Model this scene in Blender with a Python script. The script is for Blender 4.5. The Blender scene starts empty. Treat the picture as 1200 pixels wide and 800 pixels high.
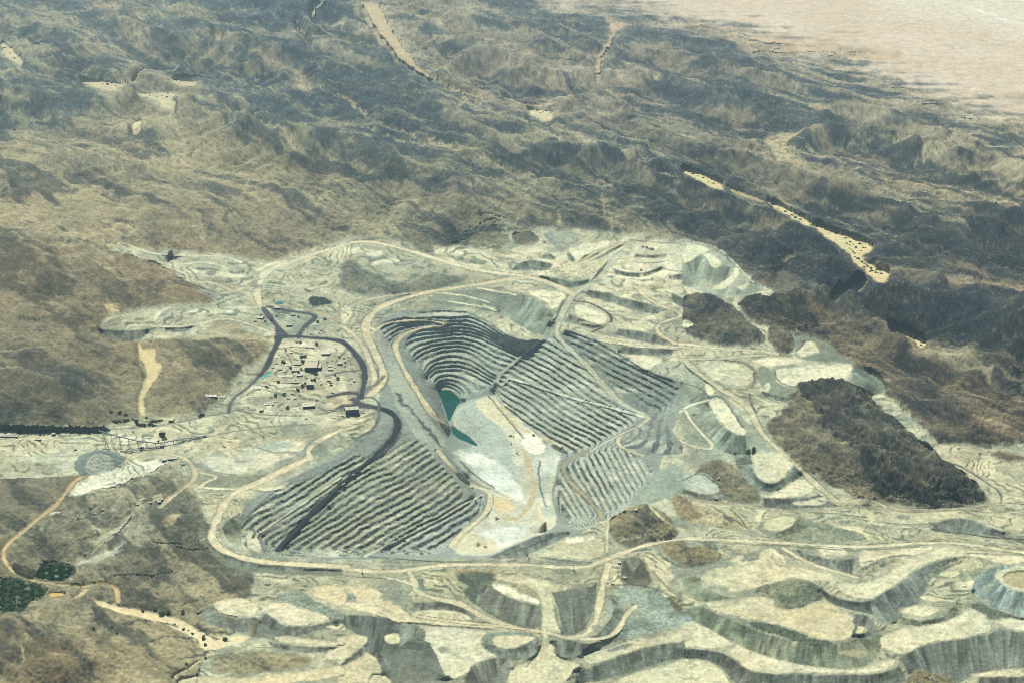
import bpy, bmesh, math, random
import numpy as np

# ------------------------------------------------------------------ camera
H = 3000.0; PITCH = math.radians(26.0); F = 1650.0
SP, CP = math.sin(PITCH), math.cos(PITCH)
def ray(u, v):
    x = (u - 600.0) / F; y = (400.0 - v) / F
    return x, CP + y * SP, -SP + y * CP
def at(u, v, h=0.0):
    dx, dy, dz = ray(u, v); t = (h - H) / dz
    return dx * t, dy * t

# ------------------------------------------------------------------ noise
rng = np.random.RandomState(7)
PERM = rng.permutation(4096).astype(np.int32)
RND = rng.rand(4096).astype(np.float32)
def _h(ix, iy, s):
    return RND[PERM[(PERM[(ix + s * 131) & 4095] + iy) & 4095]]
def vnoise(x, y, s=0):
    fx = np.floor(x); fy = np.floor(y)
    ix = fx.astype(np.int32); iy = fy.astype(np.int32)
    x = (x - fx).astype(np.float32); y = (y - fy).astype(np.float32)
    ux = x * x * x * (x * (x * 6 - 15) + 10); uy = y * y * y * (y * (y * 6 - 15) + 10)
    a = _h(ix, iy, s); b = _h(ix + 1, iy, s); c = _h(ix, iy + 1, s); d = _h(ix + 1, iy + 1, s)
    return a + (b - a) * ux + (c - a) * uy + (a - b - c + d) * ux * uy
def vnoised(x, y, s=0):
    fx = np.floor(x); fy = np.floor(y)
    ix = fx.astype(np.int32); iy = fy.astype(np.int32)
    x = (x - fx).astype(np.float32); y = (y - fy).astype(np.float32)
    ux = x * x * x * (x * (x * 6 - 15) + 10); uy = y * y * y * (y * (y * 6 - 15) + 10)
    dux = 30 * x * x * (x * (x - 2) + 1); duy = 30 * y * y * (y * (y - 2) + 1)
    a = _h(ix, iy, s); b = _h(ix + 1, iy, s); c = _h(ix, iy + 1, s); d = _h(ix + 1, iy + 1, s)
    k = a - b - c + d
    return a + (b - a) * ux + (c - a) * uy + k * ux * uy, dux * ((b - a) + k * uy), duy * ((c - a) + k * ux)
def fbm(x, y, o=4, s=0, g=0.5):
    r = 0; a = 1.0; t = 0
    for i in range(o):
        r = r + a * vnoise(x, y, s + i * 7); t += a; a *= g
        x, y = (x * 1.6 - y * 1.2) + 11.3, (x * 1.2 + y * 1.6) + 5.7
    return r / t
def ridged(x, y, o=4, s=0, g=0.5):
    r = 0; a = 1.0; t = 0; w = 1.0
    for i in range(o):
        n = 1 - np.abs(2 * vnoise(x, y, s + i * 7) - 1)
        n = n * n * w; w = np.clip(n * 1.6, 0, 1)
        r = r + a * n; t += a; a *= g
        x, y = (x * 1.6 - y * 1.2) + 3.1, (x * 1.2 + y * 1.6) + 9.7
    return r / t
def erofbm(x, y, o=8, s=0, k=1.0, g=0.5):
    r = 0; b = 1.0; dx = 0; dy = 0; t = 0
    c, sn = 1.6, 1.2
    for i in range(o):
        n, nx, ny = vnoised(x, y, s + i * 7)
        dx = dx + nx; dy = dy + ny
        r = r + b * n / (1 + k * (dx * dx + dy * dy)); t += b; b *= g
        x, y = c * x - sn * y + 7.7, sn * x + c * y + 1.3
    return r / t
def cells(x, y, s=0):
    """distance to the nearest scattered point and that point's own random number"""
    ix = np.floor(x).astype(np.int32); iy = np.floor(y).astype(np.int32)
    best = np.full(x.shape, 9.0, np.float32); idn = np.zeros(x.shape, np.float32)
    for i in (-1, 0, 1):
        for j in (-1, 0, 1):
            cx = ix + i; cy = iy + j
            px = cx + _h(cx, cy, s); py = cy + _h(cx, cy, s + 1)
            d = (px - x) ** 2 + (py - y) ** 2; m = d < best
            best = np.where(m, d, best); idn = np.where(m, _h(cx, cy, s + 2), idn)
    return np.sqrt(best), idn
def sstep(a, b, x):
    t = np.clip((x - a) / (b - a), 0, 1); return t * t * (3 - 2 * t)

# ------------------------------------------------------------------ the survey canvas (one cell = one map cell, about 3-8 m)
U0, U1, V0, V1 = -90, 1290, -60, 880
W = U1 - U0 + 1; HH = V1 - V0 + 1
UU, VV = np.meshgrid(np.arange(U0, U1 + 1, dtype=np.float32), np.arange(V0, V1 + 1, dtype=np.float32))
KY = 1.0 / np.clip(-(ray(UU, VV)[2]) / np.sqrt(1 + ((400 - VV) / F) ** 2), .12, 1)   # ground foreshortening
GX, GY = at(UU, VV, 0.0)
GX = GX.astype(np.float32); GY = GY.astype(np.float32)

ORG = dict(A=(0, 0), B=(400, 0), C=(800, 0), D=(0, 267), E=(400, 267), F=(800, 267), G=(0, 533), H=(400, 533), I=(800, 533), Z=None)
def P(s):
    """'E 340,570 420,605 | H 10,20' -> survey coordinates"""
    out = []
    for part in s.split('|'):
        part = part.split(); o = ORG[part[0]]
        for q in part[1:]:
            a = [float(w) for w in q.split(',')]
            if o: a[0] = o[0] + a[0] / 3; a[1] = o[1] + a[1] / 3
            out.append(a)
    n = max(len(a) for a in out)
    return np.array([a + [a[-1] if len(a) > 2 else np.nan] * (n - len(a)) if len(a) < n else a for a in out], dtype=np.float64)
def smooth(p, closed, n=2):
    for _ in range(n):
        if closed:
            q = np.roll(p, -1, 0)
            r = np.empty((len(p) * 2, p.shape[1])); r[0::2] = .75 * p + .25 * q; r[1::2] = .25 * p + .75 * q
        else:
            a = p[:-1]; b = p[1:]
            r = np.empty((len(a) * 2 + 2, p.shape[1])); r[1:-1:2] = .75 * a + .25 * b; r[2:-1:2] = .25 * a + .75 * b
            r[0] = p[0]; r[-1] = p[-1]
        p = r
    return p
# wobble so that traced outlines get the ragged edge of ground
WX = (fbm(UU / 13, VV / 7, 5, 50, .68) - .5) * 1.9; WY = (fbm(UU / 13, VV / 7, 5, 90, .68) - .5) * 1.9
def bbox(p, m):
    x0 = max(int(p[:, 0].min() - m) - U0, 0); x1 = min(int(p[:, 0].max() + m) - U0 + 2, W)
    y0 = max(int(p[:, 1].min() - m) - V0, 0); y1 = min(int(p[:, 1].max() + m) - V0 + 2, HH)
    return slice(y0, y1), slice(x0, x1)
def pdist(p, sl, closed, wob=0.0, aniso=False):
    """distance, nearest arc length, inside"""
    X = UU[sl] + WX[sl] * wob; Y = VV[sl] + WY[sl] * wob * .6
    ky = float(1 / math.sin(PITCH + math.atan((p[:, 1].mean() - 400) / F))) if aniso else 1.0
    best = np.full(X.shape, 1e9, np.float32); arc = np.zeros(X.shape, np.float32); ins = np.zeros(X.shape, bool)
    q = np.vstack([p, p[:1]]) if closed else p
    s = 0.0
    for i in range(len(q) - 1):
        x0, y0 = q[i][:2]; x1, y1 = q[i + 1][:2]
        ex, ey = x1 - x0, (y1 - y0) * ky; L2 = ex * ex + ey * ey + 1e-9
        t = np.clip(((X - x0) * ex + (Y - y0) * ky * ey) / L2, 0, 1)
        d = (X - x0 - t * ex) ** 2 + ((Y - y0) * ky - t * ey) ** 2
        m = d < best
        best = np.where(m, d, best); L = math.sqrt(L2)
        arc = np.where(m, s + t * L, arc); s += L
        if closed and y1 != y0:
            c = ((y0 > Y) != (y1 > Y)) & (X < (x1 - x0) * (Y - y0) / (y1 - y0) + x0)
            ins ^= c
    return np.sqrt(best), arc, ins

# ------------------------------------------------------------------ layers
def lin(c):
    c = np.array(c, np.float64) / 255
    return np.where(c <= .04045, c / 12.92, ((c + .055) / 1.055) ** 2.4)
KALB = 0.64          # ground in full sun: albedo from its tone in daylight
def C_(r, g, b): return (lin((r, g, b)) * KALB).astype(np.float32)

col = np.zeros((HH, W, 3), np.float32)
hs = np.zeros((HH, W), np.float32); hw = np.zeros((HH, W), np.float32)     # height constraints
amp = np.ones((HH, W), np.float32)                                          # relief noise
CRX = np.zeros((HH, W), np.float32); BERM = np.zeros((HH, W), np.float32)
bench = np.zeros((HH, W), np.float32); tread = np.full((HH, W), .42, np.float32)
rill = np.zeros((HH, W), np.float32); rubble = np.zeros((HH, W), np.float32)
kind = np.zeros((HH, W), np.uint8)      # 0 hills 1 mine ground 2 road 3 pit wall 4 riverbed 5 plain 6 dump
mott = np.ones((HH, W), np.float32)     # strength of mottling
KN = ['hills', 'mine_ground', 'haul_road', 'pit_wall', 'riverbed', 'desert_plain', 'waste_dump', 'paved_road']

N1 = fbm(UU / 22, VV / 12, 4, 3); N2 = fbm(UU / 6, VV / 3.4, 3, 33); N3 = fbm(UU / 60, VV / 34, 4, 71)
NS = fbm((UU * .8 + VV * .6) / 40, (VV * .8 - UU * .6) / 5, 4, 15)          # strike bands, down to the right

def sethk(sl, m, h):
    if h is None: return
    k = m > .6
    a = hs[sl]; w = hw[sl]
    a[k] = h if np.isscalar(h) else h[k]; w[k] = 1
def fill(s, c, h=None, fe=1.0, wob=2.5, k=None, a=None, var=None, vs=.25, op=1.0, sm=1, rb=None, mo=None, cr=None):
    """lay ground cover inside an outline; c colour, h height, a relief, var second colour"""
    p = smooth(P(s) if isinstance(s, str) else s, True, sm)
    sl = bbox(p, fe + 4); d, arc, ins = pdist(p, sl, True, wob)
    sd = np.where(ins, -d, d); m = np.clip(.5 - sd / (2 * fe), 0, 1)
    m = m * m * (3 - 2 * m) * op
    cc = np.array(c, np.float32)[None, None, :]
    if var is not None:
        w = sstep(.5 - vs, .5 + vs, N1[sl])[..., None]
        cc = cc * (1 - w) + np.array(var, np.float32) * w
    col[sl] = col[sl] * (1 - m[..., None]) + cc * m[..., None]
    if k == 1 and h is not None:
        e = np.clip(1 - np.abs(sd + .6) / 1.1, 0, 1) * sstep(.42, .60, N2[sl])
        col[sl] = col[sl] * (1 - .30 * e)[..., None]; BERM[sl] = np.maximum(BERM[sl], e)
    sethk(sl, m, h)
    if cr is not None: CRAG[sl] = CRAG[sl] * (1 - m) + cr * m; RELIEF[sl] = np.maximum(RELIEF[sl], 80 * m); CRX[sl] = np.maximum(CRX[sl], m * (a if a else .3))
    if a is not None: amp[sl] = amp[sl] * (1 - m) + a * m
    if k is not None: kind[sl][m > .5] = k
    if rb is not None: rubble[sl] = rubble[sl] * (1 - m) + rb * m
    else: rubble[sl] *= (1 - m)
    rill[sl] *= (1 - m)
    if mo is not None: mott[sl] = mott[sl] * (1 - m) + mo * m
    bench[sl] *= (1 - m) if k != 3 else 1
    return sl, m
roads = []
def road(s, w, c, fe=.8, k=2, h=None, wob=.6, flat=True, edge=None, sm=2, mo=.5, berm=0.0):
    """w = half width"""
    p = smooth(P(s) if isinstance(s, str) else s, False, sm)
    hv = p[:, 2] if p.shape[1] > 2 else None
    ww = w
    sl = bbox(p, w * 1.6 + 5); d, arc, _ = pdist(p, sl, False, wob, True)
    if w > 1.2: ww = w * (.86 + .5 * (vnoise(arc / 14 + w * 7, arc * 0 + 3, 61) - .35)) + (N2[sl] - .5) * 1.1
    m = np.clip(.5 - (d - ww) / (2 * fe), 0, 1)
    if edge is not None:
        e = np.clip(.5 - (np.abs(d - ww - .7) - .6) / 1.0, 0, 1)[..., None]
        e = e * np.clip(N2[sl] * 2.2 - .3, 0, 1)[..., None]
        col[sl] = col[sl] * (1 - e) + np.array(edge, np.float32) * e
    mm = m[..., None]
    # wheel tracks: paler crown, darker verge
    tr = (np.clip(np.abs(d / max(w, .5) - .55) * 2.2, 0, 1) * .10 + .93)[..., None] if w > 2.2 else 1.0
    col[sl] = col[sl] * (1 - mm) + np.array(c, np.float32) * tr * mm
    if w > 1.2:
        vr = (.90 + .22 * vnoise(arc / 9 + 5, d * .3, 63))[..., None]; col[sl] = col[sl] * (1 - mm) + col[sl] * vr * mm
    amp[sl] *= (1 - m); bench[sl] *= (1 - m); rill[sl] *= (1 - m); rubble[sl] *= 1 - m
    mott[sl] = mott[sl] * (1 - m) + mo * m
    kind[sl][m > .5] = k
    if hv is not None:
        seg = np.hypot(np.diff(p[:, 0]), np.diff(p[:, 1]) * float(1 / math.sin(PITCH + math.atan((p[:, 1].mean() - 400) / F))))
        S = np.concatenate([[0], np.cumsum(seg)])
        sethk(sl, m, np.interp(arc, S, hv).astype(np.float32))
    elif flat: roads.append((p, w, sl, m, d, arc, berm))
def line(s, h=None):
    """height line"""
    p = smooth(P(s), False, 2); sl = bbox(p, 3); d, arc, _ = pdist(p, sl, False)
    if p.shape[1] > 2:
        S = np.concatenate([[0], np.cumsum(np.hypot(np.diff(p[:, 0]), np.diff(p[:, 1])))])
        h = np.interp(arc, S, p[:, 2]).astype(np.float32)
    sethk(sl, (d < .9).astype(np.float32), h)
def scarp(crest, toe, h1, h2, c, c2=None, rl=1.0, wob=2.0, k=6, rb=.35):
    """tipped face between a crest line and a toe line"""
    a = smooth(P(crest), False, 2); b = smooth(P(toe), False, 2)
    p = np.vstack([a, b[::-1]])
    sl = bbox(p, 5); d, _, ins = pdist(p, sl, True, wob)
    m = np.clip(.5 - np.where(ins, -d, d) / 1.6, 0, 1)
    dc, arc, _ = pdist(a, sl, False, 0)
    dt, _, _ = pdist(b, sl, False, 0)
    f = dc / (dc + dt + .01)
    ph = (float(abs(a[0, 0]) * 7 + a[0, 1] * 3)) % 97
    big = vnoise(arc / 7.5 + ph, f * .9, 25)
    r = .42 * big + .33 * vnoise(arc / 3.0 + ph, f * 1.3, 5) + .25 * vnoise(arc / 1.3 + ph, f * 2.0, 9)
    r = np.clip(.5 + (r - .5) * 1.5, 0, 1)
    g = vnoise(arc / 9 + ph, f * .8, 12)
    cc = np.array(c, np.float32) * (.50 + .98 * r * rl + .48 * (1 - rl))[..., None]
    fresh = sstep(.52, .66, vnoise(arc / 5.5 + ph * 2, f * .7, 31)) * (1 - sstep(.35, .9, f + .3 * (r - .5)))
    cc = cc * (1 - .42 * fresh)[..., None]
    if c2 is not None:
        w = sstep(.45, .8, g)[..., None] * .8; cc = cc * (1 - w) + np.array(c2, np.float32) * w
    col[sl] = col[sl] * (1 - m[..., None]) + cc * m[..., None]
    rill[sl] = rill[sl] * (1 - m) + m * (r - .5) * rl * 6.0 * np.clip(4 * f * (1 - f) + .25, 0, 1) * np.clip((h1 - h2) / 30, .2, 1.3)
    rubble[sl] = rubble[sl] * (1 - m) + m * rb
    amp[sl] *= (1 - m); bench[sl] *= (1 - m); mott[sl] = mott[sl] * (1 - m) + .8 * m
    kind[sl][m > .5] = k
    for q, hh in ((a, h1), (b, h2)):
        s2 = bbox(q, 3); dd, _, _ = pdist(q, s2, False); sethk(s2, (dd < .8).astype(np.float32), hh)
def wall(s, hgt=1.0, tr=.42, c=None, wob=2.0):
    """benched rock face"""
    p = smooth(P(s), True, 1); sl = bbox(p, 4); d, _, ins = pdist(p, sl, True, wob)
    m = np.clip(.5 - np.where(ins, -d, d) / 2.0, 0, 1)
    bench[sl] = bench[sl] * (1 - m) + m * hgt; tread[sl] = tread[sl] * (1 - m) + tr * m
    amp[sl] *= 1 - m; kind[sl][m > .5] = 3; rill[sl] *= 1 - m; rubble[sl] = rubble[sl] * (1 - m) + .5 * m
    cc = np.array(c if c is not None else GREY, np.float32)
    col[sl] = col[sl] * (1 - m[..., None]) + cc * m[..., None]
def facet(s, pa, ha, pb, hb_, d):
    """a flank whose benches all run along direction d"""
    p = P(s); sl = bbox(p, 1); dd_, _, ins = pdist(p, sl, True, 0)
    L = math.hypot(*d); nx, ny = -d[1] / L, d[0] / L
    a = pa[0] * nx + pa[1] * ny; b = pb[0] * nx + pb[1] * ny
    c = UU[sl] * nx + VV[sl] * ny
    hv = ha + (hb_ - ha) * (c - a) / (b - a)
    sethk(sl, (ins & (dd_ > 1.5)).astype(np.float32), hv)
def down(a):
    h, w = a.shape; h2 = (h + 1) // 2; w2 = (w + 1) // 2
    b = np.zeros((h2 * 2, w2 * 2), np.float32); b[:h, :w] = a
    return b[0::2, 0::2] + b[1::2, 0::2] + b[0::2, 1::2] + b[1::2, 1::2]
def up(a, shape):
    h, w = shape
    y = np.clip((np.arange(h) - .5) / 2, 0, a.shape[0] - 1.001); x = np.clip((np.arange(w) - .5) / 2, 0, a.shape[1] - 1.001)
    yi = y.astype(int); xi = x.astype(int); fy = (y - yi)[:, None]; fx = (x - xi)[None, :]
    y1 = np.minimum(yi + 1, a.shape[0] - 1); x1 = np.minimum(xi + 1, a.shape[1] - 1)
    A = a[yi][:, xi]; B = a[yi][:, x1]; C = a[y1][:, xi]; D = a[y1][:, x1]
    return ((A * (1 - fx) + B * fx) * (1 - fy) + (C * (1 - fx) + D * fx) * fy).astype(np.float32)
def relax(h, fix, val, n):
    for _ in range(n):
        p = np.pad(h, 1, mode='edge')
        h = .25 * (p[:-2, 1:-1] + p[2:, 1:-1] + p[1:-1, :-2] + p[1:-1, 2:])
        h = np.where(fix, val, h)
    return h
def solve(s, w):
    lv = [(s * w, w)]
    while min(lv[-1][0].shape) > 6: lv.append((down(lv[-1][0]), down(lv[-1][1])))
    h = None
    for i in range(len(lv) - 1, -1, -1):
        a, b = lv[i]; fix = b > 0; val = np.where(fix, a / np.maximum(b, 1e-6), 0).astype(np.float32)
        h = np.full(a.shape, val[fix].mean() if fix.any() else 0, np.float32) if h is None else up(h, a.shape)
        h = np.where(fix, val, h); h = relax(h, fix, val, 80 if i > 2 else (40 if i > 0 else 30))
    return h
def blur(a, r):
    def b1(a, ax):
        n = a.shape[ax]; p = [(0, 0)] * a.ndim; p[ax] = (r + 1, r)
        c = np.cumsum(np.pad(a, p, mode='edge').astype(np.float64), axis=ax)
        hi = np.take(c, range(2 * r + 1, 2 * r + 1 + n), axis=ax); lo = np.take(c, range(0, n), axis=ax)
        return ((hi - lo) / (2 * r + 1)).astype(np.float32)
    for _ in range(2): a = b1(b1(a, 0), 1)
    return a
SUN_EL, SUN_AZ, SUN_E, SKY_E = 58.0, -24.0, 4.8, .055
HAZE_C, HAZE_D = (.58, .84, 1.0, 1), 1.9e-5
EXPO = .58
# ------------------------------------------------------------------ natural country: tone and relief by district
PALE = C_(224, 220, 184); SAND = C_(214, 206, 160); TAN = C_(204, 190, 146); WHITE = C_(236, 238, 218)
GREY = C_(150, 160, 143); GREY2 = C_(126, 138, 126); GREY3 = C_(176, 184, 162); BLUEG = C_(158, 176, 168)
BROWN = C_(158, 138, 98); DARK = C_(84, 92, 90); ASPH = C_(88, 92, 94); RUB = C_(124, 134, 120); ORAN = C_(212, 190, 134)
OLIVE = C_(150, 150, 116)
#        u    v    light            dark            share relief crag
DIST = [(20, 30, (165, 160, 128), (92, 104, 106), .50, 70, .7), (150, 30, (166, 160, 130), (98, 108, 108), .50, 70, .7),
        (60, 110, (150, 148, 120), (84, 98, 98), .60, 90, .8), (250, 80, (160, 155, 125), (88, 102, 104), .55, 80, .7),
        (350, 30, (140, 142, 122), (72, 92, 104), .65, 90, .8), (330, 90, (150, 146, 118), (72, 92, 100), .62, 90, .8),
        (480, 30, (170, 160, 132), (100, 110, 108), .42, 70, .7), (600, 60, (162, 154, 130), (92, 104, 106), .52, 70, .7),
        (720, 70, (165, 155, 130), (88, 100, 104), .52, 60, .7), (850, 100, (155, 148, 125), (78, 92, 98), .60, 60, .7),
        (980, 110, (170, 160, 130), (84, 96, 98), .50, 40, .6), (1120, 160, (172, 162, 130), (90, 98, 96), .45, 50, .6),
        (450, 130, (138, 140, 118), (72, 90, 96), .65, 80, .8), (560, 190, (150, 148, 118), (80, 92, 92), .55, 60, .7),
        (700, 200, (138, 138, 116), (70, 84, 88), .66, 80, .8), (800, 250, (120, 120, 104), (62, 72, 76), .75, 80, .9),
        (950, 190, (158, 150, 120), (78, 88, 88), .50, 80, .8), (1100, 230, (164, 154, 122), (82, 88, 84), .48, 80, .8),
        (1180, 280, (150, 138, 108), (66, 74, 76), .60, 80, .9), (930, 290, (116, 118, 104), (62, 72, 76), .80, 80, 1.),
        (100, 180, (174, 164, 124), (104, 106, 92), .36, 50, .5), (250, 180, (176, 166, 126), (104, 108, 94), .36, 50, .5),
        (380, 230, (164, 158, 120), (98, 104, 92), .42, 55, .6), (300, 270, (158, 148, 114), (104, 104, 88), .40, 40, .5),
        (60, 250, (178, 166, 124), (104, 100, 80), .36, 50, .4), (480, 262, (168, 162, 126), (104, 110, 96), .40, 50, .6), 
        (600, 260, (156, 152, 118), (92, 100, 90), .5, 50, .7), (730, 262, (156, 150, 118), (82, 90, 84), .5, 50, .7),
        (1000, 355, (110, 110, 100), (60, 70, 76), .85, 80, 1.), (1120, 350, (106, 108, 100), (58, 68, 75), .85, 90, 1.),
        (1190, 400, (130, 122, 98), (58, 66, 68), .65, 80, .9), (1080, 300, (130, 122, 100), (58, 66, 68), .62, 70, .9),
        (900, 380, (116, 104, 82), (70, 72, 64), 0.62, 60, .85), (1000, 400, (138, 124, 94), (84, 80, 66), 0.47, 54, .85),
        (1100, 450, (150, 138, 108), (96, 90, 72), 0.42, 66, .85), (1180, 500, (146, 130, 102), (88, 80, 66), 0.47, 66, .85),
        (1080, 480, (134, 120, 94), (62, 64, 60), 0.67, 75, .85), (1050, 440, (146, 132, 102), (76, 76, 66), 0.52, 60, .85),
        (1250, 480, (146, 130, 102), (88, 80, 66), .40, 60, .6),
        (60, 330, (160, 144, 106), (116, 104, 74), .30, 60, .4), (200, 310, (164, 148, 110), (112, 100, 74), .36, 70, .45),
        (60, 400, (152, 140, 104), (108, 100, 76), .34, 54, .4), (60, 460, (134, 128, 98), (92, 94, 78), .42, 40, .4),
        (240, 430, (158, 146, 108), (108, 106, 82), .32, 46, .4), (180, 370, (158, 142, 102), (108, 102, 78), .32, 46, .4),
        (30, 570, (138, 134, 106), (96, 98, 82), .30, 14, .2), (150, 600, (186, 184, 150), (122, 126, 106), .42, 30, .55), (60, 640, (150, 148, 116), (96, 100, 84), .45, 26, .5), (200, 560, (176, 174, 140), (120, 124, 104), .42, 22, .5),
        (230, 640, (176, 170, 134), (112, 114, 94), .42, 32, .6), (100, 700, (158, 152, 118), (98, 100, 84), .40, 34, .5),
        (40, 780, (154, 140, 104), (98, 94, 76), .40, 44, .5), (200, 760, (176, 166, 124), (112, 112, 92), .34, 18, .3),
        (300, 700, (176, 168, 130), (118, 118, 98), .34, 14, .3), (260, 540, (206, 198, 160), (150, 150, 124), .3, 6, .2),
        (-60, 700, (156, 140, 100), (100, 94, 76), .35, 26, .3)]
mine = 0
def district():
    num = np.zeros((HH // 4 + 1, W // 4 + 1, 9), np.float32); den = np.zeros((HH // 4 + 1, W // 4 + 1), np.float32)
    u = UU[::4, ::4]; v = VV[::4, ::4]
    wx = (fbm(u / 70, v / 40, 3, 8) - .5) * 70; wy = (fbm(u / 70, v / 40, 3, 18) - .5) * 40
    n_, m_ = u.shape
    num = num[:n_, :m_]; den = den[:n_, :m_]
    for (a, b, L, D, s, r, k) in DIST:
        w = 1 / (((u + wx - a) ** 2 + ((v + wy - b) * 1.5) ** 2) / 900 + .6) ** 2.2
        val = np.concatenate([C_(*L), C_(*D), [s, r, k]]).astype(np.float32)
        num += w[..., None] * val; den += w
    num /= den[..., None]
    out = np.empty((HH, W, 9), np.float32)
    yy = np.linspace(0, 1, 1)
    for i in range(9):
        a = num[..., i]
        y = np.clip(np.arange(HH) / 4, 0, n_ - 1.001); x = np.clip(np.arange(W) / 4, 0, m_ - 1.001)
        yi = y.astype(int); xi = x.astype(int); fy = (y - yi)[:, None]; fx = (x - xi)[None]
        A = a[yi][:, xi]; B = a[yi][:, xi + 1]; Cc = a[yi + 1][:, xi]; D = a[yi + 1][:, xi + 1]
        out[..., i] = (A * (1 - fx) + B * fx) * (1 - fy) + (Cc * (1 - fx) + D * fx) * fy
    return out
dd = district()
LIGHT = dd[..., 0:3]; DRK = dd[..., 3:6]; SHARE = dd[..., 6]; RELIEF = dd[..., 7].copy(); CRAG = dd[..., 8]

# relief of the natural country, in metres on the ground plane
def relief(X, Y, rel, crag):
    s = 1 / 900.0
    a = .82; ca, sa = math.cos(a), math.sin(a)
    wx = X + 160 * (fbm(X * s * 1.7, Y * s * 1.7, 3, 60) - .5) * 2; wy = Y + 160 * (fbm(X * s * 1.7, Y * s * 1.7, 3, 64) - .5) * 2
    xr = (wx * ca - wy * sa) * s * .75; yr = (wx * sa + wy * ca) * s * 1.35      # ridges run along the strike
    e = erofbm(xr, yr, 9, 1, 1.0, .5)
    r = ridged(xr * 2.3, yr * 2.3, 6, 30, .55)
    r2 = ridged(xr * 9, yr * 16, 4, 47, .6)
    sm = erofbm(xr * 1.4, yr * 1.1, 8, 91, .6, .47)
    r3 = ridged(xr * 36 + 3, yr * 60, 3, 77, .65)
    hh = crag * (e * 2.0 + r * .95 + r2 * .38 + r3 * .13) + (1 - crag) * (sm * 2.1 + r * .36 + r2 * .10 + r3 * .03)
    return rel * hh, e, r, r2

# strike-banded rock tone
REL, E_, R_, R2_ = relief(GX, GY, RELIEF, CRAG)
R3_ = ridged(GX / 60, GY / 34, 4, 177, .6)
ANG = .82
xs = GX * math.cos(ANG) - GY * math.sin(ANG); ys = GX * math.sin(ANG) + GY * math.cos(ANG)
wob_ = (fbm(GX / 800, GY / 800, 4, 21) - .5) * 420
B1 = fbm(xs / 1900, (ys + wob_) / 150, 5, 40, .6)
B2 = fbm(xs / 420, (ys + wob_) / 46, 4, 140, .6)
B3 = fbm(GX / 420, GY / 420, 5, 44, .55)
B4 = fbm(GX / 40, GY / 60, 3, 144, .6)
t = .36 * B1 + .24 * B2 + .30 * B3 + .10 * B4 + .10 * (R_ - .35)
lo = np.percentile(t, 2); hi = np.percentile(t, 98); t = np.clip((t - lo) / (hi - lo), 0, 1)
SHARE = np.clip(.5 + (SHARE - .5) * 1.05, .06, .95)
q = 1 - SHARE
dk = sstep(q - .20, q + .16, t)[..., None]
col[:] = LIGHT * (1 - dk) + DRK * dk
rubble[:] = CRAG * .35
# pale sand that collects in the gullies
gul = sstep(.62, .80, fbm(xs / 420, (ys + wob_) / 90, 5, 240, .6)) * (1 - sstep(.28, .5, R_)) * .55
col[:] = col * (1 - gul[..., None]) + C_(206, 192, 150) * gul[..., None]

# heights of the country
HP = [(-80, -50, 60), (150, -50, 80), (400, -50, 120), (650, -50, 60), (900, -50, 100), (1280, -50, 100),
      (20, 60, 10), (0, 110, 60), (100, 60, 60), (150, 96, -60), (190, 110, -60), (160, 150, -20), (240, 60, 60), (270, 110, 100), (250, 140, 60),
      (350, 20, 160), (330, 70, 180), (400, 90, 200), (470, 130, 200), (560, 165, 180), (640, 190, 160), (720, 215, 150), (800, 240, 140), (900, 268, 110), (965, 285, 80),
      (430, 10, 60), (500, 70, 30), (570, 116, 10), (635, 130, -50), (620, 60, 60), (700, 100, 40), (770, 90, 30), (560, 30, 60),
      (850, 150, 20), (900, 180, 30), (1000, 200, 60), (1100, 200, 70), (1200, 230, 80), (1290, 200, 90), (1000, 110, 80),
      (880, 210, -60), (960, 240, -80), (1040, 270, -60), (1100, 290, 0), (1200, 310, 20), (1290, 340, 40),
      (100, 200, 60), (250, 200, 80), (0, 260, 50), (150, 255, 40), (350, 250, 50), (300, 290, 10), (450, 240, 110), (560, 240, 90), (650, 250, 60), (760, 262, 40),
      (480, 275, 15), (400, 278, 10), (850, 300, 20), (900, 335, 20), (940, 345, 0), (1010, 326, 60), (870, 300, 60),
      (1045, 325, 60), (1120, 345, 70), (1200, 370, 60), (1000, 372, -60), (1100, 410, -60), (1150, 440, -10), (1200, 470, 0),
      (930, 350, 60), (960, 380, 40), (890, 352, 30), (1030, 400, 0), (1050, 440, 20), (1130, 470, 30), (1200, 520, 0), (1290, 500, 0),
      (-80, 300, 70), (40, 300, 85), (120, 320, 70), (200, 300, 60), (250, 340, 20), (30, 380, 50), (100, 400, 40), (140, 430, 30), (60, 440, 40), (40, 480, 5), (-80, 470, 10),
      (260, 400, 45), (280, 425, 40), (220, 450, 30), (190, 480, 0), (300, 450, 5),
      (-80, 560, 0), (20, 570, 10), (60, 600, 5), (140, 590, 25), (200, 600, 15), (220, 560, 10), (150, 640, 10), (220, 680, 5), (100, 690, 0), (100, 740, 15), (30, 770, 50), (-80, 760, 40), (100, 790, 10),
      (180, 740, 5), (250, 760, 10), (0, 860, 40), (250, 860, 0), (600, 870, -60), (900, 870, -90), (1280, 860, -60), (1280, 650, 0)]
for (u, v, h) in HP:
    x = int(u - U0); y = int(v - V0); hs[y - 1:y + 2, x - 2:x + 3] = h; hw[y - 1:y + 2, x - 2:x + 3] = 1
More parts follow.
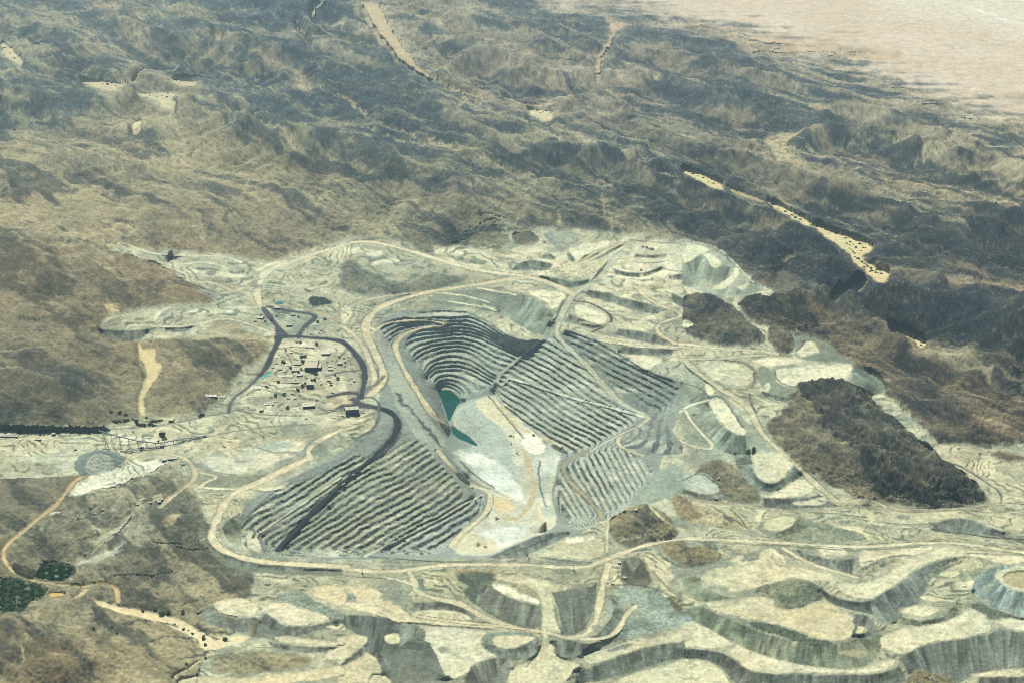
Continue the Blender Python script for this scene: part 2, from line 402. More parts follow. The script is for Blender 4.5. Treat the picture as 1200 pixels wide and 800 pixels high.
# ================================================================== FAR COUNTRY
# the desert plain, upper right
p_ = P('Z 600,-60 640,-8 700,6 760,18 800,24 830,28 862,36 900,52 935,62 985,66 1010,74 1040,88 1075,104 1110,120 1150,130 1200,138 1320,150 1320,-90 600,-90')
sl_ = (slice(0, HH), slice(0, W)); d_, _, in_ = pdist(p_, sl_, True, 30)
sd_ = np.where(in_, d_, -d_) + (fbm(UU / 55, VV / 3.2, 4, 901) - .5) * 52 + (fbm(UU / 16, VV / 3, 3, 905) - .5) * 12
m_ = sstep(-22, 26, sd_); v_ = sstep(.3, .7, fbm(UU / 90, VV / 16, 4, 911))[..., None]
col[:] = col * (1 - m_[..., None]) + (C_(208, 192, 168) * (1 - v_) + C_(214, 200, 180) * v_) * m_[..., None]
kind[m_ > .5] = 5; amp[:] = amp * (1 - .97 * sstep(-45, 12, sd_)); mott[:] = mott * (1 - m_) + .35 * m_; rubble *= 1 - m_
fill('Z 1000,-60 1010,0 1100,18 1160,36 1210,50 1300,70 1300,-60', C_(218, 210, 190), fe=16, wob=20, k=5, mo=.3, op=.8, rb=0)
fill('C 0,62 60,66 130,90 200,100 330,130 420,150 520,150 640,170 790,190 700,215 600,215 480,205 330,205 240,190 180,160 100,120 0,88', C_(204, 184, 152), fe=5, wob=14, op=.75, a=.5, var=C_(176, 158, 128))
road('C 1020,30 1080,50 1140,75 1200,85', 3, C_(232, 228, 214), fe=2.5, k=5)
for s in ('C 870,100 900,150 960,170', 'C 960,20 1010,60 1015,110', 'C 540,120 570,165 560,210', 'C 640,40 800,60 950,90', 'C 700,100 860,110'):
    road(s, .8, C_(196, 184, 160), fe=1.2, k=5, flat=False, wob=6)
# far dry rivers and sand patches
fill('A 0,130 20,145 55,180 85,210 70,225 45,218 25,195 0,165', C_(206, 196, 158), h=-20, k=4, a=0, wob=5, fe=2.2, op=.85)
fill('A 270,265 320,280 400,280 470,290 420,300 385,320 350,310 310,295', C_(206, 196, 158), h=-14, k=4, a=0, wob=5, fe=2.2, op=.85)
fill('A 460,318 520,322 600,320 630,322 600,345 625,360 600,378 560,375 560,355 500,335', C_(208, 200, 164), h=-14, k=4, a=0, wob=5, fe=2.2, op=.85)
fill('A 580,262 650,262 700,280 680,305 640,310 600,290', C_(196, 184, 146), h=-40, a=.2, fe=3, wob=5)
road('A 470,290 500,240 560,215 620,185', 1.2, C_(206, 194, 154), k=4, wob=3)
fill('A 455,440 480,410 500,415 480,445', C_(210, 200, 160), k=4, a=.1)
road('A 1100,50 1105,30 1140,0 1150,-60', 2.2, C_(222, 212, 176), k=4, wob=3)
road('A 1040,65 1060,110 1100,150', 1.2, C_(190, 178, 146), k=4, wob=5, fe=2)
fill('A 750,120 780,120 780,145 750,145', C_(206, 190, 152), fe=2, a=.2, wob=4)
fill('A 860,160 920,160 1000,190 1060,240 1110,300 1090,335 1030,325 1040,280 980,230 900,200', C_(184, 168, 132), fe=5, op=.7, a=.5, wob=10)
fill('A 320,5 400,10 430,25 390,40 340,30', C_(180, 160, 130), fe=6, op=.7, wob=8)
fill('B 60,0 130,0 170,90 210,160 260,210 300,260 380,300 470,330 520,355 480,350 400,315 300,280 220,230 150,150 110,80', C_(200, 182, 146), fe=3.5, op=.85, a=.15, k=4, wob=6)
fill('B 640,372 700,385 755,385 740,415 710,432 680,410', C_(210, 202, 166), h=-12, a=0, k=4, wob=5, fe=2.2, op=.85)
fill('B 650,362 760,355 700,380', C_(190, 182, 150), fe=2, a=.1, wob=3)
fill('B 720,440 800,445 880,490 960,530 1050,545 1000,560 900,540 800,480', C_(186, 176, 136), fe=5, op=.6, a=.2, wob=10)
fill('B 490,160 560,140 640,150 700,190 650,215 560,195', C_(190, 172, 138), fe=6, op=.6, wob=10, a=.4)
fill('B 1095,275 1110,260 1140,258 1120,285 1098,292', C_(216, 206, 172), a=0, h=20)
fill('C 148,655 180,665 230,680 290,703 300,715 240,700 170,676', C_(190, 178, 136), h=None, k=4, a=0, wob=3, op=.8)
road('B 990,80 960,100 940,150 915,190 905,250', 2.4, C_(196, 174, 140), k=4, fe=2.5, wob=8)
fill('B 920,60 1000,80 1010,95 960,110 930,85', C_(208, 182, 144), fe=4, op=.8, wob=6)
fill('C 290,480 350,460 430,465 360,500 370,530 400,555 350,580 320,560 310,520 285,500', C_(186, 172, 132), h=10, a=.1, fe=2, wob=4)
for s, w in (('B 0,330 140,440 300,490 420,530', 2.5), ('B 370,360 460,375 560,420 640,440 760,500', 2.2), ('B 500,300 640,350', 1.5), ('B 0,450 120,470 240,500 400,520', 2.0),
             ('B 520,560 640,600 800,640 860,660', 2.4), ('A 780,380 900,430 1060,510', 2.2), ('A 700,560 880,610 1100,680', 2.), ('B 960,540 1060,600 1200,650', 1.6),
             ('C 430,520 620,500 800,520', 2.), ('C 850,520 1000,470 1200,480', 2.6), ('C 800,560 950,540 1100,560', 2.), ('B 780,440 850,500 960,545', 2.)):
    road(s, w, C_(190, 180, 138), k=0, fe=3.0, wob=12, flat=False, mo=1)
# the river in its canyon
RV = C_(212, 200, 156)
fill('C 0,585 40,598 80,610 120,635 148,655 140,668 100,660 60,635 20,610 0,602', RV, h=-22, k=4, a=0, wob=5, fe=1.8)
fill('C 285,703 340,712 400,740 440,770 470,800 420,795 380,760 330,730', RV, h=-26, k=4, a=0, wob=5, fe=1.8)
fill('F 440,-15 500,0 560,18 640,45 672,70 650,85 625,98 640,118 690,140 735,160 705,190 690,188 640,158 610,125 590,95 560,70 520,40 470,8', RV, h=-34, k=4, a=0, wob=5, fe=1.8)
fill('F 515,245 550,225 600,208 648,203 640,213 590,228 540,252', RV, h=-42, k=4, a=0, wob=5, fe=1.8)
fill('F 700,330 760,345 820,365 862,390 850,412 830,420 810,390 760,365', RV, h=-44, k=4, a=0, wob=5, fe=1.8)
fill('F 0,-15 90,-40 200,-20 260,20 300,80 380,120 470,130 400,180 300,190 250,215 200,180 100,120 0,60', C_(78, 82, 78), fe=7, op=.35, wob=12)
fill('F 340,92 390,95 400,100 350,102', C_(176, 160, 124), fe=1.5, a=.3)
fill('F 330,145 370,150 420,200 400,235 350,230 310,225 330,190', C_(104, 104, 92), fe=3, a=.2)
fill('F 900,185 1000,185 1100,195 1200,210 1200,235 1130,220 1050,215 1000,225 930,215', C_(176, 154, 118), fe=4, op=.75, wob=8, a=.4)
fill('F 900,110 960,125 1040,160 1150,190 1200,200 1200,180 1100,170 1030,130 950,105', C_(170, 150, 112), fe=4, op=.6, wob=8, a=.4)
fill('F 870,400 960,410 1000,430 1120,470 1200,500 1200,580 1100,540 1000,500 900,470 820,470 780,450', C_(160, 152, 122), fe=5, op=.75, wob=8, a=.45)
fill('F 1085,490 1140,500 1200,530 1200,570 1130,540 1090,520', C_(64, 70, 72), fe=3, wob=8, op=.9, a=1.2)
fill('F 620,580 700,600 760,640 850,680 950,700 1020,715 960,740 860,715 760,690 680,640', C_(150, 134, 104), fe=5, op=.7, wob=8, a=.3)
fill('F 380,265 460,270 540,320 640,350 720,400 760,430 700,445 600,400 500,370 420,340 380,300', C_(152, 136, 100), fe=5, op=.65, wob=10, a=.4)
fill('F 720,520 800,510 860,530 920,590 1000,640 1040,690 960,690 860,640 800,620 740,590', C_(70, 72, 68), fe=4, op=.75, wob=8, a=1.1)
fill('F 180,225 280,230 420,250 400,290 460,340 440,360 380,350 300,330 250,290', C_(84, 76, 64), fe=5, op=.7, wob=8)

# ================================================================== LEFT HILLS
fill('A 0,505 300,530 500,560 640,560 660,600 540,620 300,600 0,560', C_(196, 182, 136), fe=6, op=.4, wob=12)
for s, w in (('D 0,0 60,2 110,12 190,18 300,40', 1.2), ('D 0,15 90,20 200,25', .8), ('D 0,435 100,430 200,428', .9), ('D 0,508 80,500', .8)):
    road(s, w, C_(196, 184, 144), k=0, fe=1.2, wob=3)
for s in ('D 200,90 260,140 300,210 340,250 390,270', 'D 290,60 330,130 370,200'):
    road(s, 5, C_(126, 114, 84), k=0, fe=6, wob=14, flat=False, mo=1)
for s in ('D 95,215 150,220 170,228', 'D 190,235 235,240', 'D 75,325 140,325'):
    road(s, 1.6, C_(84, 84, 74), k=0, fe=1.6, wob=6, flat=False, mo=1)
fill('D 360,265 410,265 420,290 400,310 380,300', C_(200, 176, 126), fe=2, wob=4, a=.3)
fill('D 480,400 495,405 500,430 545,420 550,440 540,470 575,480 555,520 530,560 505,590 508,640 515,660 490,655 485,600 500,565 520,510 510,480 490,450', C_(208, 194, 150), fe=1.4, k=4, a=.05, h=None, wob=2)

# ================================================================== THE MINE: WORKED GROUND
MINE = ('Z 120,286 185,293 250,296 300,306 338,303 400,280 440,277 500,286 540,288 598,272 640,268 690,272 760,276 820,286 868,312 895,340 930,352 905,380 935,394 960,405 1000,428 '
        '1035,458 1060,480 1085,505 1110,530 1160,520 1300,520 1300,880 560,880 220,880 230,770 290,720 300,665 262,650 246,622 236,595 226,566 205,550 180,541 150,546 90,546 0,544 -90,544 -90,500 0,500 130,500 '
        '160,490 230,488 262,470 275,440 320,410 314,396 270,390 200,396 170,402 125,395 118,380 140,366 185,358 250,356 260,345 215,330 190,310 150,300')
fill(MINE, C_(198, 196, 160), fe=3, wob=10, k=1, a=.06, rb=.25, var=C_(150, 158, 134), vs=.18, sm=1)
for (u, v, h) in [(130, 292, 10), (200, 305, 0), (300, 330, 0), (350, 300, 10), (440, 285, 15), (540, 295, 15), (640, 285, 20), (760, 282, 30), (850, 300, 40),
                  (300, 400, 0), (350, 420, 0), (400, 440, 0), (420, 480, 0), (330, 480, 0), (200, 510, 0), (50, 510, 0), (100, 560, 0), (300, 520, 0), (400, 510, 0), (200, 380, 5), (420, 340, 10), (400, 380, 5),
                  (560, 300, 20), (700, 300, 25), (880, 440, 10), (950, 440, 10), (860, 500, 0), (900, 580, -10), (1000, 600, -5), (1150, 600, -10), (1150, 540, 0), (300, 680, 0)]:
    x = int(u - U0); y = int(v - V0); hs[y - 1:y + 2, x - 2:x + 3] = h; hw[y - 1:y + 2, x - 2:x + 3] = 1

# --- upper left workings (north dumps beside the hills)
fill('D 560,95 700,98 860,115 900,140 880,200 920,260 860,250 800,225 740,200 690,190 640,165 600,130', C_(196, 196, 160), var=GREY, wob=6, a=.05, k=1)
fill('D 660,110 720,112 800,118 830,130 780,135 700,128', GREY, wob=3, fe=1.5)
fill('D 720,170 790,168 830,190 860,215 800,210 740,190', GREY2, wob=5, rb=.4)
fill('D 700,200 800,235 880,275 860,290 780,270 700,230', C_(160, 170, 152), wob=4)
fill('D 650,148 760,150 870,165 850,182 760,172 690,172', PALE, wob=4)
fill('D 590,124 640,124 636,146 610,140', PALE, wob=2)
fill('D 350,330 420,305 520,295 620,262 640,270 600,300 700,285 800,280 880,280 900,300 850,320 760,320 700,340 600,348 520,345 500,360 400,365 360,358', C_(204, 202, 166), var=C_(170, 172, 140), wob=4, a=.05, k=1)
fill('D 355,335 430,310 440,330 400,350 365,352', C_(130, 136, 112), wob=5, rb=.4)
fill('D 560,300 640,262 650,290 600,305 640,330 590,335', GREY, wob=4, rb=.3)
fill('D 780,280 870,275 890,285 850,305 800,308', C_(226, 224, 190), wob=2)
fill('D 650,295 720,290 760,300 700,310', C_(226, 222, 186), wob=2)
fill('D 580,315 640,312 660,322 620,332', C_(130, 136, 114), wob=3, rb=.4)
scarp('D 355,352 420,362 510,358 560,346', 'D 350,366 395,400 480,402 520,372', 5, -18, C_(125, 129, 115), wob=3)
scarp('D 580,348 640,346 680,340', 'D 585,362 640,368 675,352', 4, -8, C_(130, 133, 121), wob=2)
fill('D 660,380 760,370 870,375 960,380 960,400 850,395 740,390 680,398', C_(190, 182, 142), wob=4, a=.1)
fill('D 740,340 790,322 830,330 850,355 880,370 820,370 720,362', C_(140, 132, 104), wob=5, a=.5, h=None)
road('D 530,345 620,350 700,338 770,320 830,325 880,340 930,360 975,372', 2.4, C_(216, 206, 162), edge=C_(120, 122, 100))
road('D 540,330 560,295 590,280', 2.2, C_(222, 216, 176))
road('D 350,40 440,55 490,75 550,92 640,100 720,98 800,102 850,122', 2.0, C_(220, 212, 170))
road('D 640,130 700,120 760,128 800,145', 1.6, PALE)
road('D 680,188 740,192 790,208 840,235 890,262 925,282', 2.0, C_(206, 192, 148), edge=C_(140, 140, 112))

# --- dump field north of the pit
fill('E 0,60 120,40 230,70 320,95 400,125 560,160 640,170 520,200 300,222 180,260 60,330 0,330', C_(176, 178, 146), var=C_(146, 152, 130), wob=6, a=.05, k=1)
fill('E 0,118 50,118 90,160 140,165 170,200 240,195 280,175 330,160 400,175 460,170 430,190 330,215 200,232 80,236 0,232', C_(146, 150, 122), var=C_(120, 128, 110), fe=2.5, wob=6, a=.35, rb=.3, k=0)
for (u, v, h) in [(425, 322, 35), (460, 335, 45), (500, 330, 30), (540, 328, 25)]:
    x = int(u - U0); y = int(v - V0); hs[y - 1:y + 2, x - 2:x + 3] = h; hw[y - 1:y + 2, x - 2:x + 3] = 1
fill('E 130,115 220,110 330,130 420,150 330,155 200,145', GREY, wob=5, fe=1.5, rb=.3)
fill('E 20,70 100,60 190,85 200,100 120,115 40,110', C_(150, 160, 142), wob=4, rb=.2)
fill('E 90,82 130,82 150,95 120,105 90,100', PALE, wob=2)
fill('E 0,75 60,70 110,80 60,92 0,90', PALE, wob=3)
fill('E 100,120 220,108 240,112 150,130 90,134', PALE, wob=2)
fill('E 310,90 400,65 480,80 560,95 640,60 700,30 740,50 700,80 760,90 830,60 900,50 990,45 1060,45 1250,70 1290,120 1235,170 1280,220 1230,280 1100,270 1000,235 900,210 860,180 760,160 640,165 560,155 460,145 380,118', C_(222, 216, 178), var=C_(204, 200, 162), vs=.2, wob=4, a=.03, k=1)
fill('E 480,10 560,20 600,40 560,70 500,80 450,60 430,30', C_(138, 138, 108), fe=2, wob=6, a=.6, k=0)
fill('E 600,20 660,12 700,35 680,60 620,62 600,45', C_(116, 118, 98), fe=1.6, wob=4, a=.6, k=0, h=None)
fill('E 700,20 800,15 860,40 800,60 720,50', GREY, fe=2, wob=6, rb=.3)
for z in ('E 490,-40 540,-38 585,-30', 'E 480,-24 540,-22 590,-14', 'E 470,-8 530,-6 580,2'):
    road(z, 1.2, C_(196, 208, 186), k=1, wob=2, flat=False)
fill('E 180,-5 240,-5 300,40 330,80 300,95 240,60', C_(128, 128, 100), fe=2, wob=5, a=.6, k=0)
fill('E 320,85 400,68 440,85 420,110 350,110', C_(226, 222, 186), wob=3)
fill('E 400,100 440,105 480,130 430,128', GREY2, wob=3, rb=.4)
fill('E 540,100 600,110 640,130 560,128', C_(150, 158, 138), wob=3, rb=.3)
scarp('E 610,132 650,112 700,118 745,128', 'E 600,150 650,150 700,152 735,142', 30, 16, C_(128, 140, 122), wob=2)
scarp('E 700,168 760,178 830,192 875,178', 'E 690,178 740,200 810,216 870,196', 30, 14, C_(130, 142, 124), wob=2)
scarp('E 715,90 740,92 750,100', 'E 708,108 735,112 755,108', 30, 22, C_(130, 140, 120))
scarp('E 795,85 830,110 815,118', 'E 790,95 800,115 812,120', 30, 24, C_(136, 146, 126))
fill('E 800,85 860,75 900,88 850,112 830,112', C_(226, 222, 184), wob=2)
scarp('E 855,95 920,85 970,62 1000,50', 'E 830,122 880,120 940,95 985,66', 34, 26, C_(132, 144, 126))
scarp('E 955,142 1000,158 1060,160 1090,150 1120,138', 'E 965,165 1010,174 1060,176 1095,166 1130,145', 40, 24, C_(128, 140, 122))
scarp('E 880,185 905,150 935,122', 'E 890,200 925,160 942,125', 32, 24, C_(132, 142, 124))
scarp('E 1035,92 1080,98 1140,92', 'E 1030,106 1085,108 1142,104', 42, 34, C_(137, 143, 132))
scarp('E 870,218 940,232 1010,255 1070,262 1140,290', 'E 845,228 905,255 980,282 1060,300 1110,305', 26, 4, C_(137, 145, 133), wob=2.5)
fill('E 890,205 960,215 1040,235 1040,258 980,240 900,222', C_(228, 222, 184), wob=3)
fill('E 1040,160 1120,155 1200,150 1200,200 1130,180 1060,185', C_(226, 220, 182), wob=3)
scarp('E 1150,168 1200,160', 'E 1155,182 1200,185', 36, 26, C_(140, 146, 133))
# bench pads right of the haul road
fill('E 820,265 870,280 930,305 940,325 900,345 860,340 820,310', C_(224, 218, 178), h=8, k=1, wob=2)
scarp('E 800,305 850,322 900,338 925,345', 'E 790,330 850,348 890,356 920,352', 8, -6, C_(130, 142, 124))
fill('E 850,240 930,255 1020,290 1010,305 940,295 870,268', C_(214, 208, 170), wob=3)
fill('E 1000,340 1050,315 1110,310 1100,350 1060,365 1010,360', C_(210, 206, 166), wob=3)
scarp('E 975,355 1040,362 1110,378 1150,400', 'E 965,375 1030,395 1100,405 1130,410', 6, -10, C_(136, 143, 132))
fill('E 880,365 960,385 1080,408 1180,412 1180,425 1060,420 950,410 890,390', C_(216, 208, 168), wob=3)
scarp('E 985,418 1060,422 1170,426', 'E 975,440 1080,448 1160,448', -4, -22, C_(136, 142, 131))
fill('E 980,445 1080,450 1140,460 1100,500 1060,490 1010,465', C_(218, 212, 174), wob=4, h=-20)
fill('E 1080,490 1160,470 1200,480 1200,560 1180,540 1120,520', C_(158, 166, 146), wob=4, rb=.3)
scarp('E 1160,232 1200,245', 'E 1165,262 1200,280', 30, 14, C_(125, 129, 117))
fill('E 1060,75 1100,70 1098,80', DARK, rb=.6, wob=2)
fill('E 1070,215 1120,208 1140,215 1100,222', C_(120, 118, 92), wob=2, rb=.4)
fill('E 1160,335 1180,328 1200,340 1170,345', C_(104, 106, 84), wob=2, a=.3)
# the big tipped face above the pit
fill('E 310,235 450,215 600,225 640,235 560,300 500,290 400,275 300,262', C_(150, 158, 138), var=GREY2, wob=4, rb=.35, k=6)
for z in ('E 330,225 420,235 520,262', 'E 470,212 560,225 610,235', 'E 500,270 540,290', 'E 380,260 470,272 540,282'):
    road(z, 1.5, PALE, k=6, wob=2, flat=False)
fill('E 650,222 700,218 770,222 795,235 770,275 740,290 725,270 700,252 660,235', C_(226, 220, 178), h=12, k=1, wob=2)
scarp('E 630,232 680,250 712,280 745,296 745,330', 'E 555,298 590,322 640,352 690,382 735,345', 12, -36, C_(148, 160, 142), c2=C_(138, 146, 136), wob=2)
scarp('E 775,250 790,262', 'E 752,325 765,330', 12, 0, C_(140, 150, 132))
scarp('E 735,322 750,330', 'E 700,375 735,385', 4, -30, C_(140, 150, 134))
# hidden-left narrow benches
fill('E 60,265 85,270 95,300 60,350 20,350 0,330', C_(168, 172, 146), wob=3)
for z in ('E 20,345 45,300 50,270', 'E 35,355 62,310 68,275', 'E 50,350 78,315'):
    road(z, 1.1, C_(104, 114, 100), k=1, wob=3, flat=False)
fill('E 0,275 30,280 40,300 20,330 0,345', C_(226, 218, 180), wob=3)

# ================================================================== THE PIT
PITG = C_(150, 160, 146)
# whole pit ground
fill('Z 440,385 448,372 470,366 500,364 530,366 556,380 590,396 628,402 660,388 700,404 735,424 768,442 797,452 800,470 790,500 775,540 765,575 735,596 700,612 640,640 600,652 545,654 400,655 330,652 292,648 275,620 290,585 340,560 400,530 432,505 447,470 440,430',
     PITG, h=None, wob=2, a=0, k=3, rb=.4)
# rims
line('E 120,345 140,332 200,318 300,310 380,312 430,305', -8)
# upper face
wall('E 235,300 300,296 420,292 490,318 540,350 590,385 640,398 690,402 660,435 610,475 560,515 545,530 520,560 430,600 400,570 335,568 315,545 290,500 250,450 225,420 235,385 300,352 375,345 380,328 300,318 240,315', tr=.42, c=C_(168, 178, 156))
wall('E 130,360 150,342 210,332 300,330 345,335 300,345 230,355 185,385 175,410 160,400 135,385', tr=.4, c=C_(150, 160, 146))
line('E 235,298 300,294 420,290 490,316 540,348 590,383 640,396 692,400', -6)
line('E 430,305 400,350 460,385 520,420 570,440 640,460', -95) if False else None
line('E 225,425 300,395 400,385 460,388 520,408 570,430 628,462', -106)
line('E 262,470 330,440 400,430 440,436 490,465 540,505', -160)
line('E 300,530 340,505 400,500 445,512 500,545 530,562', -228)
line('E 337,566 385,564 424,600', -296)
# ramp that comes down the corner
road('E 690,402 650,435 610,472 575,500 550,520', 2.2, C_(196, 196, 168), edge=C_(110, 118, 106), k=2)
# left strip between the outer road and the inner road
wall('E 120,360 135,350 150,380 180,420 190,470 240,550 290,640 330,700 375,735 350,790 300,798 240,700 200,640 175,575 160,530 140,450 118,400', hgt=.0, tr=.5, c=C_(176, 182, 158))
# right face: main flank between the corner ramp and the haul road
wall('E 690,405 745,380 770,405 830,460 890,530 950,590 1010,640 1050,665 960,738 900,775 830,798 760,790 700,730 640,690 600,650 545,610 530,570 560,520 620,475', tr=.46, c=C_(172, 180, 156))
wall('E 785,362 860,385 920,410 1000,462 1090,515 1190,545 1170,620 1120,660 1075,655 1000,610 940,555 880,490 830,440 790,405 770,385', tr=.42, c=C_(140, 150, 132))
line('E 788,360 860,382 920,406 1000,458 1090,510 1195,542', 12)
line('E 600,655 640,690 700,720 760,780 800,798', -262)
line('E 535,575 548,612 600,650', -255)
facet('E 600,480 690,408 745,385 765,400 825,460 885,525 945,590 1005,640 1045,668 1000,700 960,730 900,770 830,796 760,780 700,718 640,685 602,650 552,608 548,560', (648.3, 395.3), -15, (630, 507), -258, (360, 215))
facet('E 790,368 860,388 920,412 1000,466 1090,518 1180,550 1160,610 1120,650 1080,645 1010,600 945,545 885,480 838,432 800,400 780,385', (706, 403), 12, (710, 453), -82, (370, 185))
# benches below: lower right flank
wall('H 760,65 745,150 790,240 830,270 910,235 1000,195 1050,110 1110,60 1060,30 1000,-40 960,-60 900,-40 830,0 800,30', tr=.42, c=C_(178, 186, 164))
wall('E 1080,660 1130,660 1165,720 1200,760 1200,798 1130,798 1060,798 980,770 960,745 1040,700', tr=.42, c=C_(144, 154, 138))
line('E 1165,650 1190,720 1230,790', -20)
facet('Z 653,550 656,598 666,614 700,608 733,597 748,570 764,553 757,545 733,522 702,522 677,537', (767, 553), -24, (652, 553), -252, (36, 60))
# lower left flank
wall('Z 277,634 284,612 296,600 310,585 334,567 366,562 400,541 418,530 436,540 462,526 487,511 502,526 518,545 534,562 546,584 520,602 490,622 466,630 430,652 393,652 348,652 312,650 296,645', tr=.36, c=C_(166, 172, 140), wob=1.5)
line('G 852,310 870,262 905,232 1000,170 1100,92 1200,24 | E 90,700 130,650', -14)
facet('H 130,348 210,300 355,225 460,165 498,152 498,190 440,250 390,300 360,342', (430, 650), -206, (520, 640), -262, (130, -85))
wall('H 110,352 200,298 350,222 450,160 500,140 505,180 440,250 390,300 370,345 250,352', tr=.45, c=C_(168, 176, 158))
facet('Z 278,622 286,602 312,580 345,556 402,532 434,500 450,494 478,502 505,518 530,545 556,580 530,600 490,612 455,634 430,648 335,648 304,636', (297, 590), -4, (545, 590), -215, (130, -80))
# the near rim hides the near wall
line('G 860,345 950,362 1050,360 1200,352 | H 100,358 250,368 400,372 520,362 600,322 680,288 760,268 900,238 1000,196', 2)
# pit floor
fill('E 500,590 560,585 590,640 640,690 700,740 760,800 | H 760,60 735,150 765,235 720,272 640,300 560,335 520,352 430,352 390,345 450,270 520,200 525,140 480,100 430,60 380,0 | E 530,795 480,768 430,730 400,700 390,650 430,615', C_(188, 192, 164), var=C_(218, 214, 184), h=None, k=3, a=0, wob=3, rb=.2)
fill('E 480,600 530,585 555,620 580,650 640,670 640,700 590,700 540,680 490,650 465,620', C_(220, 210, 166), k=3, wob=3)
fill('E 400,690 390,655 430,612 470,600 490,650 560,700 590,740 600,798 | H 620,60 600,110 560,100 480,60 420,20 380,-20 | E 480,768 430,728', C_(178, 190, 172), k=3, wob=3, rb=.2)
for (s, h) in (('Z 533,468,-250 545,466,-248', None), ('Z 545,480 560,500', -262), ('Z 580,510 600,540 610,570', -262), ('Z 640,560 655,600', -258), ('Z 560,640 600,635 640,622', -256), ('Z 545,560 570,590 575,610', -262), ('H 392,335 440,280 505,205', -240)):
    line(s, h)
fill('H 400,-20 470,-10 540,20 590,60 620,110 660,170 610,158 540,115 480,70', C_(230, 234, 214), var=C_(206, 212, 194), k=3, wob=7, fe=2.5)
fill('H 480,270 560,250 680,250 640,290 560,330 500,330 440,340 470,300', C_(226, 228, 208), var=C_(198, 208, 190), k=3, wob=4)
fill('H 620,0 700,-20 760,-60 780,0 740,60 720,140 730,230 690,240 680,180 700,60', C_(178, 190, 172), var=C_(206, 210, 188), k=3, wob=4)
fill('H 530,140 590,150 610,190 570,205 530,185', C_(214, 196, 146), k=3, wob=3)
fill('H 400,300 440,265 520,290 560,315 540,345 380,345', C_(214, 200, 156), k=3, wob=4, op=.8)
road('H 660,-40 650,0 665,60 680,120 665,170 640,200 620,230 560,215', 3.4, C_(204, 188, 140), k=2, wob=2, fe=1.5, flat=False)
road('H 690,170 700,220 715,260', 3.5, C_(216, 202, 158), k=2, wob=2, fe=2, flat=False)
road('E 560,620 600,690 650,720 720,740 770,770', 2.4, C_(214, 198, 150), k=3, wob=4, fe=1.5, flat=False)
fill('E 640,720 700,730 720,780 680,798 640,770', C_(236, 232, 210), k=3, wob=4, fe=1.5)
# drainage sinuous edge on the floor
road('H 340,0 400,60 440,90 500,110 560,130 590,150', 1.0, C_(160, 156, 126), k=3, wob=3, flat=False)
# lake basin
LAKE = ['Z 513.5,456.5 520,456 527,456.5 533,461 539.5,467.5 540.5,471 535,475 532,481 529,487 526.5,493.5 524.5,491 522.5,482 518.5,472 514,463', 'Z 528.5,499 532,500 540,505.5 548,510 555,516 560.5,522.5 556,521.5 547,517.5 539,514.5 532,510 528.5,505']
for z in LAKE: fill(z, C_(90, 110, 100), h=-302, k=3, a=0, wob=.3, fe=.6, sm=1, mo=.1)
line('Z 515,462 521,482 527,497 530,508', -299)
line('E 395,690 440,722 490,764', -296)
for z in ('195,582 214,606', '206,606 234,630', '226,624 258,652', '246,648 280,680', '272,676 304,706', '294,698 330,736', '312,724 344,750', '330,742 352,770'):
    road('E ' + z, 2.0, C_(86, 100, 98), k=3, fe=1.6, wob=5, flat=False)
# haul roads inside the pit
RT = C_(206, 192, 148)
road('E 115,362,-12 150,338,-14 200,327,-20 270,323,-26 330,328,-34 368,338,-42 350,346,-50 300,350,-58 240,362,-66 205,385,-74 188,410,-82 195,445,-92 225,505,-108 265,570,-100 310,640,-120 345,682,-160 366,700,-195', 3.4, RT, edge=C_(108, 112, 94), berm=1)
road('H 340,-15 400,55 450,105 500,118 525,135 520,190 470,240 420,275 385,320', 3.0, C_(212, 200, 156), edge=C_(120, 122, 102))
road('H 498,140 440,165 350,222 250,275 160,318 80,356', 2.0, C_(196, 192, 160), edge=C_(100, 108, 96))
# road C down the right flank
road('E 985,85 940,130 920,165 870,205 810,235 785,285 762,335 755,378 790,415 840,460 890,515 930,560 965,598 1010,632 1060,652 1080,668', 3.6, C_(190, 190, 158), edge=C_(104, 112, 98), berm=1)
road('E 1080,668 1050,695 1000,715 970,740 975,762 1010,785 1060,798', 2.6, C_(200, 192, 154), edge=C_(110, 116, 100))
road('E 590,528 660,548 740,575 820,600 900,618 980,640 1060,662', 3.0, C_(208, 208, 180), edge=C_(116, 126, 112))
road('E 560,520 545,545 560,560 590,530', 1.8, C_(196, 198, 172))
road('E 1035,700 960,735 900,770 850,798', 1.5, C_(196, 200, 176), edge=C_(90, 100, 94))
road('H 860,-12 830,0 790,22 778,45 790,80 830,120 870,158 905,195 918,225', 2.8, C_(170, 164, 126), edge=C_(84, 90, 80))
# tailings-sorted slope at the right end
scarp('E 1210,730 1190,762 1140,780 | H 1100,62', 'H 1210,110 1150,165 1060,180 1005,190', 0, -30, C_(150, 164, 150), rl=.5) if False else None
fill('H 1100,62 1200,15 1215,100 1150,150 1080,175 1010,188 1050,112', C_(152, 166, 150), k=6, h=None, wob=2)
# black haul road down the left flank
road('E 125,632 165,642 195,665 200,700 185,735 150,775 | H 0,100 -60,165 -140,240 -215,325 -222,335', 4.4, C_(58, 64, 66), k=7, mo=.3, fe=.7)
road('H 45,290 150,235 260,180 350,130 420,90', .1, PITG, k=3) if False else None
road('G 905,330 880,300 960,240 1050,180 1200,80', 2.2, C_(206, 202, 166), k=3)
fill('G 862,285 880,262 900,275 930,340 900,345 868,325', C_(206, 202, 164), k=1, h=-6, wob=2)
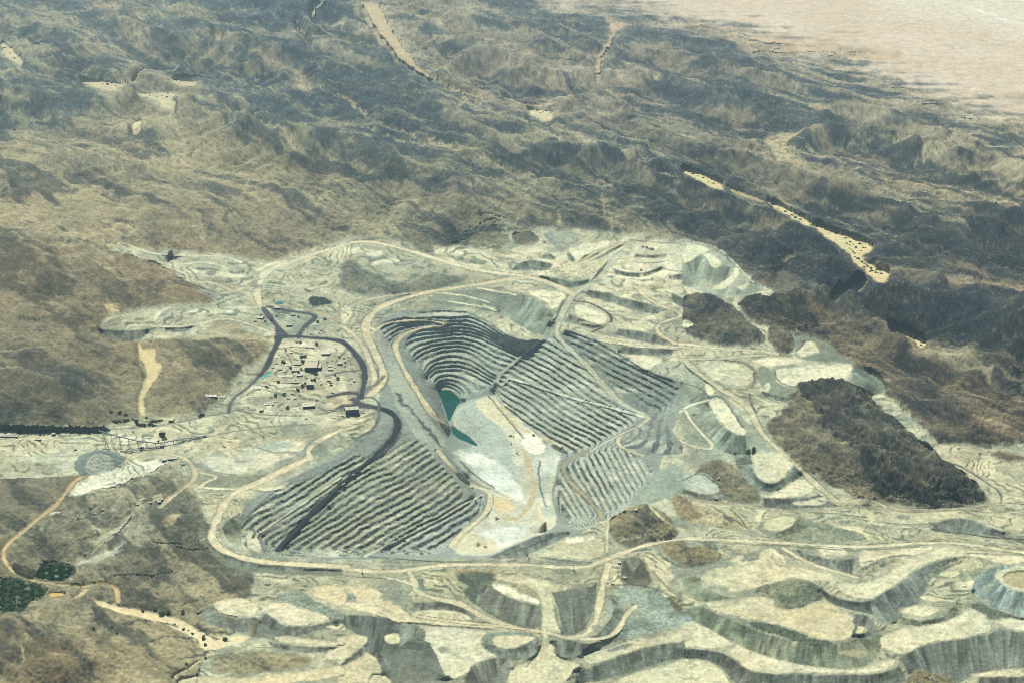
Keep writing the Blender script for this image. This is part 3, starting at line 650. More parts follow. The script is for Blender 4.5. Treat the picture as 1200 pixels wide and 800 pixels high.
# outer rim roads
road('E 1210,300 1130,262 1000,215 870,235 812,232', .1, RT, k=2) if False else None
road('E 815,232 760,205 700,180 645,172 570,185 480,200 390,212 300,226 220,248 150,272 110,300 85,335 86,375 108,415 130,465 152,515 140,550 105,585 80,598', 4.4, C_(212, 198, 154), edge=C_(128, 128, 102), h=None)
road('E 85,345 115,355', 3.5, C_(212, 198, 154))
road('E 0,345 40,370 80,420 105,480 120,530 110,560', 3.0, C_(210, 198, 158), edge=C_(150, 148, 118))
road('E 0,300 60,262 150,240 260,228', 2.0, C_(204, 194, 152), edge=C_(140, 140, 114))
road('D 912,268 902,230 915,185 955,142 1010,125 1100,92 1200,62 | E 60,45 130,52 230,78 320,105 400,130 480,150 560,162 650,168', 3.6, C_(220, 208, 164), edge=C_(140, 142, 114))
road('D 905,150 960,120 1010,118 960,140 920,170', 4, C_(222, 212, 170), edge=None)
road('E 650,168 740,150 800,138 850,122 900,100 960,62 1040,48', 2.6, C_(214, 202, 158), edge=C_(126, 130, 108))
road('E 645,170 720,190 770,215 810,232', 2.6, C_(214, 202, 158))
road('E 850,115 900,80 980,55 1060,48', 1.6, C_(200, 186, 140), edge=C_(140, 136, 104))
road('E 450,70 500,82 560,110 620,118 700,100 760,75', 1.3, C_(200, 188, 144), edge=C_(140, 140, 112))
road('E 700,15 715,40 700,62 640,70', 1.6, C_(200, 188, 144))
road('E 820,258 870,264 915,285 950,310 950,335 915,350 880,368', 1.8, C_(96, 88, 72), k=2, edge=C_(200, 190, 150))
road('E 1030,205 1060,235 1100,265 1170,290 1195,300 1190,315 1130,330 1105,352 1120,378 1180,408 1230,425', 2.2, C_(214, 202, 156), edge=C_(116, 112, 88))
road('E 880,372 940,395 1060,410 1180,418 | F 60,425', 2.0, C_(208, 198, 156), edge=C_(140, 138, 110))
# ================================================================== RIGHT OF THE PIT
fill('F 0,55 60,50 130,85 180,125 235,180 285,215 250,232 200,238 120,236 60,222 0,205', C_(178, 186, 166), var=C_(152, 164, 148), h=None, k=6, wob=3, a=0)
scarp('F 0,110 50,95 100,120 180,140 240,185', 'F 0,200 60,215 130,235 200,240 284,218', 44, 12, C_(152, 164, 146), c2=C_(186, 190, 166), rl=.6)
fill('F 0,62 60,58 100,75 60,95 20,120 0,125', C_(222, 220, 184), k=6, wob=3)
fill('F 60,82 100,92 135,115 130,140 105,140 90,115', C_(220, 218, 184), k=6, wob=2)
fill('F 95,212 140,192 178,160 180,140 200,140 200,165 175,195 145,218', C_(224, 220, 184), k=6, wob=2)
fill('F 190,208 215,200 240,185 225,210 205,220', C_(210, 208, 176), k=6, wob=2)
road('F 0,57 60,50 120,72 170,110 210,150 250,190', 1.0, C_(214, 214, 184), k=6, wob=1)
# rocky knolls left standing among the dumps
fill('F -5,245 40,230 90,232 130,245 175,275 210,310 235,335 270,365 300,400 250,412 130,415 60,392 0,365', C_(124, 122, 98), var=C_(78, 84, 80), vs=.08, fe=1.0, wob=4, k=0, a=.75, rb=.5, cr=1)
fill('F 300,350 330,345 370,370 400,400 395,425 355,447 315,422 300,395', C_(124, 118, 94), var=C_(78, 84, 80), vs=.08, fe=1.0, wob=4, k=0, a=.7, rb=.5, cr=1)
fill('F 190,240 300,245 400,262 460,300 480,345 440,375 390,372 330,350 280,350 240,330 210,300', C_(100, 94, 74), var=C_(66, 70, 64), vs=.1, fe=2.5, wob=9, a=.8, k=0, cr=1)
for (u, v, h) in [(812, 350, 28), (835, 352, 36), (858, 368, 30), (880, 385, 15), (915, 388, 24), (925, 400, 18)]:
    x = int(u - U0); y = int(v - V0); hs[y - 1:y + 2, x - 2:x + 3] = h; hw[y - 1:y + 2, x - 2:x + 3] = 1
fill('F 0,318 30,322 50,335 30,350 0,352', PALE, wob=2, h=5)
# pads
fill('F 380,378 440,372 520,398 545,440 600,470 640,500 725,570 690,590 650,580 600,520 560,470 430,470 400,440', C_(142, 150, 132), var=C_(126, 136, 120), wob=3, k=6, rb=.3, a=.05)
scarp('F 598,478 610,500 590,535', 'F 660,500 730,570 660,590', 12, -25, C_(140, 152, 136), rl=.8)
fill('F 390,442 420,418 430,398 462,395 470,415 486,436 450,448 420,456', C_(216, 210, 170), h=12, wob=1.5, k=1)
fill('F 318,497 400,490 500,480 590,474 602,488 585,520 560,530 520,530 480,545 400,560 350,555 322,530', C_(226, 218, 178), h=12, wob=2, k=1, var=C_(214, 208, 172))
fill('F 240,463 330,455 410,458 418,470 390,482 300,488 255,480', C_(224, 216, 174), h=11, wob=1.5, k=1)
fill('F 45,472 150,465 220,480 252,510 248,550 180,562 120,540 75,510', C_(218, 212, 170), var=C_(200, 198, 162), h=6, wob=3, k=1)
scarp('F 20,475 60,505 100,540', 'F 10,490 50,530 110,560', 6, -8, C_(130, 140, 122))
fill('F 265,480 320,500 330,550 400,565 420,590 400,600 330,590 280,570 262,520', C_(142, 150, 130), wob=2, k=6, rb=.35)
fill('F 285,548 305,542 308,560 295,585 286,575', C_(210, 208, 176), wob=2)
scarp('F 280,572 340,592 420,598', 'F 270,588 340,612 420,612', 4, -8, C_(138, 145, 132))
fill('F 290,645 340,640 400,650 380,665 320,668 290,660', C_(206, 200, 160), wob=3)
fill('F 290,670 400,655 460,640 560,660 640,700 600,760 500,800 380,798 310,740', C_(138, 132, 100), var=C_(116, 114, 92), vs=.12, wob=5, fe=2, a=.5, k=0, rb=.3)
# slopes between the pit and the right road
fill('F 0,500 60,520 130,565 200,610 240,655 255,720 330,798 | I 300,20 240,60 190,60 120,20 0,-5', C_(176, 184, 160), var=C_(150, 160, 142), wob=4, k=6, rb=.3, a=.04)
scarp('F 70,555 110,600 95,640', 'F 15,600 60,640 90,650', 0, -20, C_(140, 152, 136))
fill('F 90,600 140,597 160,620 205,695 230,725 190,730 140,690 100,640', C_(226, 220, 180), h=-5, wob=2, k=1)
scarp('F 85,625 110,665 150,705 190,732 232,730', 'F 40,660 80,740 140,790 220,800 270,790', -5, -45, C_(146, 160, 144), wob=3)
fill('F 80,545 100,550 115,580 95,590 80,570', PALE, wob=2)
fill('F 160,590 240,610 250,640 200,640 170,615', C_(206, 202, 166), wob=3)
fill('F 200,655 250,655 262,690 230,690', C_(200, 198, 166), wob=3, rb=.2)
road('F -10,648 20,625 60,612 105,600', 1.7, C_(222, 216, 178), edge=C_(130, 138, 120))
road('F 8,640 30,680 70,725 105,760 102,778 60,772 20,762 -10,745', 2.0, C_(220, 212, 172), edge=C_(120, 130, 112))
road('F 255,592 290,612 340,622 420,618', 1.4, C_(216, 208, 168), edge=C_(126, 130, 108))
road('E 1180,430 | F 20,480 60,515 130,562 200,605 240,640 255,680 280,725 330,770 400,830 | I 440,75 500,130 555,178 600,215', 3.4, C_(204, 194, 152), edge=C_(112, 118, 98))
road('F 235,585 240,620 260,650', 1.2, C_(110, 100, 78), k=2)
road('F -30,405 60,415 150,425 250,430 330,442', 2.6, C_(216, 206, 162), edge=C_(130, 132, 106))
road('F -20,462 120,462 220,450 300,446 350,452', 2.0, C_(208, 198, 156), edge=C_(130, 132, 106))
road('F 150,468 210,475 255,498 258,535 240,570 150,568', 1.3, C_(160, 142, 102), edge=C_(110, 100, 74))
# ---- the black ridge beside the haul road
fill('Z 905,500 925,470 940,447 958,446 975,443 1008,453 1025,470 1042,490 1065,508 1088,524 1112,545 1137,560 1158,584 1152,592 1090,592 1040,588 1000,582 965,562 935,545 912,520', C_(152, 144, 112), var=C_(116, 114, 92), vs=.14, fe=3.0, wob=9, k=0, a=.6, rb=.4, cr=1)
fill('Z 938,447 956,444 975,441 1008,452 1025,470 1042,490 1065,508 1088,524 1112,545 1137,560 1159,585 1150,589 1100,588 1060,582 1020,560 1005,540 985,520 968,500 958,490 950,472 935,462', C_(78, 82, 76), var=C_(108, 106, 88), vs=.08, fe=1.4, wob=7, k=0, a=1.2, rb=.6, op=.92, cr=1)
for (u, v, h) in [(945, 452, 55), (975, 446, 70), (1008, 456, 88), (1040, 490, 92), (1080, 522, 86), (1115, 550, 60), (1140, 568, 28), (1156, 587, 0), (1100, 590, 0), (1040, 586, 0), (985, 575, 0), (940, 550, 5), (915, 510, 5), (930, 480, 25), (970, 510, 45), (1010, 545, 45)]:
    x = int(u - U0); y = int(v - V0); hs[y - 1:y + 2, x - 2:x + 3] = h; hw[y - 1:y + 2, x - 2:x + 3] = 1
# plain behind it
fill('Z 1088,523 1110,518 1160,526 1220,540 1220,590 1162,592 1155,575 1135,556 1110,540', C_(218, 208, 168), var=C_(190, 182, 146), wob=5, fe=2, k=1, a=.05)
fill('Z 1165,535 1190,530 1215,545 1200,562 1170,560', C_(180, 176, 142), fe=3, wob=6, op=.8)
road('I 955,28 1000,50 1060,90 1110,125 1122,150 1118,170', 1.6, C_(130, 134, 112), edge=C_(220, 214, 176), k=2)
fill('I 1070,0 1110,-10 1200,0 1200,25 1120,20', C_(128, 118, 88), fe=3, wob=6, a=.4, k=0)

# ================================================================== LOWER RIGHT DUMPS
DS = C_(148, 156, 128); DS2 = C_(112, 124, 106)
fill('I 0,60 30,30 100,15 200,50 300,90 540,180 1200,170 1320,170 1320,1040 0,1040', C_(188, 186, 150), var=C_(150, 156, 130), wob=6, fe=3, k=1, a=.03, rb=.3)
fill('I 60,35 100,15 150,20 210,60 250,95 278,140 262,172 160,165 110,140 60,130 30,90', C_(152, 146, 112), var=C_(128, 126, 100), wob=4, fe=1.8, k=0, a=.5, h=None)
fill('I -5,75 60,62 90,70 115,98 135,125 100,142 40,132 0,115', C_(186, 196, 176), h=-15, wob=2, k=1)
scarp('I 0,118 50,135 110,142 140,130', 'I 0,135 60,160 130,165 165,150', -15, -24, C_(137, 143, 132))
fill('I 242,-10 330,-12 375,10 388,38 352,78 312,100 272,86 252,52', C_(216, 210, 168), h=5, k=1, wob=2)
scarp('I 240,-10 248,50 268,88 312,104 352,84 392,40', 'I 175,-5 205,70 255,115 300,132 355,122 425,65', 5, -22, C_(140, 154, 138), wob=2.5)
fill('I 328,132 395,85 440,88 466,118 440,142 370,150 300,152 278,145', C_(222, 214, 172), h=-12, k=1, wob=2)
scarp('I 285,152 370,154 450,148 475,138', 'I 288,182 360,192 430,186 545,182', -12, -28, C_(120, 126, 117), wob=3)
fill('I 376,166 440,160 490,145 512,164 480,175 400,178', C_(222, 214, 176), k=1, wob=1.5)
fill('I 120,175 200,170 260,180 330,205 390,210 300,215 250,250 240,270 260,210 210,190', C_(206, 200, 160), wob=4)
fill('I 0,180 100,180 200,210 240,250 220,275 120,250 40,240 0,235', C_(160, 150, 112), var=C_(190, 182, 142), wob=5, a=.2, k=0)
fill('I 0,175 60,160 170,195 250,240 230,280 150,250', C_(210, 204, 162), op=.5, wob=5)
fill('I 255,255 290,230 350,212 400,218 480,240 560,250 650,280 660,295 600,306 450,302 360,302 280,272', C_(132, 142, 122), var=C_(156, 160, 134), vs=.12, wob=5, k=6, rb=.8, a=.05)
fill('I 285,240 320,220 365,215 402,222 385,248 340,270 290,262', C_(200, 196, 156), wob=2, h=10)
scarp('I 345,270 385,250 402,225', 'I 350,285 400,280 440,255', 10, -2, DS)
fill('I 610,215 720,196 830,205 900,190 980,200 1005,222 900,240 780,246 700,242 630,228', C_(214, 208, 168), var=C_(196, 192, 152), wob=4, k=1)
fill('I 480,215 600,225 700,245 860,250 900,270 800,292 700,300 660,280 560,245', C_(140, 150, 128), var=C_(178, 178, 144), vs=.12, wob=5, rb=.6)
fill('I 500,240 600,248 680,280 720,300 660,305 640,280', C_(214, 206, 162), wob=3)
scarp('I 865,245 950,222 1000,222 1060,248 1130,270', 'I 900,265 980,275 1060,282 1150,285', 8, -10, C_(133, 141, 130), wob=3)
fill('I 1000,200 1080,195 1200,205 1200,275 1100,262 1040,235', C_(204, 198, 156), wob=4)
road('I 1070,205 1130,200 1200,215', 1.2, C_(140, 148, 128), flat=False)
road('I 880,262 960,272 1080,290 1200,298', 1.8, C_(92, 96, 78), k=2, wob=2, flat=False)
road('I 1090,280 1150,290 1200,310', 1.6, C_(110, 110, 86), flat=False)
# roads at the foot of the ridge
road('I -10,150 60,158 150,172 260,186 400,200 520,192 560,180 640,184 720,190 850,188 1000,180 1210,168', 2.0, C_(182, 172, 132), edge=C_(104, 104, 82))
road('I 562,176 590,158 640,152 690,165 722,186', 1.8, C_(202, 190, 148), edge=C_(110, 110, 86))
fill('I 590,176 620,165 660,160 700,178 680,192 620,190', C_(148, 146, 116), wob=2, rb=.3)
fill('I 625,175 650,168 668,176 650,182', C_(70, 70, 60), wob=1, h=-8)
road('I 720,185 760,200 860,200 960,190 1020,195 1080,205', 1.2, C_(150, 140, 106), edge=C_(210, 204, 164), flat=False)
fill('I 620,330 700,338 790,328 885,314 905,325 830,350 740,355 690,368 650,390 615,392', C_(220, 210, 166), k=1, h=-3, wob=2)
fill('I 468,322 520,315 578,336 582,358 500,352 478,340', C_(222, 214, 174), k=1, h=-4, wob=1.5)
# pad A and its faces
fill('I 60,432 100,400 180,388 215,362 300,362 370,382 450,400 540,425 562,442 440,440 362,430 350,452 240,470 178,486 140,456 70,442', C_(218, 208, 162), h=-12, k=1, wob=3, var=C_(208, 200, 154))
fill('I 150,372 220,345 300,320 345,345 400,385 330,392 280,362 200,382', C_(150, 158, 132), var=C_(206, 198, 154), vs=.1, wob=4, rb=.7)
scarp('I 405,330 440,345 470,352 530,372 600,362', 'I 410,358 450,375 530,402 600,425', -4, -14, C_(135, 142, 131), wob=3)
fill('I 600,420 640,392 700,366 762,358 772,370 710,392 662,425 630,435', C_(116, 128, 108), wob=3, rb=1.0, h=None)
scarp('I 64,432 70,462 130,490 180,500', 'I 0,425 0,500 60,515 120,512', -12, -22, DS, wob=3)
fill('I 345,440 440,440 485,465 505,505 400,540 342,540 318,500 240,492 250,470', C_(112, 124, 104), var=C_(140, 146, 122), vs=.1, wob=4, k=6, rb=1.1, h=None)
# pad B
fill('I 75,515 150,515 250,495 312,500 332,542 400,542 500,515 565,542 600,562 604,600 598,640 540,656 470,645 380,606 300,590 200,570 100,545', C_(220, 204, 152), var=C_(210, 200, 156), h=-20, k=1, wob=2.5)
fill('I 380,590 480,560 520,540 500,600 430,605', C_(196, 184, 136), fe=4, op=.7, wob=8, mo=.5)
fill('I 180,510 300,500 320,540 260,560 200,545', C_(204, 200, 162), fe=3, op=.7, wob=6)
scarp('I 60,530 130,562 200,592 300,632 400,658 470,668 560,662 620,642 642,600 640,560', 'I 0,555 70,612 150,642 230,682 320,716 440,738 560,755 650,742 692,705 700,640', -22, -62, DS, c2=DS2, wob=2.5)
fill('I 225,585 300,592 380,612 470,650 545,660 470,672 400,655 300,625 240,605', C_(104, 116, 98), k=6, rb=1.3, wob=3)
fill('I 540,690 600,680 650,690 640,710 560,705', C_(178, 174, 138), k=6, wob=3)
scarp('I 600,555 640,560 665,575', 'I 600,640 650,640 690,630', -20, -50, C_(130, 137, 127), wob=3)
fill('I 610,600 640,600 650,625 615,630', C_(206, 198, 156), k=6, wob=3)
# tongue C
fill('I 540,452 650,450 700,430 762,388 800,358 880,340 905,318 960,318 1050,345 1200,345 1200,385 1100,380 1060,365 970,352 880,372 820,395 782,432 732,462 690,492 660,508 600,500 560,485', C_(220, 212, 168), h=0, k=1, wob=2)
scarp('I 488,462 510,488 560,507 620,517 662,512', 'I 480,480 515,520 560,535 600,545 668,560', 0, -30, C_(120, 127, 120), c2=DS2, wob=2)
scarp('I 662,512 700,490 760,455 790,432 830,398 890,375 960,356', 'I 668,560 700,600 760,575 830,520 850,480 880,420 980,380', 0, -34, C_(136, 145, 135), c2=C_(122, 130, 121), wob=3)
fill('I 860,420 900,380 1000,360 1060,372 1050,420 1010,440 960,430 900,440', C_(140, 150, 128), var=C_(190, 188, 152), vs=.12, wob=5, rb=.7, k=6)
fill('I 950,455 1000,445 1060,440 1010,475 970,475', C_(220, 214, 176), wob=3)
fill('I 890,420 940,405 985,412 940,432', C_(206, 202, 164), wob=3)
# pad D ring
fill('I 830,500 860,485 930,500 950,520 920,530 870,520', C_(208, 200, 156), wob=3)
fill('I 760,542 830,525 888,530 908,548 870,566 810,567 768,556', C_(220, 212, 168), h=-30, k=1, wob=1.5)
scarp('I 750,560 800,578 850,582 910,568 950,535 962,520', 'I 740,592 800,600 880,600 940,585 985,555 980,528', -30, -50, DS, wob=2)
# pad E
fill('I 700,630 800,602 900,590 980,562 1002,532 1060,560 1082,590 1082,622 1000,640 900,650 832,668 780,705 730,692 688,672', C_(222, 214, 172), h=-52, k=1, wob=2, var=C_(214, 208, 166))
scarp('I 765,712 832,672 900,656 1000,645 1082,628 1122,612 1200,626 1300,630', 'I 800,770 870,810 960,812 1030,770 1100,752 1200,748 1300,750', -52, -112, C_(127, 135, 125), c2=C_(117, 125, 117), wob=2.5)
fill('I 1090,585 1140,570 1200,580 1280,590 1280,620 1200,618 1130,608', C_(220, 214, 174), h=-50, k=1, wob=2)
fill('I 1000,530 1050,520 1100,545 1200,575 1200,585 1140,568 1090,580 1060,558', C_(112, 124, 108), rb=.8, k=6, wob=3)
# blue crater cone
scarp('I 1098,432 1140,470 1200,486 1260,480', 'I 1020,480 1062,530 1120,545 1200,572 1270,580', 12, -35, C_(150, 172, 168), c2=C_(170, 184, 170), wob=2)
scarp('I 1098,432 1092,416 1120,400 1160,390', 'I 1020,480 1020,445 1060,410 1120,385', 12, -5, C_(134, 158, 156), wob=1)
fill('I 1098,428 1096,415 1130,398 1180,390 1260,390 1260,478 1200,482 1142,466', C_(206, 204, 172), h=10, k=6, wob=1.5)
fill('I 1122,430 1140,412 1190,405 1260,405 1260,465 1200,470 1150,458', C_(190, 178, 132), var=C_(160, 156, 124), h=4, k=6, wob=2)
# lower left strips
fill('I -20,570 60,590 150,642 185,670 100,680 0,672 -20,668', C_(216, 210, 168), h=-62, k=1, wob=2)
fill('I 150,690 200,665 230,684 320,720 440,742 560,758 650,750 700,720 742,714 752,736 690,762 600,766 440,766 300,768 222,752 198,722', C_(222, 214, 172), h=-62, k=1, wob=2)
scarp('I -20,676 100,686 140,694 190,722 215,752 300,772 440,772 600,772 700,768 760,742', 'I -20,715 80,716 140,746 175,790 210,830 330,840 600,850 790,800', -62, -104, C_(125, 132, 122), c2=DS2, wob=2.5)
fill('I -60,728 80,722 130,748 162,790 180,840 -60,850', C_(218, 212, 168), h=-104, k=1, wob=2)
fill('I 800,755 850,758 920,780 960,800 960,850 760,850', C_(150, 140, 102), wob=3, fe=1.5, a=.3, k=0)
fill('I 1000,768 1130,756 1300,752 1300,778 1100,778 1040,778', C_(216, 208, 164), h=-112, k=1, wob=1.5)
scarp('I 1040,780 1200,780 1300,782', 'I 1040,830 1200,840 1300,840', -112, -140, C_(129, 133, 121))
fill('I -20,480 30,500 60,520 20,535 -20,530', C_(206, 198, 154), wob=2)
fill('I -20,545 40,570 20,590 -20,580', C_(150, 168, 158), wob=3, rb=.5)
# road across the top of the dumps
road('I -20,295 60,295 150,298 330,306 480,316 620,323 720,318 830,308 950,308 1050,320 1130,335 1230,345', 2.6, C_(220, 210, 166), edge=C_(96, 100, 80), h=None)
road('I 350,325 400,356 460,386 530,406 612,430', 2.2, C_(222, 208, 162), edge=C_(150, 146, 112))
road('I 350,300 250,290 240,262 270,240', 1.4, C_(206, 196, 154), edge=C_(120, 126, 104), flat=False)
road('I -20,330 60,340 140,330 230,312', 1.6, C_(212, 202, 158), flat=False)
fill('I -20,330 80,320 132,345 140,370 60,385 -20,395', C_(164, 150, 108), var=C_(146, 136, 102), wob=4, a=.4, k=0, h=None)
fill('I 60,310 110,300 135,335 110,340', C_(120, 128, 108), rb=.6, wob=2)

# ================================================================== LOWER MIDDLE
fill('H -60,400 200,410 400,395 620,400 900,380 950,390 940,420 1200,300 1200,1040 -60,1040', C_(182, 180, 144), var=C_(148, 152, 124), wob=5, fe=2.5, k=1, a=.04, rb=.3)
fill('H 930,250 958,212 1010,190 1060,172 1120,195 1165,238 1195,285 1100,302 1010,322 962,305', C_(158, 150, 112), var=C_(136, 132, 100), wob=3, fe=1.5, k=0, a=.7, h=None)
fill('H 1120,300 1200,290 1230,380 1180,375 1130,345', C_(156, 146, 108), wob=4, fe=2, k=0, a=.5)
for (u, v, h) in [(750, 600, 25), (730, 615, 18), (770, 610, 15)]:
    x = int(u - U0); y = int(v - V0); hs[y - 1:y + 2, x - 2:x + 3] = h; hw[y - 1:y + 2, x - 2:x + 3] = 1
fill('H 1150,150 1200,140 1240,180 1240,240 1190,230', C_(164, 150, 112), wob=3, k=0, a=.3)
# near rim bank
scarp('H 520,360 600,322 680,288 760,268 800,270', 'H 560,366 640,358 700,330 790,290 800,280', 4, -4, C_(133, 141, 132), c2=C_(120, 126, 120), wob=2)
road('H 95,356 200,364 330,374 450,376 575,379', 1.0, C_(78, 84, 80), k=1, wob=1, flat=False)
road('H 570,352 640,330 720,295 780,275', .8, C_(92, 98, 84), k=1, wob=2, flat=False)
fill('H 735,340 750,300 830,285 885,278 918,298 930,340 905,370 800,362 700,362 680,348', C_(214, 208, 166), h=2, k=1, wob=3, var=C_(196, 188, 144))
fill('H 780,300 820,286 880,280 898,292 860,302 800,312', C_(232, 226, 190), wob=2)
fill('H 560,372 640,362 800,366 870,380 800,384 640,380', C_(140, 148, 128), wob=3, rb=.5)
road('H 700,362 800,372 880,378', .7, C_(96, 98, 80), flat=False, wob=2)
fill('H 380,405 480,400 560,410 540,425 450,440 400,430', C_(168, 142, 100), wob=4, rb=.4)
fill('H 280,420 340,410 400,420 410,450 370,470 400,490 330,485 285,460', C_(176, 174, 138), wob=4, rb=.3, var=C_(206, 198, 156))
scarp('H 268,430 300,440 290,470', 'H 275,470 290,480 300,478', 0, -6, C_(133, 137, 124))
fill('H 405,415 470,410 540,418 560,430 520,450 560,485 620,515 700,533 712,605 640,608 560,582 480,532 420,480 460,460 400,440', C_(118, 128, 104), var=C_(100, 112, 94), vs=.12, wob=3, k=6, rb=.6)
scarp('H 500,452 560,492 630,522 702,535', 'H 470,520 560,575 640,604 708,606', 4, -22, C_(130, 136, 122), c2=C_(121, 127, 117), wob=2)
fill('H 520,432 562,418 650,428 720,443 795,460 795,475 742,490 742,540 762,600 782,640 715,622 702,560 706,512 680,472 600,446', C_(212, 204, 158), h=4, k=1, wob=2)
fill('H 518,454 560,450 620,478 700,512 692,526 620,508 560,484', C_(236, 228, 190), h=4, k=1, wob=1.5)
fill('H 740,490 790,500 796,530 770,545 745,530', C_(218, 210, 168), wob=2)
scarp('H 742,485 790,470 870,468 898,448', 'H 775,630 830,638 872,590 892,520', 4, -20, C_(130, 136, 121), c2=C_(121, 127, 116), wob=3)
scarp('H 985,378 1030,352 1065,380', 'H 985,440 1050,478 1100,445', 4, -14, C_(130, 132, 116), c2=C_(117, 121, 109), wob=3)
fill('H 1060,352 1120,352 1165,385 1150,402 1182,430 1150,442 1142,460 1200,505 1200,530 1110,485 1130,450 1100,412 1070,380', C_(218, 208, 164), wob=3, k=1)
road('H 1040,350 1060,400 1090,440 1060,480', .7, C_(104, 100, 76), flat=False, wob=3)
road('H 1120,345 1160,380 1200,395', .7, C_(104, 100, 76), flat=False, wob=3)
road('H 1100,410 1140,460 1190,500', .7, C_(104, 100, 76), flat=False, wob=3)
fill('H 955,490 985,460 1080,468 1150,498 1210,560 1210,600 1110,622 1010,650 960,645 990,600 1040,535 1000,520 960,545 925,590 935,530', C_(164, 180, 166), var=C_(140, 156, 144), vs=.12, wob=4, k=6, rb=.6, a=.04, h=None)
scarp('H 950,500 960,560 900,630', 'H 975,520 1000,560 930,642', -2, -14, C_(132, 142, 132))
fill('H 1140,490 1200,500 1200,560 1160,540', C_(120, 116, 86), rb=.6, wob=4)
# pale flats below
fill('H -60,455 60,458 120,470 165,500 205,540 250,566 400,585 540,600 542,612 350,600 210,588 130,568 50,540 -60,515', C_(220, 206, 158), k=1, wob=2.5, h=-8)
fill('H 110,460 180,455 240,480 250,520 215,530 170,500', C_(146, 154, 132), wob=3, rb=.5)
fill('H 0,480 50,490 60,515 0,518', C_(150, 158, 138), wob=2, rb=.5)
fill('H 300,470 350,500 420,520 470,550 470,580 440,585 460,560 400,530 330,515 280,495', C_(150, 156, 130), wob=3, rb=.5)
scarp('H 250,520 330,512 420,530 470,560', 'H 250,548 330,542 420,550 462,580', 2, -8, C_(132, 138, 126))
fill('H 245,552 330,542 420,552 460,572 430,582 330,572 252,562', C_(220, 210, 166), wob=2, k=1)
fill('H 240,592 350,602 480,612 522,622 490,642 490,672 562,708 500,732 432,772 380,792 320,752 300,692 240,642', C_(222, 214, 176), h=-14, k=1, wob=3, var=C_(210, 204, 166))
fill('H 488,652 520,626 600,620 692,626 697,690 650,722 560,708 500,684', C_(136, 150, 132), k=6, rb=.8, wob=2)
fill('H 528,640 600,630 690,640 662,656 600,682 540,672', C_(216, 206, 162), h=-6, k=1, wob=1.5)
scarp('H 510,650 540,676 600,686 665,660 692,645', 'H 495,672 560,706 650,720 695,690 697,660', -6, -16, C_(138, 146, 136))
scarp('H 735,650 800,648 860,665 900,660', 'H 740,690 780,712 830,705 880,680', -8, -18, C_(135, 141, 129))
fill('H 570,800 595,750 680,720 702,660 742,660 755,710 850,735 805,765 790,800 700,860 560,860', C_(216, 208, 164), h=-34, k=1, wob=3)
fill('H 850,690 960,660 1100,640 1230,600 1230,660 1100,668 980,702 880,740 850,720', C_(204, 200, 160), wob=3, k=1, h=-58)
scarp('H 820,765 900,738 980,704 1100,668 1200,655 1206,652', 'H 830,805 920,792 1000,768 1080,742 1180,715 1206,712', -60, -100, C_(127, 135, 124), c2=DS2, wob=3)
fill('H 910,690 980,665 1040,660 980,690', C_(140, 152, 134), rb=.6, wob=3)
fill('H 900,840 1000,772 1100,746 1200,720 1230,716 1230,860 900,860', C_(216, 210, 166), h=-102, k=1, wob=2)
# lower left dumps of the middle
scarp('H -60,560 60,562 130,566 220,590 262,640 310,660', 'H -20,600 60,620 130,760 180,830 320,810 380,800', -8, -36, C_(125, 132, 121), c2=C_(117, 125, 116), wob=3)
fill('H 150,632 200,622 216,640 208,660 178,664 156,655', C_(220, 212, 168), wob=1.5, h=-20)
scarp('H 210,590 300,600 290,690', 'H 190,800 300,800 380,790', -14, -46, C_(135, 141, 127), c2=C_(122, 129, 117), wob=3)
fill('H -15,640 40,632 92,636 88,660 50,690 0,732 -15,735 -15,640', C_(216, 206, 160), h=-26, k=1, wob=2)
scarp('H 0,734 52,692 92,660', 'H 0,745 60,712 95,692', -26, -33, C_(132, 136, 121))
fill('H -15,745 20,735 62,712 95,692 132,720 142,768 112,792 60,860 -15,860', C_(212, 198, 150), h=-34, k=1, wob=2)
scarp('H 95,692 132,718 144,768', 'H 130,690 175,740 190,810', -32, -44, C_(129, 133, 120))
fill('H 425,800 455,742 500,722 570,704 602,748 575,800 560,860 430,860', C_(124, 130, 106), var=C_(104, 114, 96), vs=.1, wob=3, k=6, rb=.7, h=None)
scarp('H 455,742 500,722 570,706 600,745', 'H 430,830 500,850 560,850 575,810', -16, -44, C_(130, 135, 121))
fill('H 100,770 150,770 180,800 150,830 90,830', C_(212, 202, 156), wob=2, h=-44)
# roads
road('H -120,395 0,398 150,412 250,402 350,386 500,382 650,386 800,396 870,392 930,366 1000,340 1080,310 1200,293 1260,292', 3.2, C_(220, 208, 164), edge=C_(130, 130, 104), h=None)
road('H -60,372 0,374 100,380 220,385 330,378 450,380 600,384', 1.3, C_(190, 184, 144), flat=False)
road('H 240,412 258,450 265,482 330,505 420,520 480,560 560,595 640,612 720,622 790,642 845,640 890,600 905,540 915,470 935,400 938,385', 3.6, C_(214, 204, 158), edge=C_(124, 128, 102))
road('H 845,645 930,645 972,618 1000,560 1032,532', 3.4, C_(216, 208, 166), edge=C_(124, 130, 106))
road('H 250,562 350,580 480,592 600,605 700,618', 2.2, C_(214, 200, 152), edge=C_(96, 92, 68))
road('H 715,600 718,640 715,700 700,760', 4.0, C_(214, 204, 158))
road('H 1080,180 1110,210 1150,245 1200,262', 2.2, C_(214, 204, 160), edge=C_(150, 144, 110))
road('H 938,240 932,290 935,340', 1.6, C_(206, 198, 156), flat=False)
fill('H 950,420 975,430 995,465 975,470 955,445', C_(220, 212, 170), wob=2)
road('H 745,500 760,540 770,600', 1.0, C_(180, 176, 136), flat=False)

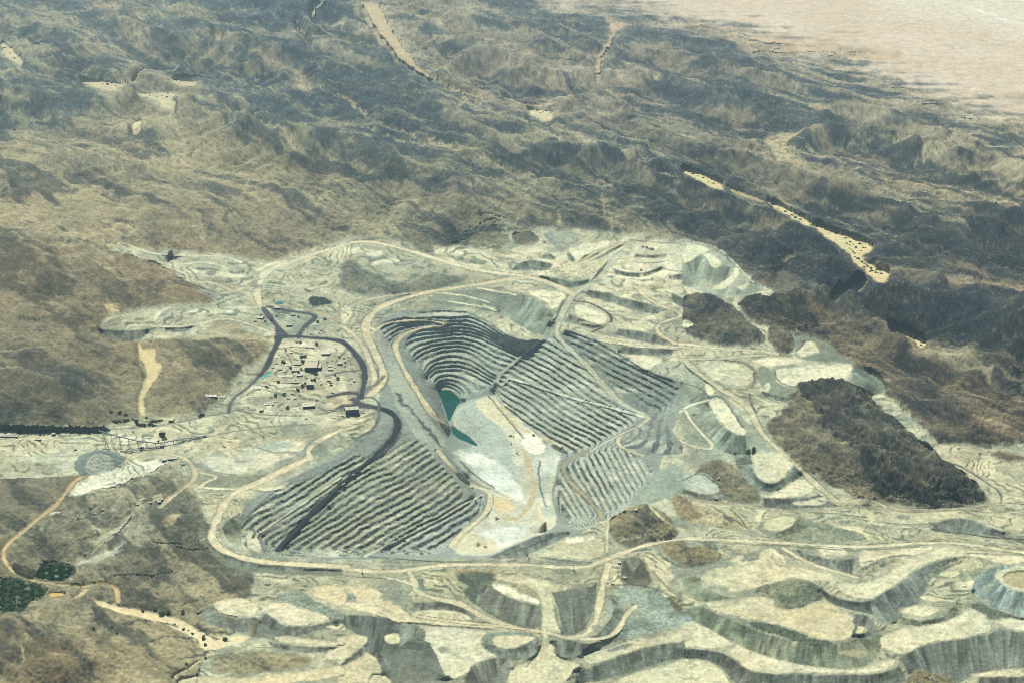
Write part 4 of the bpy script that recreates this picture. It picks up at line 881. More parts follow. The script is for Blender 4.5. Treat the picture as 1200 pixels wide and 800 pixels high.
# ================================================================== LOWER LEFT
# dust-white ground
fill('G 240,150 260,112 330,75 420,40 540,15 600,20 560,50 470,85 380,120 310,140', C_(232, 230, 206), fe=4, op=.85, wob=8, k=1)
fill('G 200,385 280,375 380,345 440,300 430,340 360,380 260,390', C_(222, 218, 190), fe=3, op=.6, wob=8, k=1)
fill('G 170,210 210,200 225,203 190,212', C_(232, 228, 200), fe=1, wob=3)
fill('G 320,300 400,260 440,220 470,200 460,230 400,290 350,330', C_(212, 206, 168), fe=2.5, op=.6, wob=6, k=1)
fill('G 560,250 620,210 640,220 590,262', C_(220, 200, 150), fe=2, wob=4)
fill('G 700,250 760,300 800,352 900,388 1000,398 1200,402 1200,425 1000,420 860,412 780,390 735,345 700,300', C_(128, 136, 112), fe=2, wob=4, k=6, rb=.3)
scarp('G 733,290 770,335 850,368 950,385 1100,392 1200,396', 'G 738,320 775,362 850,396 950,405 1100,405 1200,406', 0, -12, C_(130, 137, 125), wob=2)
# pale sorted ponds west of the pit
fill('G 700,20 760,0 860,-30 1000,-60 1080,-40 1060,-10 960,30 880,62 790,66 740,52', C_(222, 214, 176), var=C_(206, 204, 172), wob=4, k=1)
fill('D 895,755 960,745 1020,752 1030,770 960,785 900,778', C_(186, 198, 176), wob=3, fe=1.5)
fill('D 880,690 1000,700 1120,715 1180,720 1100,745 960,735 860,720', C_(150, 156, 128), wob=5, fe=2, op=.7)
fill('D 1050,620 1200,640 1200,700 1080,690 1000,670', C_(212, 206, 168), wob=4, fe=2, op=.7)
fill('D 640,750 760,740 860,740 820,780 700,798 640,780', C_(222, 208, 164), wob=4, op=.8)
fill('E 0,640 100,650 130,690 60,730 0,745', C_(216, 208, 166), var=C_(192, 190, 154), wob=4)
road('D 890,770 960,745 1050,735 1200,700 | E 60,690 120,700', 1.4, C_(196, 180, 132), edge=C_(150, 144, 108), flat=False)
road('G 690,5 760,-25 900,-45 1000,-60', 1.0, C_(196, 180, 132), flat=False)
fill('G 690,110 740,80 820,70 900,70 960,55 900,100 830,118 760,120', C_(146, 150, 122), wob=3, fe=1.5, rb=.2)
fill('G 880,115 940,118 1000,100 1020,95 1000,120 960,125 900,122', C_(218, 210, 170), wob=2)
fill('G 810,180 850,178 850,210 830,230 800,220', C_(206, 200, 160), wob=2)
scarp('G 780,260 800,230 840,205', 'G 800,300 840,320 850,290', 0, -8, C_(140, 148, 124))
road('G 700,112 730,90 772,76 700,60 690,60', 2.0, C_(222, 210, 168), edge=C_(140, 136, 104))
road('G 700,112 760,118 824,121', 1.6, C_(230, 222, 184))
road('G 590,-5 640,5 672,30 690,62 680,92 640,120 600,145 560,180', 3.2, C_(202, 188, 142), edge=C_(130, 126, 96))
road('D 640,770 600,780 | G 520,-10 590,-5', 2.0, C_(206, 194, 150))
road('G 540,310 600,318 680,312 725,290', 1.0, C_(214, 204, 160), flat=False, wob=2)
road('G 480,470 540,430 610,410', .8, C_(206, 196, 156), flat=False, wob=2)
road('G 320,345 360,310 400,285', 1.0, C_(222, 214, 180), flat=False, wob=3)
# main rim road
road('G 1090,8 1050,28 980,62 900,100 835,125 795,160 768,215 745,262 742,295 775,332 850,362 950,378 1080,385 1220,392', 4.6, C_(220, 206, 162), edge=C_(134, 130, 102), berm=1)
road('D 1200,710 1140,735 1080,775 | G 1090,8', 3.5, C_(216, 204, 160), edge=C_(140, 138, 108))
road('G 1010,100 980,118 900,112', 1.4, C_(216, 206, 166), flat=False)
# tan road on the left
road('G 320,60 262,88 225,140 185,185 130,222 65,278 15,318 8,350 25,385 60,420 120,442 200,456 290,460 345,445 385,452 412,470 416,515', 3.0, C_(204, 178, 120), edge=C_(112, 100, 70))
road('G 300,470 285,485 260,500', 4.0, C_(206, 184, 132), flat=False)
road('G -60,82 100,78 180,73 260,70 310,62', 1.5, C_(214, 204, 160))
road('G 320,60 370,45 440,20 520,-12', 1.8, C_(212, 196, 144), edge=C_(150, 144, 110))
fill('G 30,380 110,400 150,420 110,440 60,425', C_(90, 88, 66), wob=3, rb=.4)
# stream bed
fill('G 318,512 345,505 400,528 480,542 560,558 640,578 705,620 765,640 860,632 885,645 800,668 742,694 705,675 680,642 600,602 500,572 380,542', C_(222, 208, 170), k=4, wob=3, a=.05, fe=1.2)
road('G 600,785 665,748 720,712 742,690', 1.2, C_(216, 202, 160), k=4, wob=3)
road('G 100,565 160,580 240,610', .8, C_(196, 182, 140), k=0, flat=False, wob=2)
road('G 75,680 90,720 70,750', 1.4, C_(196, 178, 130), k=0, flat=False, wob=4)
for s in ('G 250,575 300,565 355,570', 'G 525,660 600,640 680,635 700,660', 'G 640,720 700,700 735,690', 'G 440,600 480,580 530,590', 'G 390,520 480,530', 'G 560,590 620,600', 'G 710,620 800,625 820,620',
          'G 60,390 100,400', 'G 700,510 640,530', 'G 130,250 150,300 180,345', 'G 280,290 340,280', 'G 120,300 150,345', 'G 770,485 850,465', 'G 760,650 700,600', 'G 940,460 990,455', 'G 560,265 600,250'):
    road(s, 1.6, C_(82, 86, 72), k=0, fe=1.4, wob=8, flat=False, mo=1)
fill('G 400,360 500,345 560,380 480,420 400,400', C_(150, 146, 112), fe=3, wob=6, op=.6)
fill('G 320,640 380,635 420,680 400,710 340,700', C_(116, 116, 92), fe=3, wob=6, op=.7)
fill('G 260,690 300,700 340,770 350,800 300,800 280,740', C_(84, 88, 72), fe=2, wob=6, op=.8)  # right flank of the hill, its shade put into the ground colour
fill('G 120,660 200,650 260,700 280,780 260,800 60,800 60,740', C_(150, 132, 94), fe=4, wob=8, op=.7, a=1.3)
for (u, v, h) in [(55, 765, 75), (75, 770, 60), (110, 790, 5), (25, 790, 40)]:
    x = int(u - U0); y = int(v - V0); hs[y - 1:y + 2, x - 2:x + 3] = h; hw[y - 1:y + 2, x - 2:x + 3] = 1
# water-fed green hollow
fill('G 148,375 200,378 262,392 240,440 180,446 115,430', C_(62, 84, 50), k=1, h=-8, a=0, wob=10, fe=1.5)
fill('G -60,425 60,435 150,455 172,490 120,522 50,556 -60,552', C_(60, 80, 48), k=1, h=-8, a=0, wob=10, fe=1.5)
fill('G 168,480 230,478 232,494 175,500', C_(196, 164, 90), k=1, h=-8, a=0, wob=1.5)
# bench pads
fill('G 748,522 800,505 860,504 907,525 892,566 840,571 780,561 752,541', C_(220, 210, 168), h=6, k=1, wob=1.5)
scarp('G 745,525 754,545 782,566 842,576 895,570', 'G 690,560 740,600 800,612 880,628 915,590', 6, -14, C_(136, 141, 126), wob=2.5)
scarp('G 895,570 940,590 1000,612', 'G 870,635 920,648 1000,632', 2, -14, C_(160, 156, 122), wob=2)
fill('G 980,490 1060,480 1120,520 1210,562 1210,585 1100,548 1000,522 960,505', C_(148, 162, 146), k=6, rb=.8, wob=3)
fill('G 920,545 972,508 1040,530 1100,550 1178,574 1080,596 1022,606 982,582', C_(222, 212, 172), h=2, k=1, wob=1.5)
scarp('G 925,552 982,588 1024,610 1082,602 1180,580', 'G 900,620 940,650 1020,642 1100,622 1200,605', 2, -16, C_(132, 138, 126), c2=C_(136, 148, 134), wob=3)
fill('G 1065,475 1130,458 1205,458 1218,470 1218,520 1200,532 1140,512', C_(222, 206, 156), k=1, h=-6, wob=2)
fill('G 1130,602 1200,590 1215,600 1215,614 1200,614', C_(220, 210, 168), k=1, wob=1.5)
fill('G 955,640 1000,632 1080,645 1205,650 1212,655 1212,664 1200,670 1100,665 1000,662', C_(218, 208, 164), h=-18, k=1, wob=2)
scarp('G 945,655 1000,668 1100,672 1200,676', 'G 960,675 1040,692 1140,698 1160,690', -15, -26, C_(135, 138, 125), wob=3)
fill('G 1138,702 1160,680 1200,672 1210,675 1210,715 1200,722 1150,716', C_(220, 210, 166), h=-28, k=1, wob=1.5)
fill('G 760,700 900,690 1080,700 1100,730 1000,760 800,770 740,750', C_(150, 146, 110), fe=3, wob=6, a=.3, k=0, var=C_(176, 168, 128))
fill('G 620,800 640,788 720,776 800,782 900,778 1000,768 1100,752 1200,738 1215,740 1215,775 1200,775 1100,790 1000,805 900,850 620,850', C_(216, 202, 154), k=1, h=-30, wob=2)

# ================================================================== LEFT: stockpile flats and the plant
fill('D -60,700 0,700 200,706 375,705 400,698 500,690 640,680 800,650 820,660 700,700 560,770 | G 330,60 250,70 100,80 -60,84 | G -60,60', C_(206, 204, 168), var=C_(184, 186, 154), wob=4, k=1, a=.03)
fill('G -60,25 100,22 180,30 210,45 180,68 60,75 -60,80', C_(160, 160, 130), fe=2, wob=4)
fill('D 380,725 500,735 560,745 640,755 560,775 450,780 400,760', C_(222, 220, 192), fe=1.5, wob=4)
fill('Z -60,510 0,512 80,514 86,524 40,530 -60,530', C_(214, 206, 166), wob=3)
for k_ in range(5):
    for j_ in range(7):
        u = 6 + j_ * 11 + k_ * 3; v = 511 + k_ * 3.2
        if u < 84: road('Z %g,%g %g,%g' % (u, v, u + 5, v - 1.6), .45, C_(150, 146, 112), k=1, wob=.3, flat=False, fe=.5)
road('D -60,725 100,724 220,722 300,718 390,715', 1.0, C_(190, 186, 154), k=2)
road('Z -60,535.5 40,535 80,534 96,532', 1.2, C_(172, 170, 138), k=2)
# paved and plant roads
PV = C_(104, 110, 110)
road('D 385,707 500,702 600,690 700,667 800,650 840,638', 1.5, C_(126, 130, 122), k=7, mo=.3)
road('D 440,790 480,775 560,772 700,742 830,715 960,698 1100,690', 1.2, C_(130, 134, 120), k=7, mo=.3)
road('D 805,650 806,625 820,600 850,578 885,550 915,518', 1.9, C_(92, 96, 98), k=7, mo=.2, h=None)
road('D 915,518 935,495 948,465 962,435 975,405 985,385', 3.2, C_(86, 90, 94), k=7, mo=.2)
road('D 925,282 942,305 960,330 985,358 1010,382 990,384 975,392', 3.6, C_(88, 92, 94), k=7, mo=.2)
fill('D 965,345 990,352 1012,380 985,392 968,380', C_(88, 92, 94), k=7, wob=.5, mo=.2)
road('D 975,384 1020,382 1060,382 1110,388 1160,392 1200,398 | E 30,420 55,452 78,480 84,520 78,560 66,598', 3.0, C_(84, 88, 92), k=7, mo=.2)
road('D 1050,384 1060,360 1085,335 1108,318 1105,306 1060,298 1000,290 945,278', 3.4, C_(90, 92, 92), k=7, mo=.2)
road('E 10,505 40,503 78,498', 1.4, C_(92, 96, 96), k=7, mo=.2)
road('D 970,427 1020,420 1080,420 1112,428', 1.1, C_(110, 114, 108), k=7, mo=.2)
road('D 830,640 900,656 1000,660 1100,658 1180,645 | E 0,610', 1.3, C_(112, 112, 98), k=7, mo=.2)
road('D 820,628 900,620 1000,595 1080,575 1140,560', 1.5, C_(200, 192, 152))
fill('E -45,595 20,590 60,600 70,612 140,628 140,640 60,632 -10,640 -30,625', C_(84, 86, 86), k=7, mo=.3, wob=.8, h=2)
fill('E -2,612 25,605 45,612 25,622 0,620', C_(196, 188, 148), k=1, wob=.6, h=2)
road('E 60,600 100,560 130,545 150,520', 2.2, C_(120, 120, 110), k=7)
road('E 66,600 100,592 125,605 135,622 130,640', 1.4, C_(96, 98, 94), k=7)
road('E 130,632 135,660 120,700 80,730 40,740', 2.2, C_(112, 114, 106), k=7)
road('E -60,640 0,633 40,640', 1.0, C_(104, 104, 92), k=7)
fill('D 1100,435 1160,425 1185,440 1180,460 1140,470 1100,455', C_(132, 128, 108), wob=1.5, h=0, k=1)
fill('D 1130,455 1165,450 1172,530 1140,535 1125,500', C_(104, 102, 92), wob=1.5, h=0, k=1)
fill('D 1000,390 1060,396 1120,400 1200,415 | E 40,450 65,490 70,560 40,595 | D 1140,660 1000,655 840,632 860,580 930,520 960,450 985,395', C_(220, 212, 174), var=C_(176, 170, 136), vs=.10, op=.85, wob=3, k=None, mo=1.2)
# re-lay the road round the plant over that ground
road('D 915,518 935,495 948,465 962,435 975,405 985,385', 3.5, C_(72, 76, 80), k=7, mo=.2)
road('D 975,384 1020,382 1060,382 1110,388 1160,392 1200,398 | E 30,420 55,452 78,480 84,520 78,560 66,598', 3.8, C_(70, 75, 78), k=7, mo=.2)
road('D 970,427 1020,420 1080,420 1112,428', 1.1, C_(116, 118, 108), k=7, mo=.2)
road('E -55,520 10,505 40,503 78,498', 1.6, C_(98, 100, 96), k=7, mo=.2)
scarp('E -50,590 -20,582 20,572 60,575', 'E -50,598 -10,592 25,585 62,588', 6, 1, C_(104, 107, 106))
fill('D 1080,245 1130,240 1180,262 1140,275 1090,282', C_(64, 76, 78), wob=5, rb=2.2, a=.3, h=8, k=6)
fill('D 1060,210 1100,225 1110,230 1080,228', C_(80, 86, 76), wob=2, rb=.6)
fill('D 925,235 955,225 960,250 935,252', C_(92, 96, 80), wob=2, rb=.6)
fill('D 945,287 1000,290 1030,300 980,305', C_(96, 100, 92), wob=2, rb=.5)
road('D 940,270 1000,270 1070,285 1130,300 1200,330', 1.8, C_(196, 180, 132), edge=C_(150, 144, 112))
road('D 905,180 1000,190 1100,205 1200,225', 1.6, C_(206, 198, 158), edge=C_(150, 150, 122), flat=False)

# ================================================================== FINER TRACES
G1 = C_(136, 146, 124); G2 = C_(112, 124, 106); P1 = C_(226, 220, 182); T1 = C_(212, 200, 154)
def rim(s, w=.9, c=None, o=0): road(s, w, C_(92, 102, 88) if c is None else c, k=1, fe=.9, wob=2.5, flat=False, mo=1)
for s in ('E 320,95 420,105 480,130 560,142', 'E 520,60 560,72 620,95 700,90', 'E 690,45 740,60 790,48', 'E 640,135 700,150 760,140', 'E 1000,40 1100,52 1180,58', 'E 930,215 1000,235 1060,240', 'E 1040,120 1100,125 1150,118',
          'E 1120,140 1170,155 1200,150', 'E 1020,195 1060,210 1120,205', 'E 960,300 1000,312 1040,305', 'E 860,395 960,410 1080,425 1180,428', 'E 700,240 740,250 770,240', 'E 520,110 560,118 600,112',
          'F 40,470 110,462 200,468 250,495 262,540 240,565', 'F 320,495 330,540 400,562 480,548', 'F 250,455 330,447 410,452', 'F 90,595 130,590 160,620 210,700', 'F 0,545 60,560 100,600',
          'F 385,440 420,420 430,396', 'F 270,590 300,600 340,615', 'I 0,90 60,60 110,95', 'I 170,190 210,230 230,260', 'I 100,180 160,215 210,245', 'I 300,215 380,208', 'I 610,225 700,238 830,245 920,236',
          'I 60,305 160,310 330,318 480,328 620,335 830,322', 'I 620,380 700,365 800,350', 'I 440,445 490,470 500,505', 'I 760,530 830,515 900,522', 'I 1000,345 1100,350 1200,350', 'I 880,300 960,296 1080,312 1200,330',
          'H 0,425 100,430 200,440', 'H 300,430 360,425 400,440', 'H 560,415 640,420 720,435 800,450', 'H 250,590 350,600 480,608 560,615', 'H 120,560 200,590 300,592', 'H 760,450 830,460 890,450', 'H 1060,345 1100,350 1150,372', 'H 940,470 1000,452 1080,462 1150,490',
          'H 650,745 690,700 700,670', 'H 850,700 920,680 1000,655', 'H 420,20 440,50 490,85 540,115', 'H 700,20 690,60 700,120 720,180', 'E 520,590 560,640 600,690 640,740', 'G 880,120 940,130 1000,120',
          'G 620,330 680,340 730,330', 'G 400,430 470,420 540,430', 'D 660,140 740,150 840,160', 'D 700,210 760,225 820,250', 'D 430,340 520,330 600,340', 'D 620,290 700,278 800,272',
          'D 1020,270 1100,290 1180,300', 'D 1040,440 1100,450', 'D 900,770 960,790 1040,785'):
    rim(s)
for s in ('E 560,100 640,95 700,85', 'E 420,72 480,78 540,60', 'E 880,60 950,45 1010,42', 'E 1060,230 1120,235 1180,225', 'E 840,330 900,345 960,335', 'F 120,430 200,440 280,436', 'F 100,500 150,520 200,515', 'I 640,240 760,250 860,258', 'I 300,330 340,350 360,372',
          'H 150,430 230,445 260,470', 'H 620,420 680,440 700,470', 'H 980,300 1040,290 1120,275', 'G 250,240 300,230 380,190 430,150', 'G 210,250 260,220 330,190', 'G 420,90 500,70 560,60', 'D 560,700 640,720 760,728', 'D 400,745 470,735 560,740', 'D 660,715 760,700 900,690', 'E 20,660 70,675 110,665'):
    road(s, 1.3, P1, k=1, fe=1.3, wob=4, flat=False, mo=1)
for (u, v, w_, h_) in [(478, 306, 16, 3), (520, 300, 14, 3), (560, 309, 10, 2.5), (590, 296, 12, 3), (640, 303, 12, 2.5), (655, 318, 10, 3), (700, 330, 8, 3), (712, 352, 10, 3), (740, 340, 9, 2.5), (770, 330, 9, 3), (786, 352, 8, 2.5), (735, 420, 10, 3), (752, 432, 9, 3),
                       (830, 480, 6, 2.5), (842, 500, 7, 3), (815, 512, 6, 2), (880, 470, 7, 2), (905, 600, 12, 3), (940, 612, 14, 3), (980, 606, 12, 2.5), (1020, 618, 14, 3), (1060, 606, 10, 2.5), (1100, 614, 14, 3), (1150, 608, 12, 2.5), (880, 625, 12, 3), (850, 640, 10, 2.5),
                       (500, 690, 14, 4), (455, 700, 12, 3.5), (540, 700, 10, 3), (470, 735, 12, 4), (520, 760, 10, 4), (600, 770, 12, 4), (700, 735, 10, 3), (720, 700, 8, 3), (770, 690, 9, 3), (790, 720, 9, 4), (760, 745, 10, 3), (330, 690, 12, 3), (360, 705, 10, 3), (300, 745, 9, 3), (345, 735, 9, 3),
                       (250, 520, 12, 2.5), (300, 512, 14, 3), (340, 530, 10, 2.5), (370, 520, 10, 2.5), (280, 540, 8, 2), (420, 515, 8, 2), (250, 372, 10, 2), (280, 345, 10, 2.5), (300, 335, 8, 2), (330, 345, 8, 2), (360, 325, 14, 3), (400, 312, 12, 3), (430, 345, 10, 3)]:
    a_ = np.linspace(0, 2 * math.pi, 9)[:-1]
    pts = np.stack([u + w_ * np.cos(a_) * (.7 + .5 * np.random.RandomState(int(u * 3 + v)).rand(8)), v + h_ * np.sin(a_) * (.7 + .5 * np.random.RandomState(int(u + v * 5)).rand(8)) + .25 * w_ * .3 * np.cos(a_)], 1)
    fill(pts, G1 if int(u) % 3 else G2, fe=1.6, wob=5, op=.75, rb=.6)
# ================================================================== BUILD THE TERRAIN
h = solve(hs, hw)
h = np.where(h < 0, h * .84, h)
h = np.where((h > -125) & (kind != 3), h * (1 - .40 * sstep(612, 655, VV + (UU - 700) * .04)), h)
fixed = blur((hw > 0).astype(np.float32), 2)
hb = blur(h, 9)
nat = sstep(.25, .7, blur(amp, 4)) * (kind == 0)
h = h * (1 - nat) + hb * nat
h = np.where(bench > .05, blur(h, 2) * .8 + h * .2, h)
# roads without survey heights follow a graded profile
for (p, w, sl, m, d, arc, berm) in roads:
    seg = np.concatenate([[0], np.cumsum(np.hypot(np.diff(p[:, 0]), np.diff(p[:, 1]) * float(1 / math.sin(PITCH + math.atan((p[:, 1].mean() - 400) / F)))))])
    n = max(int(seg[-1] / 3), 3); ss = np.linspace(0, seg[-1], n)
    px = np.interp(ss, seg, p[:, 0]); py = np.interp(ss, seg, p[:, 1])
    hv = h[np.clip((py - V0).astype(int), 0, HH - 1), np.clip((px - U0).astype(int), 0, W - 1)].astype(np.float64)
    for _ in range(12): hv[1:-1] = .25 * hv[:-2] + .5 * hv[1:-1] + .25 * hv[2:]
    prof = np.interp(arc, ss, hv).astype(np.float32)
    mm = np.clip((w + 2.0 - d) / 2.0, 0, 1) * (bench[sl] < .3)
    h[sl] = h[sl] * (1 - mm) + prof * mm
# benches
BH = 13.0
hj = h + (fbm(UU / 7, VV / 5, 3, 301) - .5) * 3.6 + (fbm(UU / 60, VV / 40, 3, 303) - .5) * 13
BHM = np.where(blur(((UU < 562) & (VV > 495)).astype(np.float32), 0) > .5, 10.0, BH)
kk = hj / BHM; kf = np.floor(kk); fr = kk - kf
tw = tread + .08 + (fbm(UU / 60, VV / 40, 2, 315) - .5) * .35 + (fbm(UU / 10, VV / 6, 2, 311) - .5) * .22
ris = np.clip((fr - tw) / (1 - tw), 0, 1)
ht = BHM * (kf + ris) - (hj - h) * .3
bm = np.clip(bench, 0, 1)
h = h * (1 - bm) + ht * bm
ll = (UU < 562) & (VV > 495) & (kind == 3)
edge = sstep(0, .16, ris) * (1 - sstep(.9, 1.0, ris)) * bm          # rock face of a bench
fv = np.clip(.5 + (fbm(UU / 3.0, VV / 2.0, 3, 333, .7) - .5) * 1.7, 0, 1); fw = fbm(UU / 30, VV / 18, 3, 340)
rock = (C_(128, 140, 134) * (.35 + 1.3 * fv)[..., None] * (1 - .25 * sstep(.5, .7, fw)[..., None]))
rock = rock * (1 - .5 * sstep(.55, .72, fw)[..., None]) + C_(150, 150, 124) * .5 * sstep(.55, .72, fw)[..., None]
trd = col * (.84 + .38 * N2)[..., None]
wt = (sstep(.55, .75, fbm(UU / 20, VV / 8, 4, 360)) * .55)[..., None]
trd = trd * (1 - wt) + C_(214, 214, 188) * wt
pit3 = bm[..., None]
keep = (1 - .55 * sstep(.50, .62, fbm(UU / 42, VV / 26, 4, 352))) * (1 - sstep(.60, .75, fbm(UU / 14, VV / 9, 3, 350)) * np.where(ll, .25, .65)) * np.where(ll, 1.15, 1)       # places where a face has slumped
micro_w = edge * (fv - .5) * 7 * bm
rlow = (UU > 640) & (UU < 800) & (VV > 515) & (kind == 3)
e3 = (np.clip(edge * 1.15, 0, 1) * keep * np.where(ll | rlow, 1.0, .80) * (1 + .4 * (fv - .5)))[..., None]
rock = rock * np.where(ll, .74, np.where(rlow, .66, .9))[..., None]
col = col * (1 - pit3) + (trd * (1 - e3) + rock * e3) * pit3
lum = col.mean(-1, keepdims=True)
wkg = ((kind == 1) | (kind == 2) | (kind == 6) | (kind == 3))[..., None] * .30
col = col * (1 - wkg) + lum * np.array([.99, 1.05, .98], np.float32) * wkg
col *= np.array([.985, .995, 1.03], np.float32)
# relief noise
rr = REL * np.clip(amp, 0, 1.4)
rr *= 1 - .85 * sstep(.2, .9, blur((kind == 4).astype(np.float32), 9)) 
d6_ = (kind == 6)[..., None]; col = np.where(d6_, col * np.array([1.02, 1.02, .95], np.float32), col)
# ---- water-carved relief of the hills, worked out on the ground plane
def carve():
    xa, xb, ya, yb = -8200.0, 8200.0, 2600.0, 17000.0
    natc = sstep(.3, .8, blur(((kind == 0)).astype(np.float32) * np.clip(amp, 0, 1), 3))
    def sample(a, X, Y):
        # ground plane -> survey cell
        t = np.arctan2(H, Y); ys = np.tan(PITCH - t)          # elevation angle below the axis
        v = 400 - ys * F
        dxr = 1 / (CP + (400 - v) / F * SP); u = 600 + X / Y / dxr * F
        iu_ = np.clip((u - U0), 0, W - 1).astype(int); iv_ = np.clip(v - V0, 0, HH - 1).astype(int)
        return a[iv_, iu_]
    z = None
    for dx, steps in ((120.0, 120), (60.0, 70), (30.0, 55)):
        nx = int((xb - xa) / dx); ny = int((yb - ya) / dx)
        X, Y = np.meshgrid(xa + (np.arange(nx) + .5) * dx, ya + (np.arange(ny) + .5) * dx)
        X = X.astype(np.float32); Y = Y.astype(np.float32)
        Um = sample(natc, X, Y) * sample(RELIEF, X, Y) / 80.0
        base = (Um < .12)
        xr = X * math.cos(ANG) - Y * math.sin(ANG); yr = X * math.sin(ANG) + Y * math.cos(ANG)
        hard = sstep(.3, .7, fbm(xr / 2600, (yr + 260 * (fbm(X / 900, Y / 900, 3, 805) - .5) * 2) / 230, 4, 801))
        Kx = .10 * (.25 + 1.3 * hard + .4 * fbm(X / 400, Y / 400, 3, 811))
        n1 = fbm(xr / 700, yr / 380, 5, 821, .6)
        if z is None: z = n1 * 120
        else:
            zy = np.clip((np.arange(ny) + .5) / ny * z.shape[0] - .5, 0, z.shape[0] - 1.001); zx = np.clip((np.arange(nx) + .5) / nx * z.shape[1] - .5, 0, z.shape[1] - 1.001)
            yi = zy.astype(int); xi = zx.astype(int); fy = (zy - yi)[:, None]; fx = (zx - xi)[None]
            A_ = z[yi][:, xi]; B_ = z[yi][:, xi + 1]; C__ = z[yi + 1][:, xi]; D_ = z[yi + 1][:, xi + 1]
            z = (A_ * (1 - fx) + B_ * fx) * (1 - fy) + (C__ * (1 - fx) + D_ * fx) * fy
            z = z + (fbm(X / (dx * 5), Y / (dx * 5), 3, 831) - .5) * dx * .25
        z = np.where(base, 0, z).astype(np.float32)
        idx = np.arange(nx * ny).reshape(ny, nx)
        offs = [(a, b, math.hypot(a, b)) for a in (-1, 0, 1) for b in (-1, 0, 1) if a or b]
        for st in range(steps):
            zp = np.pad(z, 1, mode='constant', constant_values=0); best = np.zeros_like(z); rec = idx.copy(); rd = np.ones_like(z)
            for a, b, d in offs:
                s = (z - zp[1 + a:1 + a + ny, 1 + b:1 + b + nx]) / (d * dx)
                m = s > best
                ia = np.clip(np.arange(ny) + a, 0, ny - 1)[:, None]; ib = np.clip(np.arange(nx) + b, 0, nx - 1)[None, :]
                best = np.where(m, s, best); rec = np.where(m, ia * nx + ib, rec); rd = np.where(m, d, rd)
            if st % 4 == 0 or st == steps - 1:
                R = rec.ravel().copy(); self_ = R == np.arange(nx * ny)
                S = np.full(nx * ny, dx * dx, np.float64); 
                Wt = np.where(self_, 0, 1.0)
                for _ in range(10):
                    S = S + np.bincount(R, weights=S * Wt, minlength=nx * ny)
                    Wt = Wt * Wt[R]; R = R[R]
                Ar = np.sqrt(S).reshape(ny, nx).astype(np.float32)
            Fk = Kx * Ar / (dx * rd) * 1.0
            zr = z.ravel()[rec]
            z2 = (z + Um * 2.2 + Fk * zr) / (1 + Fk)
            z2 = np.minimum(z2, zr + .75 * dx * rd + np.where(best > 0, 0, 1e9))
            q = np.pad(z2, 1, mode='edge'); z2 = z2 * .94 + .015 * (q[:-2, 1:-1] + q[2:, 1:-1] + q[1:-1, :-2] + q[1:-1, 2:])
            z = np.where(base, 0, z2).astype(np.float32)
    return z, np.log(Ar * Ar / (dx * dx) + 1).astype(np.float32), (xa, ya, dx, nx, ny)
DEM, FLOW, DG = carve()
def dem_at(a, X, Y):
    xa, ya, dx, nx, ny = DG
    fx = np.clip((X - xa) / dx - .5, 0, nx - 1.001); fy = np.clip((Y - ya) / dx - .5, 0, ny - 1.001)
    i = fx.astype(int); j = fy.astype(int); fx = (fx - i).astype(np.float32); fy = (fy - j).astype(np.float32)
    return (a[j, i] * (1 - fx) + a[j, i + 1] * fx) * (1 - fy) + (a[j + 1, i] * (1 - fx) + a[j + 1, i + 1] * fx) * fy
nat = sstep(.25, .7, blur(amp, 4)) * (kind == 0)
h = h * (1 - nat * .45)
# where each cell ends up on the ground, so that tones follow the gullies
t_ = (h - H) / ray(UU, VV)[2]; PX_ = ray(UU, VV)[0] * t_; PY_ = ray(UU, VV)[1] * t_
FL = dem_at(FLOW, PX_, PY_); DZ = dem_at(DEM, PX_, PY_); DB = dem_at(blur(DEM, 9), PX_, PY_)
# tone of bare rock: short bands and specks along the strike, darker on the ribs
B5 = fbm(xs / 70, (ys + wob_) / 18, 4, 500, .65); B6 = fbm(GX / 11, GY / 16, 2, 520, .7)
natm = ((kind == 0)).astype(np.float32); natm = blur(natm, 1)
B7 = fbm(UU / 2.4, VV / 1.5, 2, 530, .7)
d1 = .34 * B5 + .22 * B6 + .22 * R3_ + .22 * B7
d1 = (d1 - d1.mean()) / d1.std()
det = np.clip(1 + d1 * (.07 + .07 * CRAG), .4, 1.7)
col = .30 * np.power(np.clip(col, .004, 1) / .30, 1.16)
gray = col.mean(-1, keepdims=True) * np.array([1.0, 1.01, .86], np.float32)
nn = (natm * .26)[..., None]; col = col * (1 - nn) + gray * nn
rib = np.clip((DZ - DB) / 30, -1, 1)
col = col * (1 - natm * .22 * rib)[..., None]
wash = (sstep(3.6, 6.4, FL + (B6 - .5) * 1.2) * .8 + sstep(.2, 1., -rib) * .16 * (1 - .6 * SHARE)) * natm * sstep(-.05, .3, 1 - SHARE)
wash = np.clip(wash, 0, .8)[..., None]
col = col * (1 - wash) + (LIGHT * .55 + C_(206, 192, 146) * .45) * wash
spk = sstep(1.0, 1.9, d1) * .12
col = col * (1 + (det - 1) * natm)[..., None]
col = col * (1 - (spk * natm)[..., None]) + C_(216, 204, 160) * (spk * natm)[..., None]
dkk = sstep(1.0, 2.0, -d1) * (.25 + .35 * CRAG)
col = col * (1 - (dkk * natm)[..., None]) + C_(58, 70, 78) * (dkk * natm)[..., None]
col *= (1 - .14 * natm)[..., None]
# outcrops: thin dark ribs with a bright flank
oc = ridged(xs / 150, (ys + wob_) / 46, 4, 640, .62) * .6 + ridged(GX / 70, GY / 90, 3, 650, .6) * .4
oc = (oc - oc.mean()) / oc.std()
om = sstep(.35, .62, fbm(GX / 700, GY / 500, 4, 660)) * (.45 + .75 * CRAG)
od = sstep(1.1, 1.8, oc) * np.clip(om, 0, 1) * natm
col = col * (1 - (.62 * od)[..., None]) + C_(50, 62, 68) * (.62 * od)[..., None]
